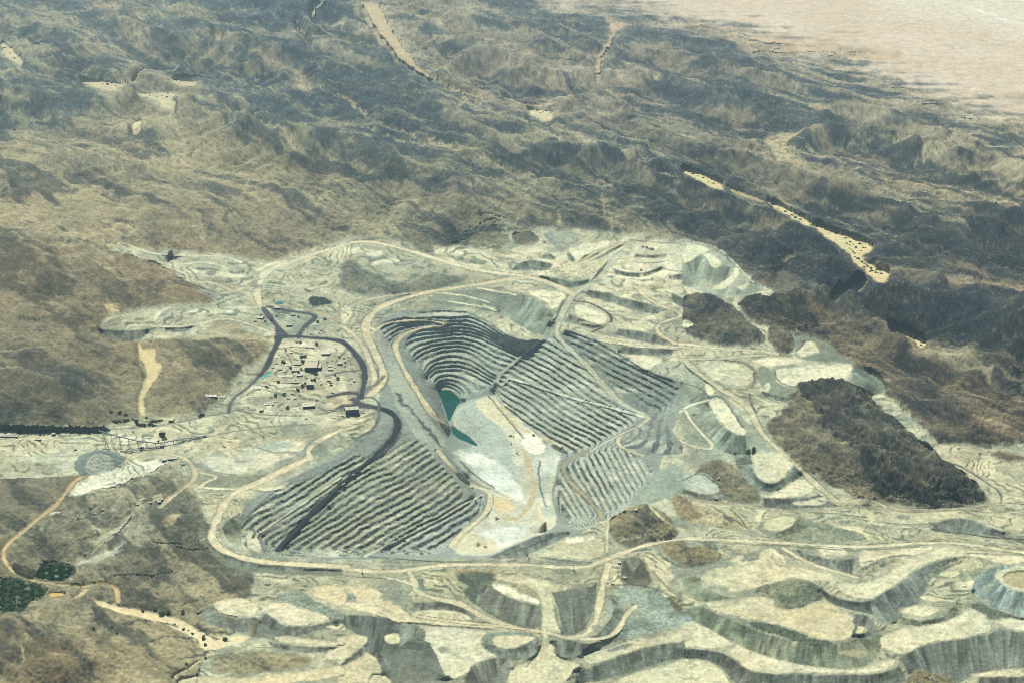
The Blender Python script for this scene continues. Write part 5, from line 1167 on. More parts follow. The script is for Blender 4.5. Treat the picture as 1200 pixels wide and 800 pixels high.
# naked crags of the ridges inside the mine
cx_, cy_ = UU * .80 + VV * .95, -UU * .60 + VV * .95
cw_ = (fbm(UU / 16, VV / 10, 3, 665) - .5) * 9
cr1 = ridged(cx_ / 60, (cy_ + cw_) / 13, 5, 670, .58); cr2 = ridged(cx_ / 15, (cy_ + cw_) / 3.6, 3, 680, .6)
crk = (cr1 * .65 + cr2 * .35); crn = (crk - .42) / .2
cc_ = (CRX * natm)[..., None]
col = col * (1 - cc_) + col * np.clip(1 + .16 * crn, .5, 1.5)[..., None] * cc_
cs_ = (sstep(1.0, 1.9, crn) * CRX * natm * .45)[..., None]
col = col * (1 - cs_) + C_(176, 164, 126) * cs_
# small tipped lifts: the waste ground steps down in low scalloped banks
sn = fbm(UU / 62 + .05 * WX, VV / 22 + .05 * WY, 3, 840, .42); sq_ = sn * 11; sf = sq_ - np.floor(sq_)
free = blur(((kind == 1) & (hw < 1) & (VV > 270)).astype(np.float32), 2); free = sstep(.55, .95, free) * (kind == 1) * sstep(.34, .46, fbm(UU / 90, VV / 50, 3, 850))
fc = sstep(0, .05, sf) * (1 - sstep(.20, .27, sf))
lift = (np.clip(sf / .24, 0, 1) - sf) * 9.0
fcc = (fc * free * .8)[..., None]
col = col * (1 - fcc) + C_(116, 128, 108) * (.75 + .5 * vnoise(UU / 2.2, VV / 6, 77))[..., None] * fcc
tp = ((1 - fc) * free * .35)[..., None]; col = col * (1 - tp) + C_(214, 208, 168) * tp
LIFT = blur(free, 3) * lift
# splintered rock at the scale of single ribs, taller where the cells of the survey are longer
SYm = KY * np.hypot(GX, GY) / F * 1.15
wf_ = (fbm(UU / 14, VV / 8, 3, 862) - .5) * 7
f1 = ridged((UU * .8 + VV * .9) / 13, (VV * .9 - UU * .42 + wf_) / 3.4, 3, 860, .6); f2 = ridged(UU / 4.2 + 9, VV / 2.3, 2, 866, .6)
FINE = natm * (1 - .75 * CRX) * ((f1 - .4) * .42 + (f2 - .4) * .16) * SYm * (.45 + .65 * CRAG) * np.clip(amp, .2, 1)
ft = (f1 * .6 + f2 * .4); ft = (ft - ft.mean()) / ft.std()
col = col * np.clip(1 + natm * ft * (.03 + .05 * CRAG), .5, 1.5)[..., None]
# wheel tracks and windrows on the worked ground
tn = fbm(UU / 60, VV / 24, 3, 690); tl = np.abs(((tn * 9) % 1) - .5); tw_ = fbm(UU / 22, VV / 12, 3, 695)
tk = (1 - sstep(.0, .05, tl)) * sstep(.46, .56, tw_) * ((kind == 1)) 
tn2 = fbm(UU / 34, VV / 12, 3, 790); tl2 = np.abs(((tn2 * 7) % 1) - .5)
tk2 = (1 - sstep(.0, .035, tl2)) * sstep(.48, .58, 1 - tw_) * (kind == 1)
col = col * (1 - .26 * tk - .0 * tk2)[..., None]
col = col * (1 - (.45 * tk2)[..., None]) + C_(228, 220, 182) * (.45 * tk2)[..., None]
# worked ground: traffic-mixed dust, clods and stains
g1 = fbm(UU / 5, VV / 2.6, 3, 540, .7); g2 = fbm(UU / 17, VV / 6, 4, 560, .6); g3 = fbm(UU / 1.7, VV / 1.2, 2, 580)
wk = (kind == 1) | (kind == 6)
gm = 1 + wk * mott * ((g1 - .5) * .32 + (g2 - .5) * .30 + (g3 - .5) * .20) + (kind == 2) * ((g1 - .5) * .2 + (g3 - .5) * .12)
col = col * gm[..., None]
gs = sstep(.60, .72, fbm(UU / 11, VV / 5, 5, 600, .6)) * (kind == 1) * .5 * np.clip(mott, 0, 1)
col = col * (1 - gs[..., None]) + C_(150, 158, 134) * gs[..., None]
# tipped loads lie side by side as small heaps
cd, cid = cells(UU / 3.4, VV / 2.1, 700)
heap = np.clip(1 - cd * 1.5, 0, 1)
rub = np.clip(rubble, 0, 1.5)
hp = (rub * ((kind == 1) | (kind == 6) | (kind == 2)))
col = col * (1 + (hp * ((cid - .5) * .5 + heap * .25 - .1)))[..., None]

rn = ridged(UU / 3.4, VV / 2.2, 3, 400)
rnb = fbm(UU / 1.9, VV / 1.4, 2, 420) - .5
micro = rub * (rn - .3) * 5.0 + rub * rnb * 4.0 + micro_w + hp * heap * (1.4 + 2.6 * cid)
micro = micro + BERM * 2.2 + CRX * natm * ((crk - .4) * 34 + (f1 - .4) * 12) + LIFT + FINE + od * 5 - tk * .8
micro = micro + wk * (g1 - .5) * 1.6 + natm * ((B6 - .5) * (3 + 8 * CRAG) + (B7 - .5) * (2 + 7 * CRAG))
rvq = blur((kind == 4).astype(np.float32), 2)
for q_ in (3, 6, 9, 12): rvq = np.maximum(rvq, np.roll(blur((kind == 4).astype(np.float32), 3), q_, 0))
DZA = (1 - .8 * sstep(.0, .6, rvq)) * DZ * .88 * np.where((kind == 0) | (kind == 4) | (kind == 5), blur(np.clip(amp, 0, 2.2), 3), np.clip(amp, 0, 2.2))
LP = blur(DZA, 9)
h = h + LP
# lay every cell on its sight line, then keep the sheet from folding over itself
def lay(uu, vv, hh):
    dx, dy, dz = ray(uu, vv); t = (hh - H) / dz
    Y = dy * t
    n = Y.shape[0]
    yr = Y[::-1]; off = (np.arange(n) * .25)[:, None]
    yr = np.maximum.accumulate(yr - off, axis=0) + off
    Y = yr[::-1]; t = Y / dy
    return dx * t, Y, H + dz * t
MARGU = [700, 420, 250, 150, 85, 45, 20, 8]
uo = np.concatenate([[U0 - m for m in MARGU], np.arange(U0, U1 + 1), [U1 + m for m in MARGU[::-1]]]).astype(np.float64)
vo = np.concatenate([[-322, -312, -295, -270, -240, -210, -180, -155, -135, -118, -104, -92, -82, -74, -68, -64], np.arange(V0, V1 + 1), [884, 892, 905, 925, 955, 1000, 1070, 1180, 1350]]).astype(np.float64)
iu = np.clip(uo - U0, 0, W - 1).astype(int); iv = np.clip(vo - V0, 0, HH - 1).astype(int)
ix2 = np.ix_(iv, iu)
uu, vv = np.meshgrid(uo, vo)
outd = np.maximum(np.maximum(U0 - uu, uu - U1), np.maximum(V0 - vv, vv - V1)).clip(0)
of = sstep(0, 60, outd).astype(np.float32)
hh = h[ix2] * (1 - of) + 20 * of
X, Y, Z = lay(uu, vv, hh)
rel2, _, _, _ = relief(X, Y, RELIEF[ix2], CRAG[ix2])
dz_ = dem_at(DEM, X, Y)
rvm = blur((kind == 4).astype(np.float32), 2)
for q_ in (3, 6, 9, 12): rvm = np.maximum(rvm, np.roll(blur((kind == 4).astype(np.float32), 3), q_, 0))
soft = ((kind == 0) | (kind == 4) | (kind == 5))
ampS = np.where(soft, blur(np.clip(amp, 0, 2.2), 3), np.clip(amp, 0, 2.2))
a2 = (ampS * (1 - .8 * sstep(.0, .6, rvm)))[ix2]
a2 = np.where(outd > 0, np.maximum(a2, of * .6), a2) * np.where((vv < -60) & (uu > 600), .05, 1)
near = ((kind == 4) | (kind == 2)).astype(np.float32)
Z = Z + (dz_ * .88 + (rel2 - .5 * RELIEF[ix2]) * .42) * a2 - LP[ix2] * (1 - of) + (micro + rill)[ix2] * (1 - of)
# a berm along graded roads and a smoothing of bumps on them are in the profile itself
colr = col[ix2]
d2_ = sstep(.36, .64, .55 * fbm(X / 700, Y / 500, 4, 870) + .45 * fbm(X / 90, Y / 70, 3, 875))[..., None]
c2_ = (LIGHT[ix2] * (1 - d2_) + DRK[ix2] * d2_) * .85
plain_ = ((vv < -60) & (uu > 600))[..., None]
of2 = (sstep(0, 14, outd)[..., None]) * (1 - plain_)
colr = colr * (1 - of2) + c2_ * of2
colr = np.clip(colr, .01, .75)
kd = np.where((outd > 8) & (kind[ix2] != 5), 0, kind[ix2])
XYZ = np.stack([X, Y, Z], -1).astype(np.float32)

def hz(u, v):
    """height and place of the ground under a survey point"""
    fx = u - U0; fy = v - V0
    j = int(np.searchsorted(uo, u)); i = int(np.searchsorted(vo, v))
    j = max(1, min(j, len(uo) - 1)); i = max(1, min(i, len(vo) - 1))
    a = (u - uo[j - 1]) / (uo[j] - uo[j - 1]); b = (v - vo[i - 1]) / (vo[i] - vo[i - 1])
    q = XYZ[i - 1, j - 1] * (1 - a) * (1 - b) + XYZ[i - 1, j] * a * (1 - b) + XYZ[i, j - 1] * (1 - a) * b + XYZ[i, j] * a * b
    return float(q[0]), float(q[1]), float(q[2])

scene = bpy.context.scene
COL = scene.collection

def ground_material():
    m = bpy.data.materials.new('ground_rock'); m.use_nodes = True
    nt = m.node_tree; N = nt.nodes; L = nt.links; b = N['Principled BSDF']
    b.inputs['Roughness'].default_value = .95; b.inputs['Specular IOR Level'].default_value = .12
    at_ = N.new('ShaderNodeAttribute'); at_.attribute_name = 'tone'
    g = N.new('ShaderNodeNewGeometry')
    def nz(scale, det, rough=.6):
        n = N.new('ShaderNodeTexNoise'); n.inputs['Scale'].default_value = scale; n.inputs['Detail'].default_value = det; n.inputs['Roughness'].default_value = rough
        L.new(g.outputs['Position'], n.inputs['Vector']); return n
    n1 = nz(.06, 5, .72); n2 = nz(.012, 3); n3 = nz(.0035, 3)
    def mr(n, lo, hi, a=.3, b_=.7):
        r = N.new('ShaderNodeMapRange'); r.inputs[1].default_value = a; r.inputs[2].default_value = b_; r.inputs[3].default_value = lo; r.inputs[4].default_value = hi
        L.new(n.outputs['Fac'], r.inputs[0]); return r
    r1 = mr(n1, .70, 1.28); r2 = mr(n2, .86, 1.14); 
    mu = N.new('ShaderNodeMath'); mu.operation = 'MULTIPLY'; L.new(r1.outputs[0], mu.inputs[0]); L.new(r2.outputs[0], mu.inputs[1])
    vm = N.new('ShaderNodeVectorMath'); vm.operation = 'SCALE'; L.new(at_.outputs['Color'], vm.inputs[0]); L.new(mu.outputs[0], vm.inputs['Scale'])
    # faint iron-brown and grey-green drift
    tint = N.new('ShaderNodeMix'); tint.data_type = 'RGBA'; tint.blend_type = 'MULTIPLY'; tint.inputs[0].default_value = 1
    rp = N.new('ShaderNodeValToRGB'); rp.color_ramp.elements[0].position = .35; rp.color_ramp.elements[0].color = (1.03, 1.0, .95, 1); rp.color_ramp.elements[1].position = .65; rp.color_ramp.elements[1].color = (.97, 1.01, 1.01, 1)
    L.new(n3.outputs['Fac'], rp.inputs[0]); L.new(vm.outputs[0], tint.inputs[6]); L.new(rp.outputs[0], tint.inputs[7])
    L.new(tint.outputs[2], b.inputs['Base Color'])
    bp = N.new('ShaderNodeBump'); bp.inputs['Strength'].default_value = .6; bp.inputs['Distance'].default_value = 5.0
    L.new(n1.outputs['Fac'], bp.inputs['Height']); L.new(bp.outputs[0], b.inputs['Normal'])
    return m
GM = ground_material()
def sheet(name, mask, label=None):
    ii, jj = np.nonzero(mask)
    nW = len(uo)
    a = ii * nW + jj
    q = np.stack([a, a + nW, a + nW + 1, a + 1], 1)
    used = np.unique(q); remap = np.zeros(nW * len(vo), np.int64); remap[used] = np.arange(len(used))
    q = remap[q]
    me = bpy.data.meshes.new(name)
    me.vertices.add(len(used)); me.vertices.foreach_set('co', XYZ.reshape(-1, 3)[used].ravel())
    n = len(q)
    me.loops.add(n * 4); me.loops.foreach_set('vertex_index', q.ravel().astype(np.int32))
    me.polygons.add(n); me.polygons.foreach_set('loop_start', np.arange(0, n * 4, 4, dtype=np.int32))
    me.update(calc_edges=True)
    at_ = me.attributes.new('tone', 'FLOAT_COLOR', 'POINT')
    c = np.ones((len(used), 4), np.float32); c[:, :3] = colr.reshape(-1, 3)[used]
    at_.data.foreach_set('color', c.ravel())
    me.materials.append(GM)
    o = bpy.data.objects.new(name, me); COL.objects.link(o); o['kind'] = 'structure'
    return o
kf_ = kd[1:, :-1]
for i, nm in enumerate(KN):
    m_ = kf_ == i
    if m_.any(): sheet(nm, m_)
# ================================================================== WATER
def mat(name, c, rough=.7, spec=.3, metal=0.0, noise=0.0, ns=.5):
    m = bpy.data.materials.new(name); m.use_nodes = True; nt = m.node_tree; b = nt.nodes['Principled BSDF']
    b.inputs['Roughness'].default_value = rough; b.inputs['Specular IOR Level'].default_value = spec; b.inputs['Metallic'].default_value = metal
    b.inputs['Base Color'].default_value = (*c, 1)
    if noise:
        g = nt.nodes.new('ShaderNodeNewGeometry'); n = nt.nodes.new('ShaderNodeTexNoise'); n.inputs['Scale'].default_value = ns; n.inputs['Detail'].default_value = 4
        nt.links.new(g.outputs['Position'], n.inputs['Vector'])
        r = nt.nodes.new('ShaderNodeValToRGB')
        r.color_ramp.elements[0].position = .3; r.color_ramp.elements[1].position = .7
        r.color_ramp.elements[0].color = (*[v * (1 - noise) for v in c], 1); r.color_ramp.elements[1].color = (*[min(v * (1 + noise), 1) for v in c], 1)
        nt.links.new(n.outputs['Fac'], r.inputs[0]); nt.links.new(r.outputs[0], b.inputs['Base Color'])
    return m
def water(name, s, z, c, rough=.12, grow=1.0):
    p = smooth(P(s), True, 1); ctr = p[:, :2].mean(0)
    v = []
    for q in p:
        q2 = ctr + (q[:2] - ctr) * grow
        x, y = at(q2[0], q2[1], z); v.append((x, y, z))
    bm = bmesh.new(); f = bm.faces.new([bm.verts.new(a) for a in v]); bmesh.ops.triangulate(bm, faces=[f])
    for f in bm.faces:
        if f.normal.z < 0: f.normal_flip()
    me = bpy.data.meshes.new(name); bm.to_mesh(me); bm.free()
    m = mat(name, c, rough, .25, 0, .18, .02); me.materials.append(m)
    o = bpy.data.objects.new(name, me); COL.objects.link(o); o['kind'] = 'structure'
    return o
ZL = -300 * .84
water('pit_lake', LAKE[0], ZL, (.002, .048, .036), grow=1.06)
water('pit_lake', LAKE[1], ZL, (.004, .060, .044), grow=1.04)
# ================================================================== THINGS
PX = lambda v: None
def mpp(u, v):
    dx, dy, dz = ray(u, v); t = H / -dz
    return t * math.sqrt(dx * dx + dy * dy + dz * dz) / F / math.sqrt(1 + ((u - 600) / F) ** 2 + ((400 - v) / F) ** 2)
def dep(v): return PITCH + math.atan((v - 400) / F)
def tag(o, label=None, cat=None, group=None, kind_=None):
    if label: o['label'] = label
    if cat: o['category'] = cat
    if group: o['group'] = group
    if kind_: o['kind'] = kind_
    return o
def empty(name, loc, rz=0.0):
    o = bpy.data.objects.new(name, None); COL.objects.link(o); o.location = loc; o.rotation_euler = (0, 0, rz); o.empty_display_size = 5
    return o
class MB:
    def __init__(s): s.v = []; s.f = []
    def quad(s, *p):
        n = len(s.v); s.v += [tuple(q) for q in p]; s.f.append(tuple(range(n, n + len(p))))
    def box(s, x0, x1, y0, y1, z0, z1):
        n = len(s.v)
        s.v += [(x, y, z) for z in (z0, z1) for y in (y0, y1) for x in (x0, x1)]
        s.f += [(n, n + 2, n + 3, n + 1), (n + 4, n + 5, n + 7, n + 6), (n, n + 1, n + 5, n + 4), (n + 2, n + 6, n + 7, n + 3), (n, n + 4, n + 6, n + 2), (n + 1, n + 3, n + 7, n + 5)]
        return s
    def beam(s, a, b, r, n=6, r2=None):
        a = Vector(a); b = Vector(b); d = (b - a).normalized(); r2 = r if r2 is None else r2
        e = d.cross(Vector((0, 0, 1))) if abs(d.z) < .95 else d.cross(Vector((1, 0, 0))); e.normalize(); g = d.cross(e); k = len(s.v)
        for c, rr_ in ((a, r), (b, r2)):
            for i in range(n):
                t = 2 * math.pi * i / n; s.v.append(tuple(c + (e * math.cos(t) + g * math.sin(t)) * rr_))
        for i in range(n): s.f.append((k + i, k + (i + 1) % n, k + n + (i + 1) % n, k + n + i))
        s.f.append(tuple(range(k + n - 1, k - 1, -1))); s.f.append(tuple(range(k + n, k + 2 * n)))
        return s
    def mesh(s, name, m):
        me = bpy.data.meshes.new(name); me.from_pydata(s.v, [], s.f); me.update()
        if isinstance(m, (list, tuple)):
            for q in m: me.materials.append(q)
        else: me.materials.append(m)
        return me
    def build(s, name, m, parent=None):
        o = bpy.data.objects.new(name, s.mesh(name, m)); COL.objects.link(o)
        if parent: o.parent = parent
        return o
from mathutils import Vector
def lc(r, g, b): return tuple(float(x) for x in lin((r, g, b)))
M = dict(
    cream=mat('cream_sheeting', lc(162, 156, 132), .7, .2, 0, .16, .15), white=mat('white_sheeting', lc(176, 174, 156), .65, .25, 0, .12, .2),
    grey=mat('grey_sheeting', lc(150, 150, 142), .6, .3, 0, .15, .2), olive=mat('weathered_roof', lc(136, 132, 104), .75, .2, 0, .28, .15),
    navy=mat('dark_blue_cladding', lc(28, 62, 92), .6, .3, 0, .2, .3), dark=mat('dark_opening_and_shade', lc(40, 46, 50), .8, .2, 0, .2, .4),  # dark also serves as wall colour: shade of the near fronts painted in
    steel=mat('steel', lc(104, 112, 112), .55, .4, .3, .2, .4), rust=mat('rusty_steel', lc(122, 96, 74), .8, .2, 0, .3, .3),
    tyre=mat('rubber', lc(36, 36, 36), .9, .1), yellow=mat('yellow_paint', lc(206, 168, 60), .5, .4, 0, .15, .8), twhite=mat('white_paint', lc(176, 174, 156), .45, .4, 0, .08, .8),
    glass=mat('glass', (.02, .03, .035), .1, .6), bark=mat('bark', lc(92, 78, 60), .9, .1, 0, .3, 2), belt=mat('conveyor_cover', lc(84, 94, 92), .6, .3, 0, .2, .3),
    leaf=mat('dark_foliage', lc(50, 68, 44), .85, .15, 0, .45, .6), leaf2=mat('olive_foliage', lc(72, 80, 46), .85, .15, 0, .4, .6), leaf3=mat('acacia_foliage', lc(88, 106, 60), .85, .15, 0, .4, .6),
    reed=mat('reeds', lc(66, 112, 52), .9, .1, 0, .6, .06), wood=mat('timber', lc(120, 104, 80), .8, .2, 0, .2, .6), red=mat('red_oxide', lc(140, 74, 54), .7, .2, 0, .2, .5))

def building(name, label, cat, u, v, wp, dp, hp, roof='cream', wall_='grey', rot=0.0, style='gable', doors=2, group=None, wins=True):
    """front foot of the building stands at survey point (u, v)"""
    s = mpp(u, v); w = wp * s; d = dp * s / math.sin(dep(v)); hh_ = hp * s / math.cos(dep(v))
    gx, gy, gz = hz(u, v - dp * .5)
    x, y, z0 = hz(u, v)
    r = math.radians(rot)
    root = empty(name, (x - math.sin(r) * d / 2, y + math.cos(r) * d / 2, min(z0, gz) + .2), r); tag(root, label, cat, group)
    X_, Y_ = w / 2, d / 2; b = -4.0
    m = MB()
    if style == 'gable':
        rh = min(hh_ * .28, d * .16)
        for sy in (-1, 1): m.quad(*[(a * X_, sy * Y_, c) for a, c in (((-1, b), (1, b), (1, hh_), (-1, hh_)) if sy < 0 else ((1, b), (-1, b), (-1, hh_), (1, hh_)))])
        for sx in (-1, 1): m.quad(*[(sx * X_, a * Y_, c) for a, c in (((1, b), (-1, b), (-1, hh_), (0, hh_ + rh), (1, hh_)) if sx < 0 else ((-1, b), (1, b), (1, hh_), (0, hh_ + rh), (-1, hh_)))])
        m.build('wall', M[wall_], root)
        q = MB(); o = .6
        for sy in (-1, 1):
            a0 = (-X_ - o, sy * (Y_ + o), hh_ - .1); a1 = (X_ + o, sy * (Y_ + o), hh_ - .1); c0 = (-X_ - o, 0, hh_ + rh + .25); c1 = (X_ + o, 0, hh_ + rh + .25)
            up_ = [(p[0], p[1], p[2] + .35) for p in (a0, a1, c1, c0)]; lo = [a0, a1, c1, c0]
            k = len(q.v); q.v += lo + up_
            q.f += [(k, k + 3, k + 2, k + 1), (k + 4, k + 5, k + 6, k + 7), (k, k + 1, k + 5, k + 4), (k + 3, k + 7, k + 6, k + 2), (k, k + 4, k + 7, k + 3), (k + 1, k + 2, k + 6, k + 5)]
        rf = q.build('roof', M[roof], root)
        if w > 25:
            t = MB(); t.box(-X_ * .8, X_ * .8, -.7, .7, hh_ + rh + .3, hh_ + rh + 1.6)
            t.build('ridge_vent', M['steel'], rf)
    else:
        m.box(-X_, X_, -Y_, Y_, b, hh_); m.build('wall', M[wall_], root)
        q = MB(); q.box(-X_ - .4, X_ + .4, -Y_ - .4, Y_ + .4, hh_ + .01, hh_ + .5); rf = q.build('roof', M[roof], root)
        if w > 18:
            t = MB(); t.box(-X_ * .6, -X_ * .3, -Y_ * .3, Y_ * .3, hh_ + .51, hh_ + 2.2); t.build('roof_unit', M['grey'], rf)
            t = MB(); t.box(X_ * .2, X_ * .45, -Y_ * .2, Y_ * .4, hh_ + .51, hh_ + 1.8); t.build('roof_unit', M['grey'], rf)
    for i in range(doors):
        cx = -X_ + (i + .5) * w / doors; dw = min(w / doors * .34, 7); dh = min(hh_ * .62, 7)
        MB().box(cx - dw / 2, cx + dw / 2, -Y_ - .12, -Y_ - .01, .0, dh).build('door', M['dark'], root)
    if wins and hh_ > 3:
        n_ = max(2, min(int(w / 8), 6))
        for i in range(n_):
            cx = -X_ + (i + .12) * w / n_
            MB().box(cx, cx + min(w / n_ * .22, 3), -Y_ - .10, -Y_ - .01, hh_ * .66, hh_ * .88).build('window', M['glass'], root)
    return root
B_ = building
mill = B_('mill_building', 'mill building with a dark blue front wall, the biggest roof in the plant', 'building', 364.5, 436, 14.5, 11.5, 5.2, 'cream', 'navy', 2, 'gable', 3)
B_('mill_annex', 'low dark blue annex against the right end of the large mill building', 'building', 374, 434.5, 4.5, 5, 3.2, 'grey', 'navy', 2, 'flat', 1)
B_('workshop', 'white roofed workshop with a front wall coloured dark as in shade above the dark yard', 'building', 381.5, 416.5, 9.5, 4, 2.0, 'white', 'dark', 3, 'gable', 3)
B_('pump_house', 'small building with a deep blue front wall below the mill', 'building', 363.5, 455.5, 8.5, 1.6, 4.0, 'cream', 'navy', 3, 'flat', 2)
B_('ore_shed', 'long white roofed shed with a front wall coloured dark as in shade beside the diagonal container rows', 'building', 362, 478.5, 14, 4, 2.6, 'white', 'dark', 8, 'gable', 4)
B_('crusher_station', 'primary crusher station with a pale deck over tall dark blue bays, below the paved roundabout', 'building', 413, 487, 15.5, 3.5, 7.0, 'cream', 'navy', 9, 'flat', 3)
B_('fuel_shed', 'grey walled shed among the pale tanks near the paved ring road', 'building', 398, 428.5, 5, 2.5, 1.8, 'grey', 'dark', 4, 'flat', 1)
B_('maintenance_shed', 'large weathered olive roofed shed standing alone beside the tan road below the stockpile', 'building', 185, 586.5, 13, 7.5, 1.5, 'olive', 'dark', 22, 'gable', 3)
B_('lean_to_shed', 'small dark shed at the lower right corner of the large olive roofed shed', 'building', 186.5, 588.5, 4, 1.5, 1.8, 'grey', 'navy', 12, 'flat', 1)
B_('depot_shed', 'long low shed with a grey roof at the left edge under the windbreak trees', 'building', 10, 512.8, 21, 2.2, 1.6, 'grey', 'dark', -3, 'gable', 4)
B_('store_shed', 'short store shed standing alone among the laid out pipe rows', 'building', 44, 516.5, 7, 1.4, 1.2, 'white', 'dark', -4, 'gable', 2)
B_('site_cabin', 'tiny dark cabin close under the windbreak trees', 'building', 62.5, 511, 4, 1.6, 2.0, 'grey', 'navy', 0, 'flat', 1)
B_('office_block', 'outlined white office block beside the paved road below the teal pond', 'building', 300, 457, 11, 3.4, 1.0, 'white', 'cream', 6, 'flat', 2)
B_('office_wing', 'narrow cream wing stepping up to the right of the white office block', 'building', 308.5, 453.5, 6.5, 2.2, 1.1, 'cream', 'grey', 14, 'flat', 1)
B_('long_store', 'long thin cream roofed store below the mill, parallel to the plant road', 'building', 340, 450.3, 21, 1.8, .9, 'cream', 'dark', -1, 'gable', 4)
B_('laboratory', 'long white laboratory roof with a dark front edge left of the mill', 'building', 334, 442.8, 17, 2.4, .9, 'white', 'dark', -3, 'gable', 3)
B_('admin_building', 'cream building with a dark front just left of the mill roof', 'building', 348.5, 428.5, 9, 3.2, 1.1, 'cream', 'dark', 0, 'gable', 2)
B_('canteen', 'white roofed block with trees before it, left of the cream admin building', 'building', 337, 430, 7, 2.2, 1.0, 'white', 'grey', 0, 'gable', 1)
B_('change_house', 'small pale change house with a dark lower edge near the diagonal paved road', 'building', 327, 434, 7, 3.2, .8, 'cream', 'dark', 3, 'flat', 1)
B_('filter_plant', 'pale filter plant with a mottled roof just below the admin building', 'building', 346, 436.5, 8, 3.6, 1.4, 'cream', 'steel', 0, 'flat', 2)
B_('acid_plant', 'grey industrial block in the cluster between the long laboratory and the mill', 'building', 351, 442.5, 6.5, 2.6, 1.8, 'grey', 'navy', 4, 'flat', 1)
B_('cable_store', 'small flat roofed store right of the dark yard', 'building', 387, 434.5, 5.5, 2.2, 1.3, 'cream', 'dark', 3, 'flat', 1)
B_('paint_shop', 'narrow cream shop directly behind the small flat roofed store', 'building', 386.5, 430.5, 4, 2.2, 1.1, 'cream', 'grey', 3, 'gable', 1)
B_('gatehouse', 'tiny white building by the paved road below the dark yard', 'building', 385, 447.3, 3.6, 1.4, 1.4, 'white', 'dark', 0, 'flat', 1)
B_('tyre_shop', 'small dark fronted shop near the short side road into the ring road', 'building', 415, 447.5, 3.2, 1.2, 1.2, 'white', 'dark', 4, 'flat', 1)
B_('core_shed', 'long white shed by the lower plant road, left of the diagonal container rows', 'building', 315, 475.2, 11, 2.2, 1.0, 'white', 'dark', 6, 'gable', 3)
B_('sample_store', 'short white shed behind the right end of the long white core shed', 'building', 322.5, 472.2, 6, 1.8, 1.0, 'cream', 'dark', 6, 'gable', 1)
B_('explosives_store', 'grey square store with a dark wall under the long white core shed', 'building', 306, 483.5, 4, 2.8, 2.2, 'grey', 'steel', 0, 'flat', 1)
B_('camp_block', 'white roofed camp block left of the paved road, below the brown hill', 'building', 247, 468.8, 14, 2.2, .8, 'white', 'dark', -3, 'flat', 3)
B_('camp_store', 'second white camp roof touching the right end of the camp block', 'building', 259.5, 468, 8.5, 2.0, .8, 'white', 'dark', 2, 'flat', 2)
B_('junction_office', 'grey office with a white roof inside the fenced yard left of the dark road', 'building', 304.5, 375.5, 7, 2.4, 1.2, 'white', 'dark', -6, 'gable', 2)
B_('junction_store', 'blue grey shed in the small yard wedged between the forking dark roads', 'building', 338.5, 383, 6, 2.2, 1.6, 'grey', 'navy', -4, 'gable', 1)
B_('power_house', 'small dark building beside the dark road fork, upper right of the fenced yard', 'building', 324, 362.8, 7, 1.6, 1.5, 'grey', 'navy', -8, 'flat', 2)
B_('switch_room', 'small white switch room alone at the top of the plant yard', 'building', 341, 414.7, 3.4, 1.0, .9, 'white', 'dark', 0, 'flat', 1)
B_('rail_shed', 'small white shed in the pale field right of the stockpile', 'building', 175.5, 514.3, 3.2, 1.2, .9, 'white', 'grey', 0, 'flat', 1)

# rows of shipping containers
def container_proto():
    root = empty('shipping_container', (0, 0, 0)); MB().box(-8, 8, -1.6, 1.6, 0, 3.2).build('body', M['white'], root)
    d = MB(); d.box(-8.14, -8.01, -1.4, 1.4, .2, 3.0); d.build('door', M['grey'], root); return root
def copy_tree(o, parent=None):
    c = o.copy(); COL.objects.link(c)
    if parent: c.parent = parent
    for ch in o.children: copy_tree(ch, c)
    return c
cp = container_proto(); first = True
for (u, v, rz, nm) in [(330, 480.5, -42, 'lowest left container of the diagonal white rows'), (334, 478, -42, 'second white container of the lower left diagonal row'), (340, 483, -42, 'white container at the right foot of the lower left row'),
                   (345, 479.5, -44, 'upper white container of the middle diagonal row'), (348.5, 482.5, -44, 'lower white container of the middle diagonal row'), (352, 478.5, -40, 'white container nearest to the long white ore shed'), (356, 482, -40, 'last white container on the right end of the diagonal rows')]:
    o = cp if first else copy_tree(cp); first = False
    o.location = hz(u, v); o.rotation_euler = (0, 0, math.radians(rz)); tag(o, nm, 'container', 'white containers in the plant yard')
# tanks
def tank(u, v, r, hh_, label, mt='white', group='tanks in the plant'):
    x, y, z = hz(u, v); root = empty('storage_tank', (x, y, z)); tag(root, label, 'tank', group)
    MB().beam((0, 0, -2), (0, 0, hh_), r, 20).build('shell', M[mt], root)
    t = MB(); t.beam((0, 0, hh_ + .02), (0, 0, hh_ + r * .16), r + .2, 20, r * .15); t.build('roof', M['cream'], root)
    l = MB()
    l.beam((0, -r - .4, 0), (0, -r - .4, hh_), .4, 4)
    l.build('ladder', M['steel'], root)
for a in [(397.5, 418.5, 6, 9, 'pale tank at the top of the group beside the ring road'), (403, 420.5, 5, 8, 'pale tank right of the topmost tank by the ring road'), (404.5, 425, 5, 8, 'pale tank at the right of the grey fuel shed'),
          (404, 429.5, 4.5, 7, 'lowest pale tank right of the grey fuel shed'), (360, 420.8, 5, 10, 'white tank behind the top edge of the mill roof'), (353, 434, 4.5, 11, 'white tank between the mill and the admin building'),
          (412, 443.5, 5, 5, 'low white tank near the side road of the ring road')]: tank(*a)

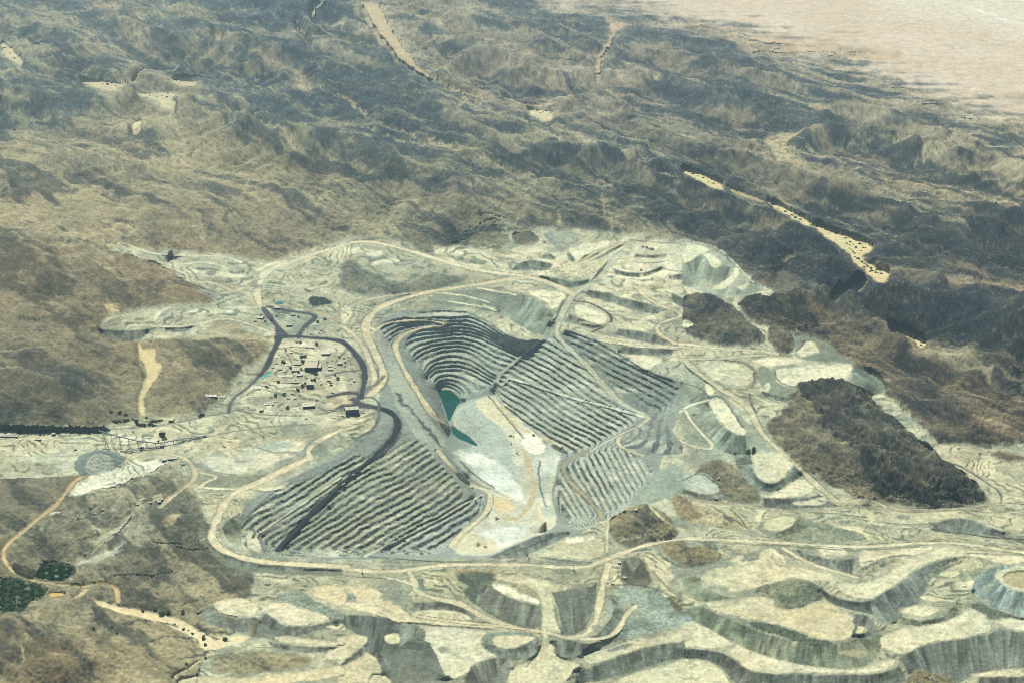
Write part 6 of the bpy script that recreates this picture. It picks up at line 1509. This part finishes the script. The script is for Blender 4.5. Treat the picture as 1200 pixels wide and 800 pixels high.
# ---------------------------------------------------------------- stockpile, conveyors
def stockpile():
    x, y, z = hz(117, 541); n, k = 64, 22; v = []; f = []
    R = 112.0; hgt = 60.0; ph = rng.rand(8) * 6
    for j in range(k + 1):
        t = j / k; r = R * t
        for i in range(n):
            a = 2 * math.pi * i / n; rr_ = r * (1 + .06 * math.sin(3 * a + 1) + .03 * math.sin(11 * a + ph[0]))
            zz = hgt * (1 - t) ** 1.1 + (float(fbm(np.array([rr_ * math.cos(a) / 9 + 40]), np.array([rr_ * math.sin(a) / 9 + 40]), 4, 60)[0]) - .5) * 7 * min(1, 4 * t * (1.2 - t))
            if t < .10: zz = hgt * .90 + .0
            v.append((rr_ * math.cos(a), rr_ * math.sin(a) * .9, zz - 3 * t))
    for j in range(k):
        for i in range(n): f.append((j * n + i, (j + 1) * n + i, (j + 1) * n + (i + 1) % n, j * n + (i + 1) % n))
    f.append(tuple(range(n)))
    me = bpy.data.meshes.new('stockpile'); me.from_pydata(v, [], f); me.update()
    m = mat('crushed_ore', lc(150, 160, 146), .95, .1, 0, .16, .08); me.materials.append(m)
    nt = m.node_tree; N = nt.nodes; L = nt.links; b = N['Principled BSDF']
    tc = N.new('ShaderNodeTexCoord'); g = N.new('ShaderNodeVectorMath'); g.operation = 'DISTANCE'; g.inputs[1].default_value = (12, -46, 8)
    ns = N.new('ShaderNodeTexNoise'); ns.inputs['Scale'].default_value = .06; L.new(tc.outputs['Object'], ns.inputs['Vector'])
    L.new(tc.outputs['Object'], g.inputs[0]); ad = N.new('ShaderNodeMath'); ad.operation = 'MULTIPLY_ADD'; ad.inputs[1].default_value = 26; L.new(ns.outputs['Fac'], ad.inputs[0]); L.new(g.outputs['Value'], ad.inputs[2])
    r = N.new('ShaderNodeMapRange'); r.inputs[1].default_value = 62; r.inputs[2].default_value = 74; L.new(ad.outputs[0], r.inputs[0])
    mx = N.new('ShaderNodeMix'); mx.data_type = 'RGBA'; mx.inputs[6].default_value = (*lc(158, 164, 146), 1); mx.inputs[7].default_value = (*lc(104, 116, 106), 1); L.new(r.outputs[0], mx.inputs[0]); L.new(mx.outputs[2], b.inputs['Base Color'])
    o = bpy.data.objects.new('ore_stockpile', me); COL.objects.link(o); o.location = (x, y, z - 1); tag(o, 'broad grey green cone of crushed ore with a pale apron, left of the plant', 'stockpile')
    return x, y, z + hgt
sx_, sy_, sz_ = stockpile()
def conveyor(name, label, pts, lift, rad=2.6, legs=6, group='conveyors'):
    """pts survey points, lift heights over the ground"""
    P3 = []
    for (u, v), l in zip(pts, lift):
        x, y, z = hz(u, v); P3.append(Vector((x, y, z + l)))
    root = empty(name, tuple(P3[0] - Vector((0, 0, lift[0])))); tag(root, label, 'conveyor', group); o0 = root.location.copy()
    g = MB(); hbx = MB()
    for a, b in zip(P3[:-1], P3[1:]):
        d = (b - a); L_ = d.length; e = Vector((-d.y, d.x, 0)).normalized() * rad; up_ = Vector((0, 0, rad * 1.2)); q = [a - e, a + e, b + e, b - e]
        k = len(g.v); g.v += [tuple(p - o0) for p in q] + [tuple(p + up_ - o0) for p in q]
        g.f += [(k, k + 1, k + 2, k + 3), (k + 4, k + 7, k + 6, k + 5), (k, k + 4, k + 5, k + 1), (k + 1, k + 5, k + 6, k + 2), (k + 2, k + 6, k + 7, k + 3), (k + 3, k + 7, k + 4, k)]
    g.build('gallery', M['belt'], root)
    tot = [0]
    for a, b in zip(P3[:-1], P3[1:]): tot.append(tot[-1] + (b - a).length)
    for i in range(legs):
        s = tot[-1] * (i + .5) / legs
        j = max(k for k in range(len(P3) - 1) if tot[k] <= s); t = (s - tot[j]) / (tot[j + 1] - tot[j]); c = P3[j].lerp(P3[j + 1], t)
        l = lift[j] * (1 - t) + lift[j + 1] * t
        if l < 5: continue
        e = Vector((-(P3[j + 1] - P3[j]).y, (P3[j + 1] - P3[j]).x, 0)).normalized(); w_ = MB(); base = c - Vector((0, 0, l + 3))
        w_.beam(base + e * (rad + 3) - o0, c + e * (rad - .5) - o0, .7, 4); w_.beam(base - e * (rad + 3) - o0, c - e * (rad - .5) - o0, .7, 4); md = base.lerp(c, .5)
        w_.beam(md + e * (rad + 1) - o0, md - e * (rad + 1) - o0, .5, 4)
        w_.build('trestle', M['steel'], root)
    MB().box(-7, 7, -6, 6, -2, lift[0] + 5).build('transfer_tower', M['steel'], root) if lift[0] < 12 else None
    return root
conveyor('overland_conveyor', 'long elevated conveyor on trestles reaching the tip of the ore stockpile', [(240, 512.5), (216, 516.5), (186, 523.5), (160, 523.6), (140, 523.4), (118, 520.6)], [4, 6, 16, 30, 46, 62], 2.4, 12)
conveyor('reclaim_conveyor', 'low conveyor along the ground between the stockpile foot and the long elevated conveyor', [(190, 524), (172, 527), (152, 530.5), (141, 530)], [8, 5, 4, 3], 2.0, 5)
conveyor('feed_conveyor', 'short dark conveyor lying down the face of the ore stockpile', [(134, 541.5), (123, 523.5)], [6, 60], 1.8, 2)
conveyor('plant_conveyor', 'low conveyor below the dark yard running from the mill to the crusher station', [(405, 480), (384, 482), (372, 477.5)], [6, 5, 4], 1.8, 4)

# ---------------------------------------------------------------- ponds with lined banks
water('plant_pond', 'Z 305.5,443 311,437 319,433.6 320.5,437.5 313,441 307,444', hz(313, 439)[2] + 1.2, lc(52, 128, 122), .3)
water('plant_pond', 'Z 321,355.5 327,352.2 334,353.8 330,356 324,356.8', hz(327, 354.5)[2] + 1.2, lc(44, 96, 108), .3)
water('settling_pond', 'G 168,482 228,480 230,492 176,498', hz(66, 696)[2] + .8, lc(168, 140, 70), .3)

# ---------------------------------------------------------------- trees and shrubs
def crown_mesh(name, seed, w_, h_, n, m, flat=False, leaf=1.1):
    r = random.Random(seed); b = MB()
    clumps = [(r.uniform(-.5, .5), r.uniform(-.5, .5), r.uniform(.15, .85), r.uniform(.24, .42)) for _ in range(9)]
    for _ in range(n):
        c = r.choice(clumps); a = r.uniform(0, 6.283); z = r.uniform(-1, 1); q = math.sqrt(1 - z * z); k = c[3] * r.uniform(.55, 1.08)
        x = (c[0] + q * math.cos(a) * k) * w_; y = (c[1] + q * math.sin(a) * k) * w_; zz = max((c[2] + z * k * (.5 if flat else .8)), .04) * h_
        s = leaf * r.uniform(.6, 1.3); t = Vector((r.uniform(-1, 1), r.uniform(-1, 1), r.uniform(-.3, 1))).normalized(); e = t.orthogonal().normalized() * s; g = t.cross(e).normalized() * s
        p = Vector((x, y, zz)); b.quad(p - e - g * .6, p + e - g, p + e * .7 + g, p - e * .8 + g * .8)
    return b.mesh(name, m)
def trunk_mesh(h_, r_, seed):
    q = random.Random(seed); b = MB(); b.beam((0, 0, -1.5), (0, 0, h_ * .45), r_, 7, r_ * .6)
    for i in range(5):
        a = q.uniform(0, 6.28); b.beam((0, 0, h_ * q.uniform(.25, .42)), (math.cos(a) * h_ * .28, math.sin(a) * h_ * .28, h_ * q.uniform(.55, .8)), r_ * .45, 5, r_ * .12)
    return b.mesh('trunk', M['bark'])
TALL = [(crown_mesh('crown', 10 + i, 13, 17, 520, M['leaf'], leaf=1.5), trunk_mesh(15, .7, i)) for i in range(3)]
ACAC = [(crown_mesh('crown', 20 + i, 7.5, 5.2, 300, M['leaf3'], True, 1.0), trunk_mesh(5, .35, 10 + i)) for i in range(3)]
BUSH = [(crown_mesh('foliage', 30 + i, 6.5, 4.5, 220, M['leaf2'], True, 1.1), None) for i in range(3)]
CANY = [(crown_mesh('foliage', 40 + i, 13, 7.5, 260, M['leaf'], True, 1.8), None) for i in range(3)]
R_n = random.Random(4)
def plant(kind_, lib, u, v, sc, label, cat, group, sx=1.0, sink=0):
    x, y, z = hz(u, v); cm, tm = lib[R_n.randrange(len(lib))]
    root = empty(kind_, (x, y, z - sink), R_n.uniform(0, 6.28)); root.scale = (sc * sx, sc * sx, sc); tag(root, label, cat, group)
    if cm:
        o = bpy.data.objects.new('crown' if tm else 'foliage', cm); COL.objects.link(o); o.parent = root
        if tm: o.location = (0, 0, 3.2 if lib is TALL else 1.2)
    if tm:
        o = bpy.data.objects.new('trunk', tm); COL.objects.link(o); o.parent = root
    return root
u = -22.0
while u < 125:
    vv_ = 506.2 - 2.2 * math.exp(-((u + 5) / 22) ** 2) - .8 * max(0, (u - 60) / 60)
    if not 101.2 < u < 104.2:
        for k_ in range(2):
            plant('windbreak_tree', TALL, u + R_n.uniform(-.8, .8), vv_ - k_ * 1.9 + R_n.uniform(-.3, .3), R_n.uniform(.95, 1.35) * (1 if u < 70 else .85), 'dark evergreen tree in the long straight windbreak row left of the stockpile', 'tree', 'windbreak trees', 1.1)
    u += 2.9
for i, (u, v, s, lb) in enumerate([(189, 511.3, .95, 'largest dark tree of the clump above the elevated conveyor'), (192.5, 511, .9, 'right hand dark tree of the clump above the elevated conveyor'), (191, 514.6, .7, 'dark tree below the clump above the elevated conveyor'),
                     (194.5, 515.4, .6, 'small dark tree at the lower right of the clump above the conveyor'), (185.6, 518.4, .55, 'lone dark tree standing just over the elevated conveyor'), (166, 527.4, .75, 'round dark tree under the elevated conveyor trestles'),
                     (127.6, 504.5, .6, 'small tree past the right end of the windbreak row')]):
    plant('dark_tree', TALL, u, v, s, lb, 'tree', 'trees round the conveyor')
for (u, v) in [(162.5, 498.2), (166, 498.3), (169.5, 498.6), (178, 495), (182, 494.6), (186, 494), (189.5, 493.5), (172, 489.8), (177, 498.5), (181, 498.7), (133, 494), (136, 494.6), (141, 494.2), (146, 494), (150, 493), (155, 492),
               (140, 485), (130, 484.5), (147, 487), (160, 495), (200, 495), (200.6, 494.5), (235, 487), (238, 486.6)]:
    plant('roadside_bush', BUSH, u + R_n.uniform(-.4, .4), v, R_n.uniform(.9, 1.7), 'low olive bush in the scatter beside the paved road right of the windbreak', 'bush', 'bushes along the paved road', 1.3)
for (u, v, s) in [(167, 715.7, 1.0), (182, 715.5, .9), (189.3, 719.8, 1.5), (191.8, 719.4, 1.2), (197.3, 718.6, 1.2), (214.6, 717.7, 1.1), (214.2, 720.8, 1.1), (214.8, 737.2, .9), (225.6, 742.6, .8), (221, 738, .5), (238.6, 745.2, .7), (239, 748.2, 1.2),
                  (240.5, 755.8, 1.0), (264.5, 749.6, 1.5), (219, 779.5, .8), (202.5, 794.5, .9), (241, 771, .7), (110, 740, .8), (132, 737.5, .7), (137.5, 744, .7), (144, 730, .6), (99, 652, .7), (205, 731, .6), (124, 670, .6)]:
    plant('acacia_tree', ACAC, u, v, s * .95, 'low dark green acacia along the sandy streambed in the lower left', 'tree', 'acacias along the lower left streambed', 1.15)
RVB = [(962, 264), (966, 266), (975, 271), (980, 273), (984, 274), (989, 278), (992, 278), (997, 283), (992, 285), (996, 287), (999, 286), (1003, 290), (995, 291), (998, 293), (1000, 295), (1001, 297), (1007, 285), (1012, 290), (1014, 290), (1009, 294), (1002, 301), (1005, 303),
       (1007, 304), (1010, 307), (1013, 309), (1015, 310), (1012, 313), (1017, 312), (1020, 314), (1022, 317), (1019, 318), (1024, 317), (1026, 319), (1029, 319), (1027, 316), (1030, 316), (1032, 317), (1033, 320), (987, 342), (990, 340), (812, 202), (818, 205), (824, 207), (830, 212), (836, 214), (905, 241), (912, 244), (920, 247), (928, 251), (932, 254), (925, 252), (938, 256), (1048, 381), (1056, 385), (1062, 388), (1068, 391), (1072, 394), (1080, 402), (630, 128), (637, 130), (641, 129), (645, 131), (634, 132),
       (5, 55), (12, 62), (17, 68), (120, 97), (126, 98), (131, 96), (136, 99), (165, 109), (175, 110), (183, 112), (190, 111), (197, 108), (195, 113)]
for i, (u, v) in enumerate(RVB):
    far_ = v < 140
    plant('riverbed_shrub', CANY, u + R_n.uniform(-.6, .6), v, R_n.uniform(.4, .95) * (.8 if not far_ else 1.0), 'dark shrub on the pale far valley sand behind the mountains' if far_ else 'dark shrub on the pale sand of the river winding behind the mine', 'shrub', 'shrubs on the far valley sand' if far_ else 'shrubs on the river sand', R_n.uniform(.9, 1.4))
for (u, v) in [(313, 454.5), (326.5, 449.5), (355, 454), (358, 450), (323, 464.5), (332, 464), (334, 463.5), (349, 458.5), (336, 479.5), (337.5, 478.5), (305.5, 370), (311, 378), (318, 376), (350, 372), (372, 378), (381, 375), (335, 411), (352, 402), (370.5, 403), (371.5, 405), (331, 425), (333.5, 426), (341, 433), (353.5, 420), (355.5, 419), (356, 424), (358, 419), (354, 426), (349.5, 438.5), (366, 438.5), (370, 439), (369, 446.5), (365.5, 447), (388, 452), (392, 440), (396, 445)]:
    plant('garden_tree', ACAC, u + R_n.uniform(-.3, .3), v, R_n.uniform(1.0, 1.7), 'small green tree among the plant buildings', 'tree', 'small trees among the plant buildings', 1.0)
# reeds in the wet hollow: nobody could count them
def reeds():
    polys = [P('G 150,380 200,382 258,393 238,438 180,442 118,430'), P('G -40,432 60,440 145,458 168,490 118,518 50,550 -40,545')]
    b = MB(); r = random.Random(9)
    for p in polys:
        for _ in range(2600):
            u = r.uniform(p[:, 0].min(), p[:, 0].max()); v = r.uniform(p[:, 1].min(), p[:, 1].max()); c = False
            for i in range(len(p)):
                (x0, y0), (x1, y1) = p[i][:2], p[(i + 1) % len(p)][:2]
                if (y0 > v) != (y1 > v) and u < (x1 - x0) * (v - y0) / (y1 - y0) + x0: c = not c
            if not c or (math.sin(u * .55) + math.sin(v * .9 + u * .2) + r.uniform(-.8, .8)) < -.6: continue
            x, y, z = hz(u, v)
            for k in range(3):
                a = r.uniform(0, 3.14); e = Vector((math.cos(a), math.sin(a), 0)) * r.uniform(1.0, 2.4); t = Vector((r.uniform(-1.4, 1.4), r.uniform(-1.4, 1.4), r.uniform(1.4, 3.4))); q = Vector((x + r.uniform(-2, 2), y + r.uniform(-2, 2), z - .2))
                b.quad(q - e, q + e, q + e * .5 + t, q - e * .6 + t)
    o = b.build('reed_bed', M['reed']); tag(o, 'dark green reeds filling the wet hollow by the tan road', 'reeds', None, 'stuff')
reeds()

# ---------------------------------------------------------------- machines
def haul_truck():
    root = empty('haul_truck', (0, 0, 0))
    b = MB()   # dump body with sloping floor and canopy
    b.quad((-4.2, -3.6, 3.2), (5.0, -3.6, 4.6), (5.0, 3.6, 4.6), (-4.2, 3.6, 3.2))
    b.quad((-5.4, -3.6, 4.4), (-4.2, -3.6, 3.2), (-4.2, 3.6, 3.2), (-5.4, 3.6, 4.4))
    for s in (-1, 1): b.quad((-5.4, s * 3.6, 4.4), (-4.2, s * 3.6, 3.2), (5.0, s * 3.6, 4.6), (5.0, s * 3.6, 7.0), (-5.2, s * 3.6, 6.4))
    b.quad((5.0, -3.6, 4.6), (5.0, -3.6, 7.0), (5.0, 3.6, 7.0), (5.0, 3.6, 4.6)); b.box(5.01, 8.2, -3.5, 3.5, 6.8, 7.1)
    b.build('dump_body', M['twhite'], root)
    MB().box(-4.5, 7.6, -1.3, 1.3, 1.6, 3.0).build('chassis', M['yellow'], root)
    c = MB(); c.box(5.6, 7.8, -.2, 2.6, 3.9, 6.2); cab = c.build('cab', M['twhite'], root); MB().box(7.81, 7.86, 0, 2.4, 4.8, 5.9).build('windscreen', M['glass'], cab)
    MB().box(6.6, 8.2, -3.0, 3.0, 2.2, 3.8).build('bonnet', M['yellow'], root)
    for x in (-2.6, 5.4):
        for s in (-1, 1):
            w_ = MB(); w_.beam((x, s * 2.0, 1.6), (x, s * 3.5, 1.6), 1.65, 14); wo = w_.build('wheel', M['tyre'], root); h_ = MB(); h_.beam((x, s * 3.51, 1.6), (x, s * 3.6, 1.6), .8, 10); h_.build('rim', M['yellow'], wo)
    return root
hp_ = haul_truck(); first = True
for (u, v, rz, lb) in [(402, 568.3, 40, 'white haul truck on the black ramp of the left pit flank, nearer the top'), (384.8, 592.5, 30, 'dark haul truck parked on a bench just right of the black ramp'), (415.5, 556.8, 215, 'haul truck highest on the black ramp of the left flank'),
                   (464, 631.5, 30, 'left of two trucks on the thin bench road low in the left flank'), (472.8, 630.2, 30, 'right of two trucks on the thin bench road low in the left flank'),
                   (568.5, 641.5, 15, 'haul truck alone on the white ground at the near end of the pit floor'), (581.8, 607.8, 20, 'haul truck on the pit floor by the tan stained ground'), (625.5, 510.2, 160, 'haul truck under the right flank near the top of the pit floor'),
                   (752.8, 290, 0, 'left of the vehicles parked on the top of the north dump'), (757.4, 290.6, 10, 'second from left of the vehicles parked on the top of the north dump'), (764, 293, -10, 'right of the vehicles parked on the top of the north dump'),
                   (751.6, 317, 180, 'lone haul truck near the edge of the tan north pad'), (838.3, 585.2, 0, 'haul truck on the small tan yard right of the pit'), (841.5, 561.8, 50, 'haul truck on the rocky track above the small tan yard'),
                   (262.5, 524.2, -20, 'haul truck on the pale ground below the plant left of the rim')]:
    o = hp_ if first else copy_tree(hp_); first = False
    x, y, z = hz(u, v); o.location = (x, y, z + .6); o.rotation_euler = (0, 0, math.radians(rz)); o.scale = (1.05,) * 3; tag(o, lb, 'truck', 'haul trucks in the mine')
def shovel(u, v, rz, lb):
    x, y, z = hz(u, v); root = empty('mining_shovel', (x, y, z + .4), math.radians(rz)); tag(root, lb, 'excavator', 'mining shovels')
    for s in (-1, 1): MB().box(-5, 5, s * 4 - 1.1, s * 4 + 1.1, 0, 2.0).build('track', M['tyre'], root)
    MB().box(-6, 5, -4.6, 4.6, 2.2, 7.2).build('house', M['twhite'], root)
    c = MB(); c.box(5.05, 7.4, 1.6, 4.4, 4.2, 8.2); cb = c.build('cab', M['yellow'], root); MB().box(7.41, 7.46, 1.9, 4.1, 5.6, 7.8).build('windscreen', M['glass'], cb)
    b = MB(); b.beam((5, 0, 4), (15, 0, 13), .7, 6); b.beam((8, 0, 7.5), (16, 0, 4.5), .5, 6); b.beam((-3, 0, 7.2), (-1, 0, 12), .35, 5); b.beam((-1, 0, 12), (15, 0, 13), .15, 4); b.build('boom', M['yellow'], root)
    MB().box(15.2, 18.6, -2, 2, 2.6, 6).build('bucket', M['dark'], root)
for a in [(552.6, 571.5, 200, 'mining shovel beside the hairpin of the pit road on the left of the floor'), (598, 510.5, -30, 'mining shovel on the tan ground above the mast on the pit floor'), (745, 603, 30, 'mining shovel on the top of the brown knoll near the rim')]: shovel(*a)
def mast(u, v, hgt, lb, cat='mast', nm='lighting_mast', grp='tall masts'):
    x, y, z = hz(u, v); root = empty(nm, (x, y, z)); tag(root, lb, cat, grp)
    b = MB()
    for sx, sy in ((-1, -1), (1, -1), (1, 1), (-1, 1)): b.beam((sx * 1.5, sy * 1.5, 0), (sx * .5, sy * .5, hgt), .35, 4)
    for k in range(6):
        t = k / 6; t2 = (k + 1) / 6; w1 = 1.5 - t; w2 = 1.5 - t2
        b.beam((-w1, -w1, t * hgt), (w2, -w2, t2 * hgt), .2, 4); b.beam((w1, w1, t * hgt), (-w2, w2, t2 * hgt), .2, 4)
    b.build('lattice', M['steel'], root)
    MB().box(-3.2, 3.2, -3.2, 3.2, -1, 1.6).build('base', M['dark'], root)
    MB().box(-3, 3, -.5, .5, hgt - .6, hgt + .8).build('lamp_head' if cat == 'mast' else 'crossarm', M['steel'], root)
for a in [(605.8, 531, 34, 'tall dark mast standing on the white patch of the pit floor'), (664.5, 534, 34, 'tall mast by the tan road under the right pit flank'), (617.4, 650.5, 38, 'mast on the dark bank at the near rim of the pit'),
          (672.3, 668.5, 36, 'mast beside the main rim road near the road fork'), (424.6, 672.5, 30, 'mast beside the rim road at the lower left of the pit'), (599, 520.4, 12, 'short mast just left of the tall mast on the pit floor')]: mast(*a)
for (u, v, hgt, lb) in [(141.5, 531, 14, 'pole nearest the stockpile under the elevated conveyor')]:
    pass
# drill camp beside the tan road: sheds and plant heaps
for (u, v, w_, d_, h_, ro, wa, rz, lb) in [(192.5, 541, 5, 2, 1.6, 'white', 'dark', 10, 'white roofed shed in the scrap yard beside the tan road bend'), (199.5, 539.5, 6, 1.8, 1.4, 'grey', 'navy', 5, 'dark blue shed in the middle of the scrap yard by the tan road bend'),
                                   (205.5, 538.8, 3.5, 1.4, 1.0, 'white', 'dark', -8, 'small white shed at the right end of the scrap yard by the tan road bend'), (190.5, 538.2, 3, 1.4, 1.2, 'cream', 'rust', 0, 'rust coloured shed at the left end of the scrap yard'),
                                   (215, 544.8, 4, 1.2, 1.2, 'grey', 'dark', 12, 'dark cabin on the inside of the tan road bend'), (167, 587.5, 6.5, 1.0, .8, 'white', 'dark', 24, 'long thin canopy left of the large olive roofed shed'),
                                   (161.5, 594.8, 2.4, 1.2, 1.2, 'grey', 'dark', 0, 'small dark hut at the lower left of the large olive roofed shed'), (176, 591.3, 3.6, 1.2, 1.1, 'grey', 'dark', 10, 'small dark hut in front of the large olive roofed shed'),
                                   (725.5, 661.5, 3, 1.5, 1.2, 'white', 'dark', -10, 'white hut beside the road fork right of the rim road'), (731.5, 678, 4, 1.8, 1.2, 'cream', 'grey', -20, 'cream hut beside the wide road running down from the fork'),
                                   (717, 686, 3, 1.6, 1.2, 'cream', 'grey', -15, 'small cream hut on the left of the pale strip below the fork'), (68, 693.2, 14, 1.6, .6, 'rust', 'rust', -2, 'long rusty intake deck over the orange settling pond'),
                                   (88.5, 527.5, 3.2, 1.2, 1.2, 'grey', 'steel', 10, 'grey hut at the left foot of the ore stockpile')]:
    B_('yard_hut', lb, 'hut', u, v, w_, d_, h_, ro, wa, rz, 'gable' if w_ > 3 else 'flat', 1, 'huts and small sheds')
# pale scrap and drums that fill the plant yards
def yard_box(u, v, w_, d_, h_, m, rz, lb):
    x, y, z = hz(u, v); s = mpp(u, v); root = empty('material_stack', (x, y, z), math.radians(rz)); tag(root, lb, 'stack', 'stacks of material in the plant yards')
    for k in range(3):
        MB().box(-w_ * s / 2 + k * w_ * s / 3 + .15, -w_ * s / 2 + (k + 1) * w_ * s / 3 - .15, -d_ * s, d_ * s, -.5, h_ * s * (1 - .2 * ((k * 7) % 3))).build('pile', M[m], root)
ys = [(302, 371.5), (309, 372.5), (299, 377.5), (313, 380.5), (316, 372), (325, 371), (330, 368.5), (344, 370.5), (336, 376), (346, 376.5), (352, 390.5), (361, 391), (365, 392.5), (374, 391.5), (382, 392), (377, 388.5), (368, 400.5), (360, 400.8), (348, 401.5), (334, 402.5),
      (326, 408), (341, 406.6), (352, 407.8), (360, 408.2), (366, 407.6), (330, 419), (345, 420.8), (348, 422), (325, 427.5), (320, 432.3), (316, 436.2), (332, 437.5), (322, 447), (317, 451.5), (360, 443.5), (372, 443), (378, 451), (390, 461), (412, 450.5), (408, 446), (396, 449.5), (401, 452.2), (344, 462.5), (352, 464), (338, 467.5), (346, 468),
      (327, 469.5), (318, 466), (309, 468.5), (300, 474.5), (291, 478), (283, 479.5), (372, 469.5), (380, 472.5), (397, 487), (402, 488.2), (392, 489.5), (426, 484), (359, 491), (374, 492.5), (393, 418), (390, 423.5), (394, 432), (384, 424.5), (408, 419), (411, 427), (412, 432)]
wh = ['beside the paved road', 'between the sheds', 'in the open yard', 'near the small trees', 'by the track']
for i, (u, v) in enumerate(ys):
    yard_box(u + R_n.uniform(-.6, .6), v, R_n.uniform(2.0, 5.6), R_n.uniform(.3, .8), R_n.uniform(.5, 1.3), ['white', 'grey', 'dark', 'cream', 'rust', 'navy', 'white', 'dark'][i % 8], R_n.uniform(-30, 30), 'low stack of material in the pale plant yards')
# ================================================================== CAMERA, SUN, SKY, AIR
cam = bpy.data.cameras.new('camera'); co = bpy.data.objects.new('camera', cam); COL.objects.link(co)
cam.sensor_width = 36; cam.lens = 36 * F / 1200; cam.clip_start = 10; cam.clip_end = 200000
co.location = (0, 0, H); co.rotation_euler = (math.pi / 2 - PITCH, 0, 0)
scene.camera = co
from mathutils import Vector
SEL, SAZ = math.radians(SUN_EL), math.radians(SUN_AZ)
sv = Vector((math.sin(SAZ) * math.cos(SEL), math.cos(SAZ) * math.cos(SEL), math.sin(SEL)))
ld = bpy.data.lights.new('sun', 'SUN'); ld.energy = SUN_E; ld.angle = math.radians(.53); ld.color = (1, .97, .83)
lo_ = bpy.data.objects.new('sun', ld); COL.objects.link(lo_); lo_.rotation_euler = sv.to_track_quat('Z', 'Y').to_euler(); lo_.location = (0, 6000, 6000)
w = bpy.data.worlds.new('World'); scene.world = w; w.use_nodes = True
nt = w.node_tree; bg = nt.nodes['Background']; sk = nt.nodes.new('ShaderNodeTexSky'); sk.sky_type = 'NISHITA'; sk.sun_disc = False
sk.sun_elevation = SEL; sk.sun_rotation = SAZ; sk.altitude = 600; nt.links.new(sk.outputs[0], bg.inputs[0]); bg.inputs[1].default_value = SKY_E
# air
X0, X1 = float(XYZ[..., 0].min()) - 50, float(XYZ[..., 0].max()) + 50
Y0, Y1 = min(float(XYZ[..., 1].min()) - 50, -200), float(XYZ[..., 1].max()) + 50
Z0, Z1 = float(XYZ[..., 2].min()) - 1, H + 20
me = bpy.data.meshes.new('haze')
vs = [(x, y, z) for x in (X0, X1) for y in (Y0, Y1) for z in (Z0, Z1)]
me.from_pydata(vs, [], [(0, 1, 3, 2), (4, 6, 7, 5), (0, 4, 5, 1), (2, 3, 7, 6), (0, 2, 6, 4), (1, 5, 7, 3)]); me.update()
hm = bpy.data.materials.new('air'); hm.use_nodes = True; nt = hm.node_tree; nt.nodes.clear()
out = nt.nodes.new('ShaderNodeOutputMaterial'); pv = nt.nodes.new('ShaderNodeVolumePrincipled')
pv.inputs['Color'].default_value = HAZE_C; pv.inputs['Density'].default_value = HAZE_D; pv.inputs['Anisotropy'].default_value = .3
nt.links.new(pv.outputs[0], out.inputs['Volume']); me.materials.append(hm)
ho = bpy.data.objects.new('haze', me); COL.objects.link(ho); ho['kind'] = 'stuff'
scene.view_settings.view_transform = 'Standard'; scene.view_settings.look = 'None'; scene.view_settings.gamma = 1
scene.view_settings.exposure = EXPO
scene.cycles.pixel_filter_type = 'BLACKMAN_HARRIS'; scene.cycles.filter_width = 1.05; scene.cycles.use_denoising = False; scene.cycles.use_adaptive_sampling = False; scene.cycles.max_bounces = 4; scene.cycles.volume_bounces = 0
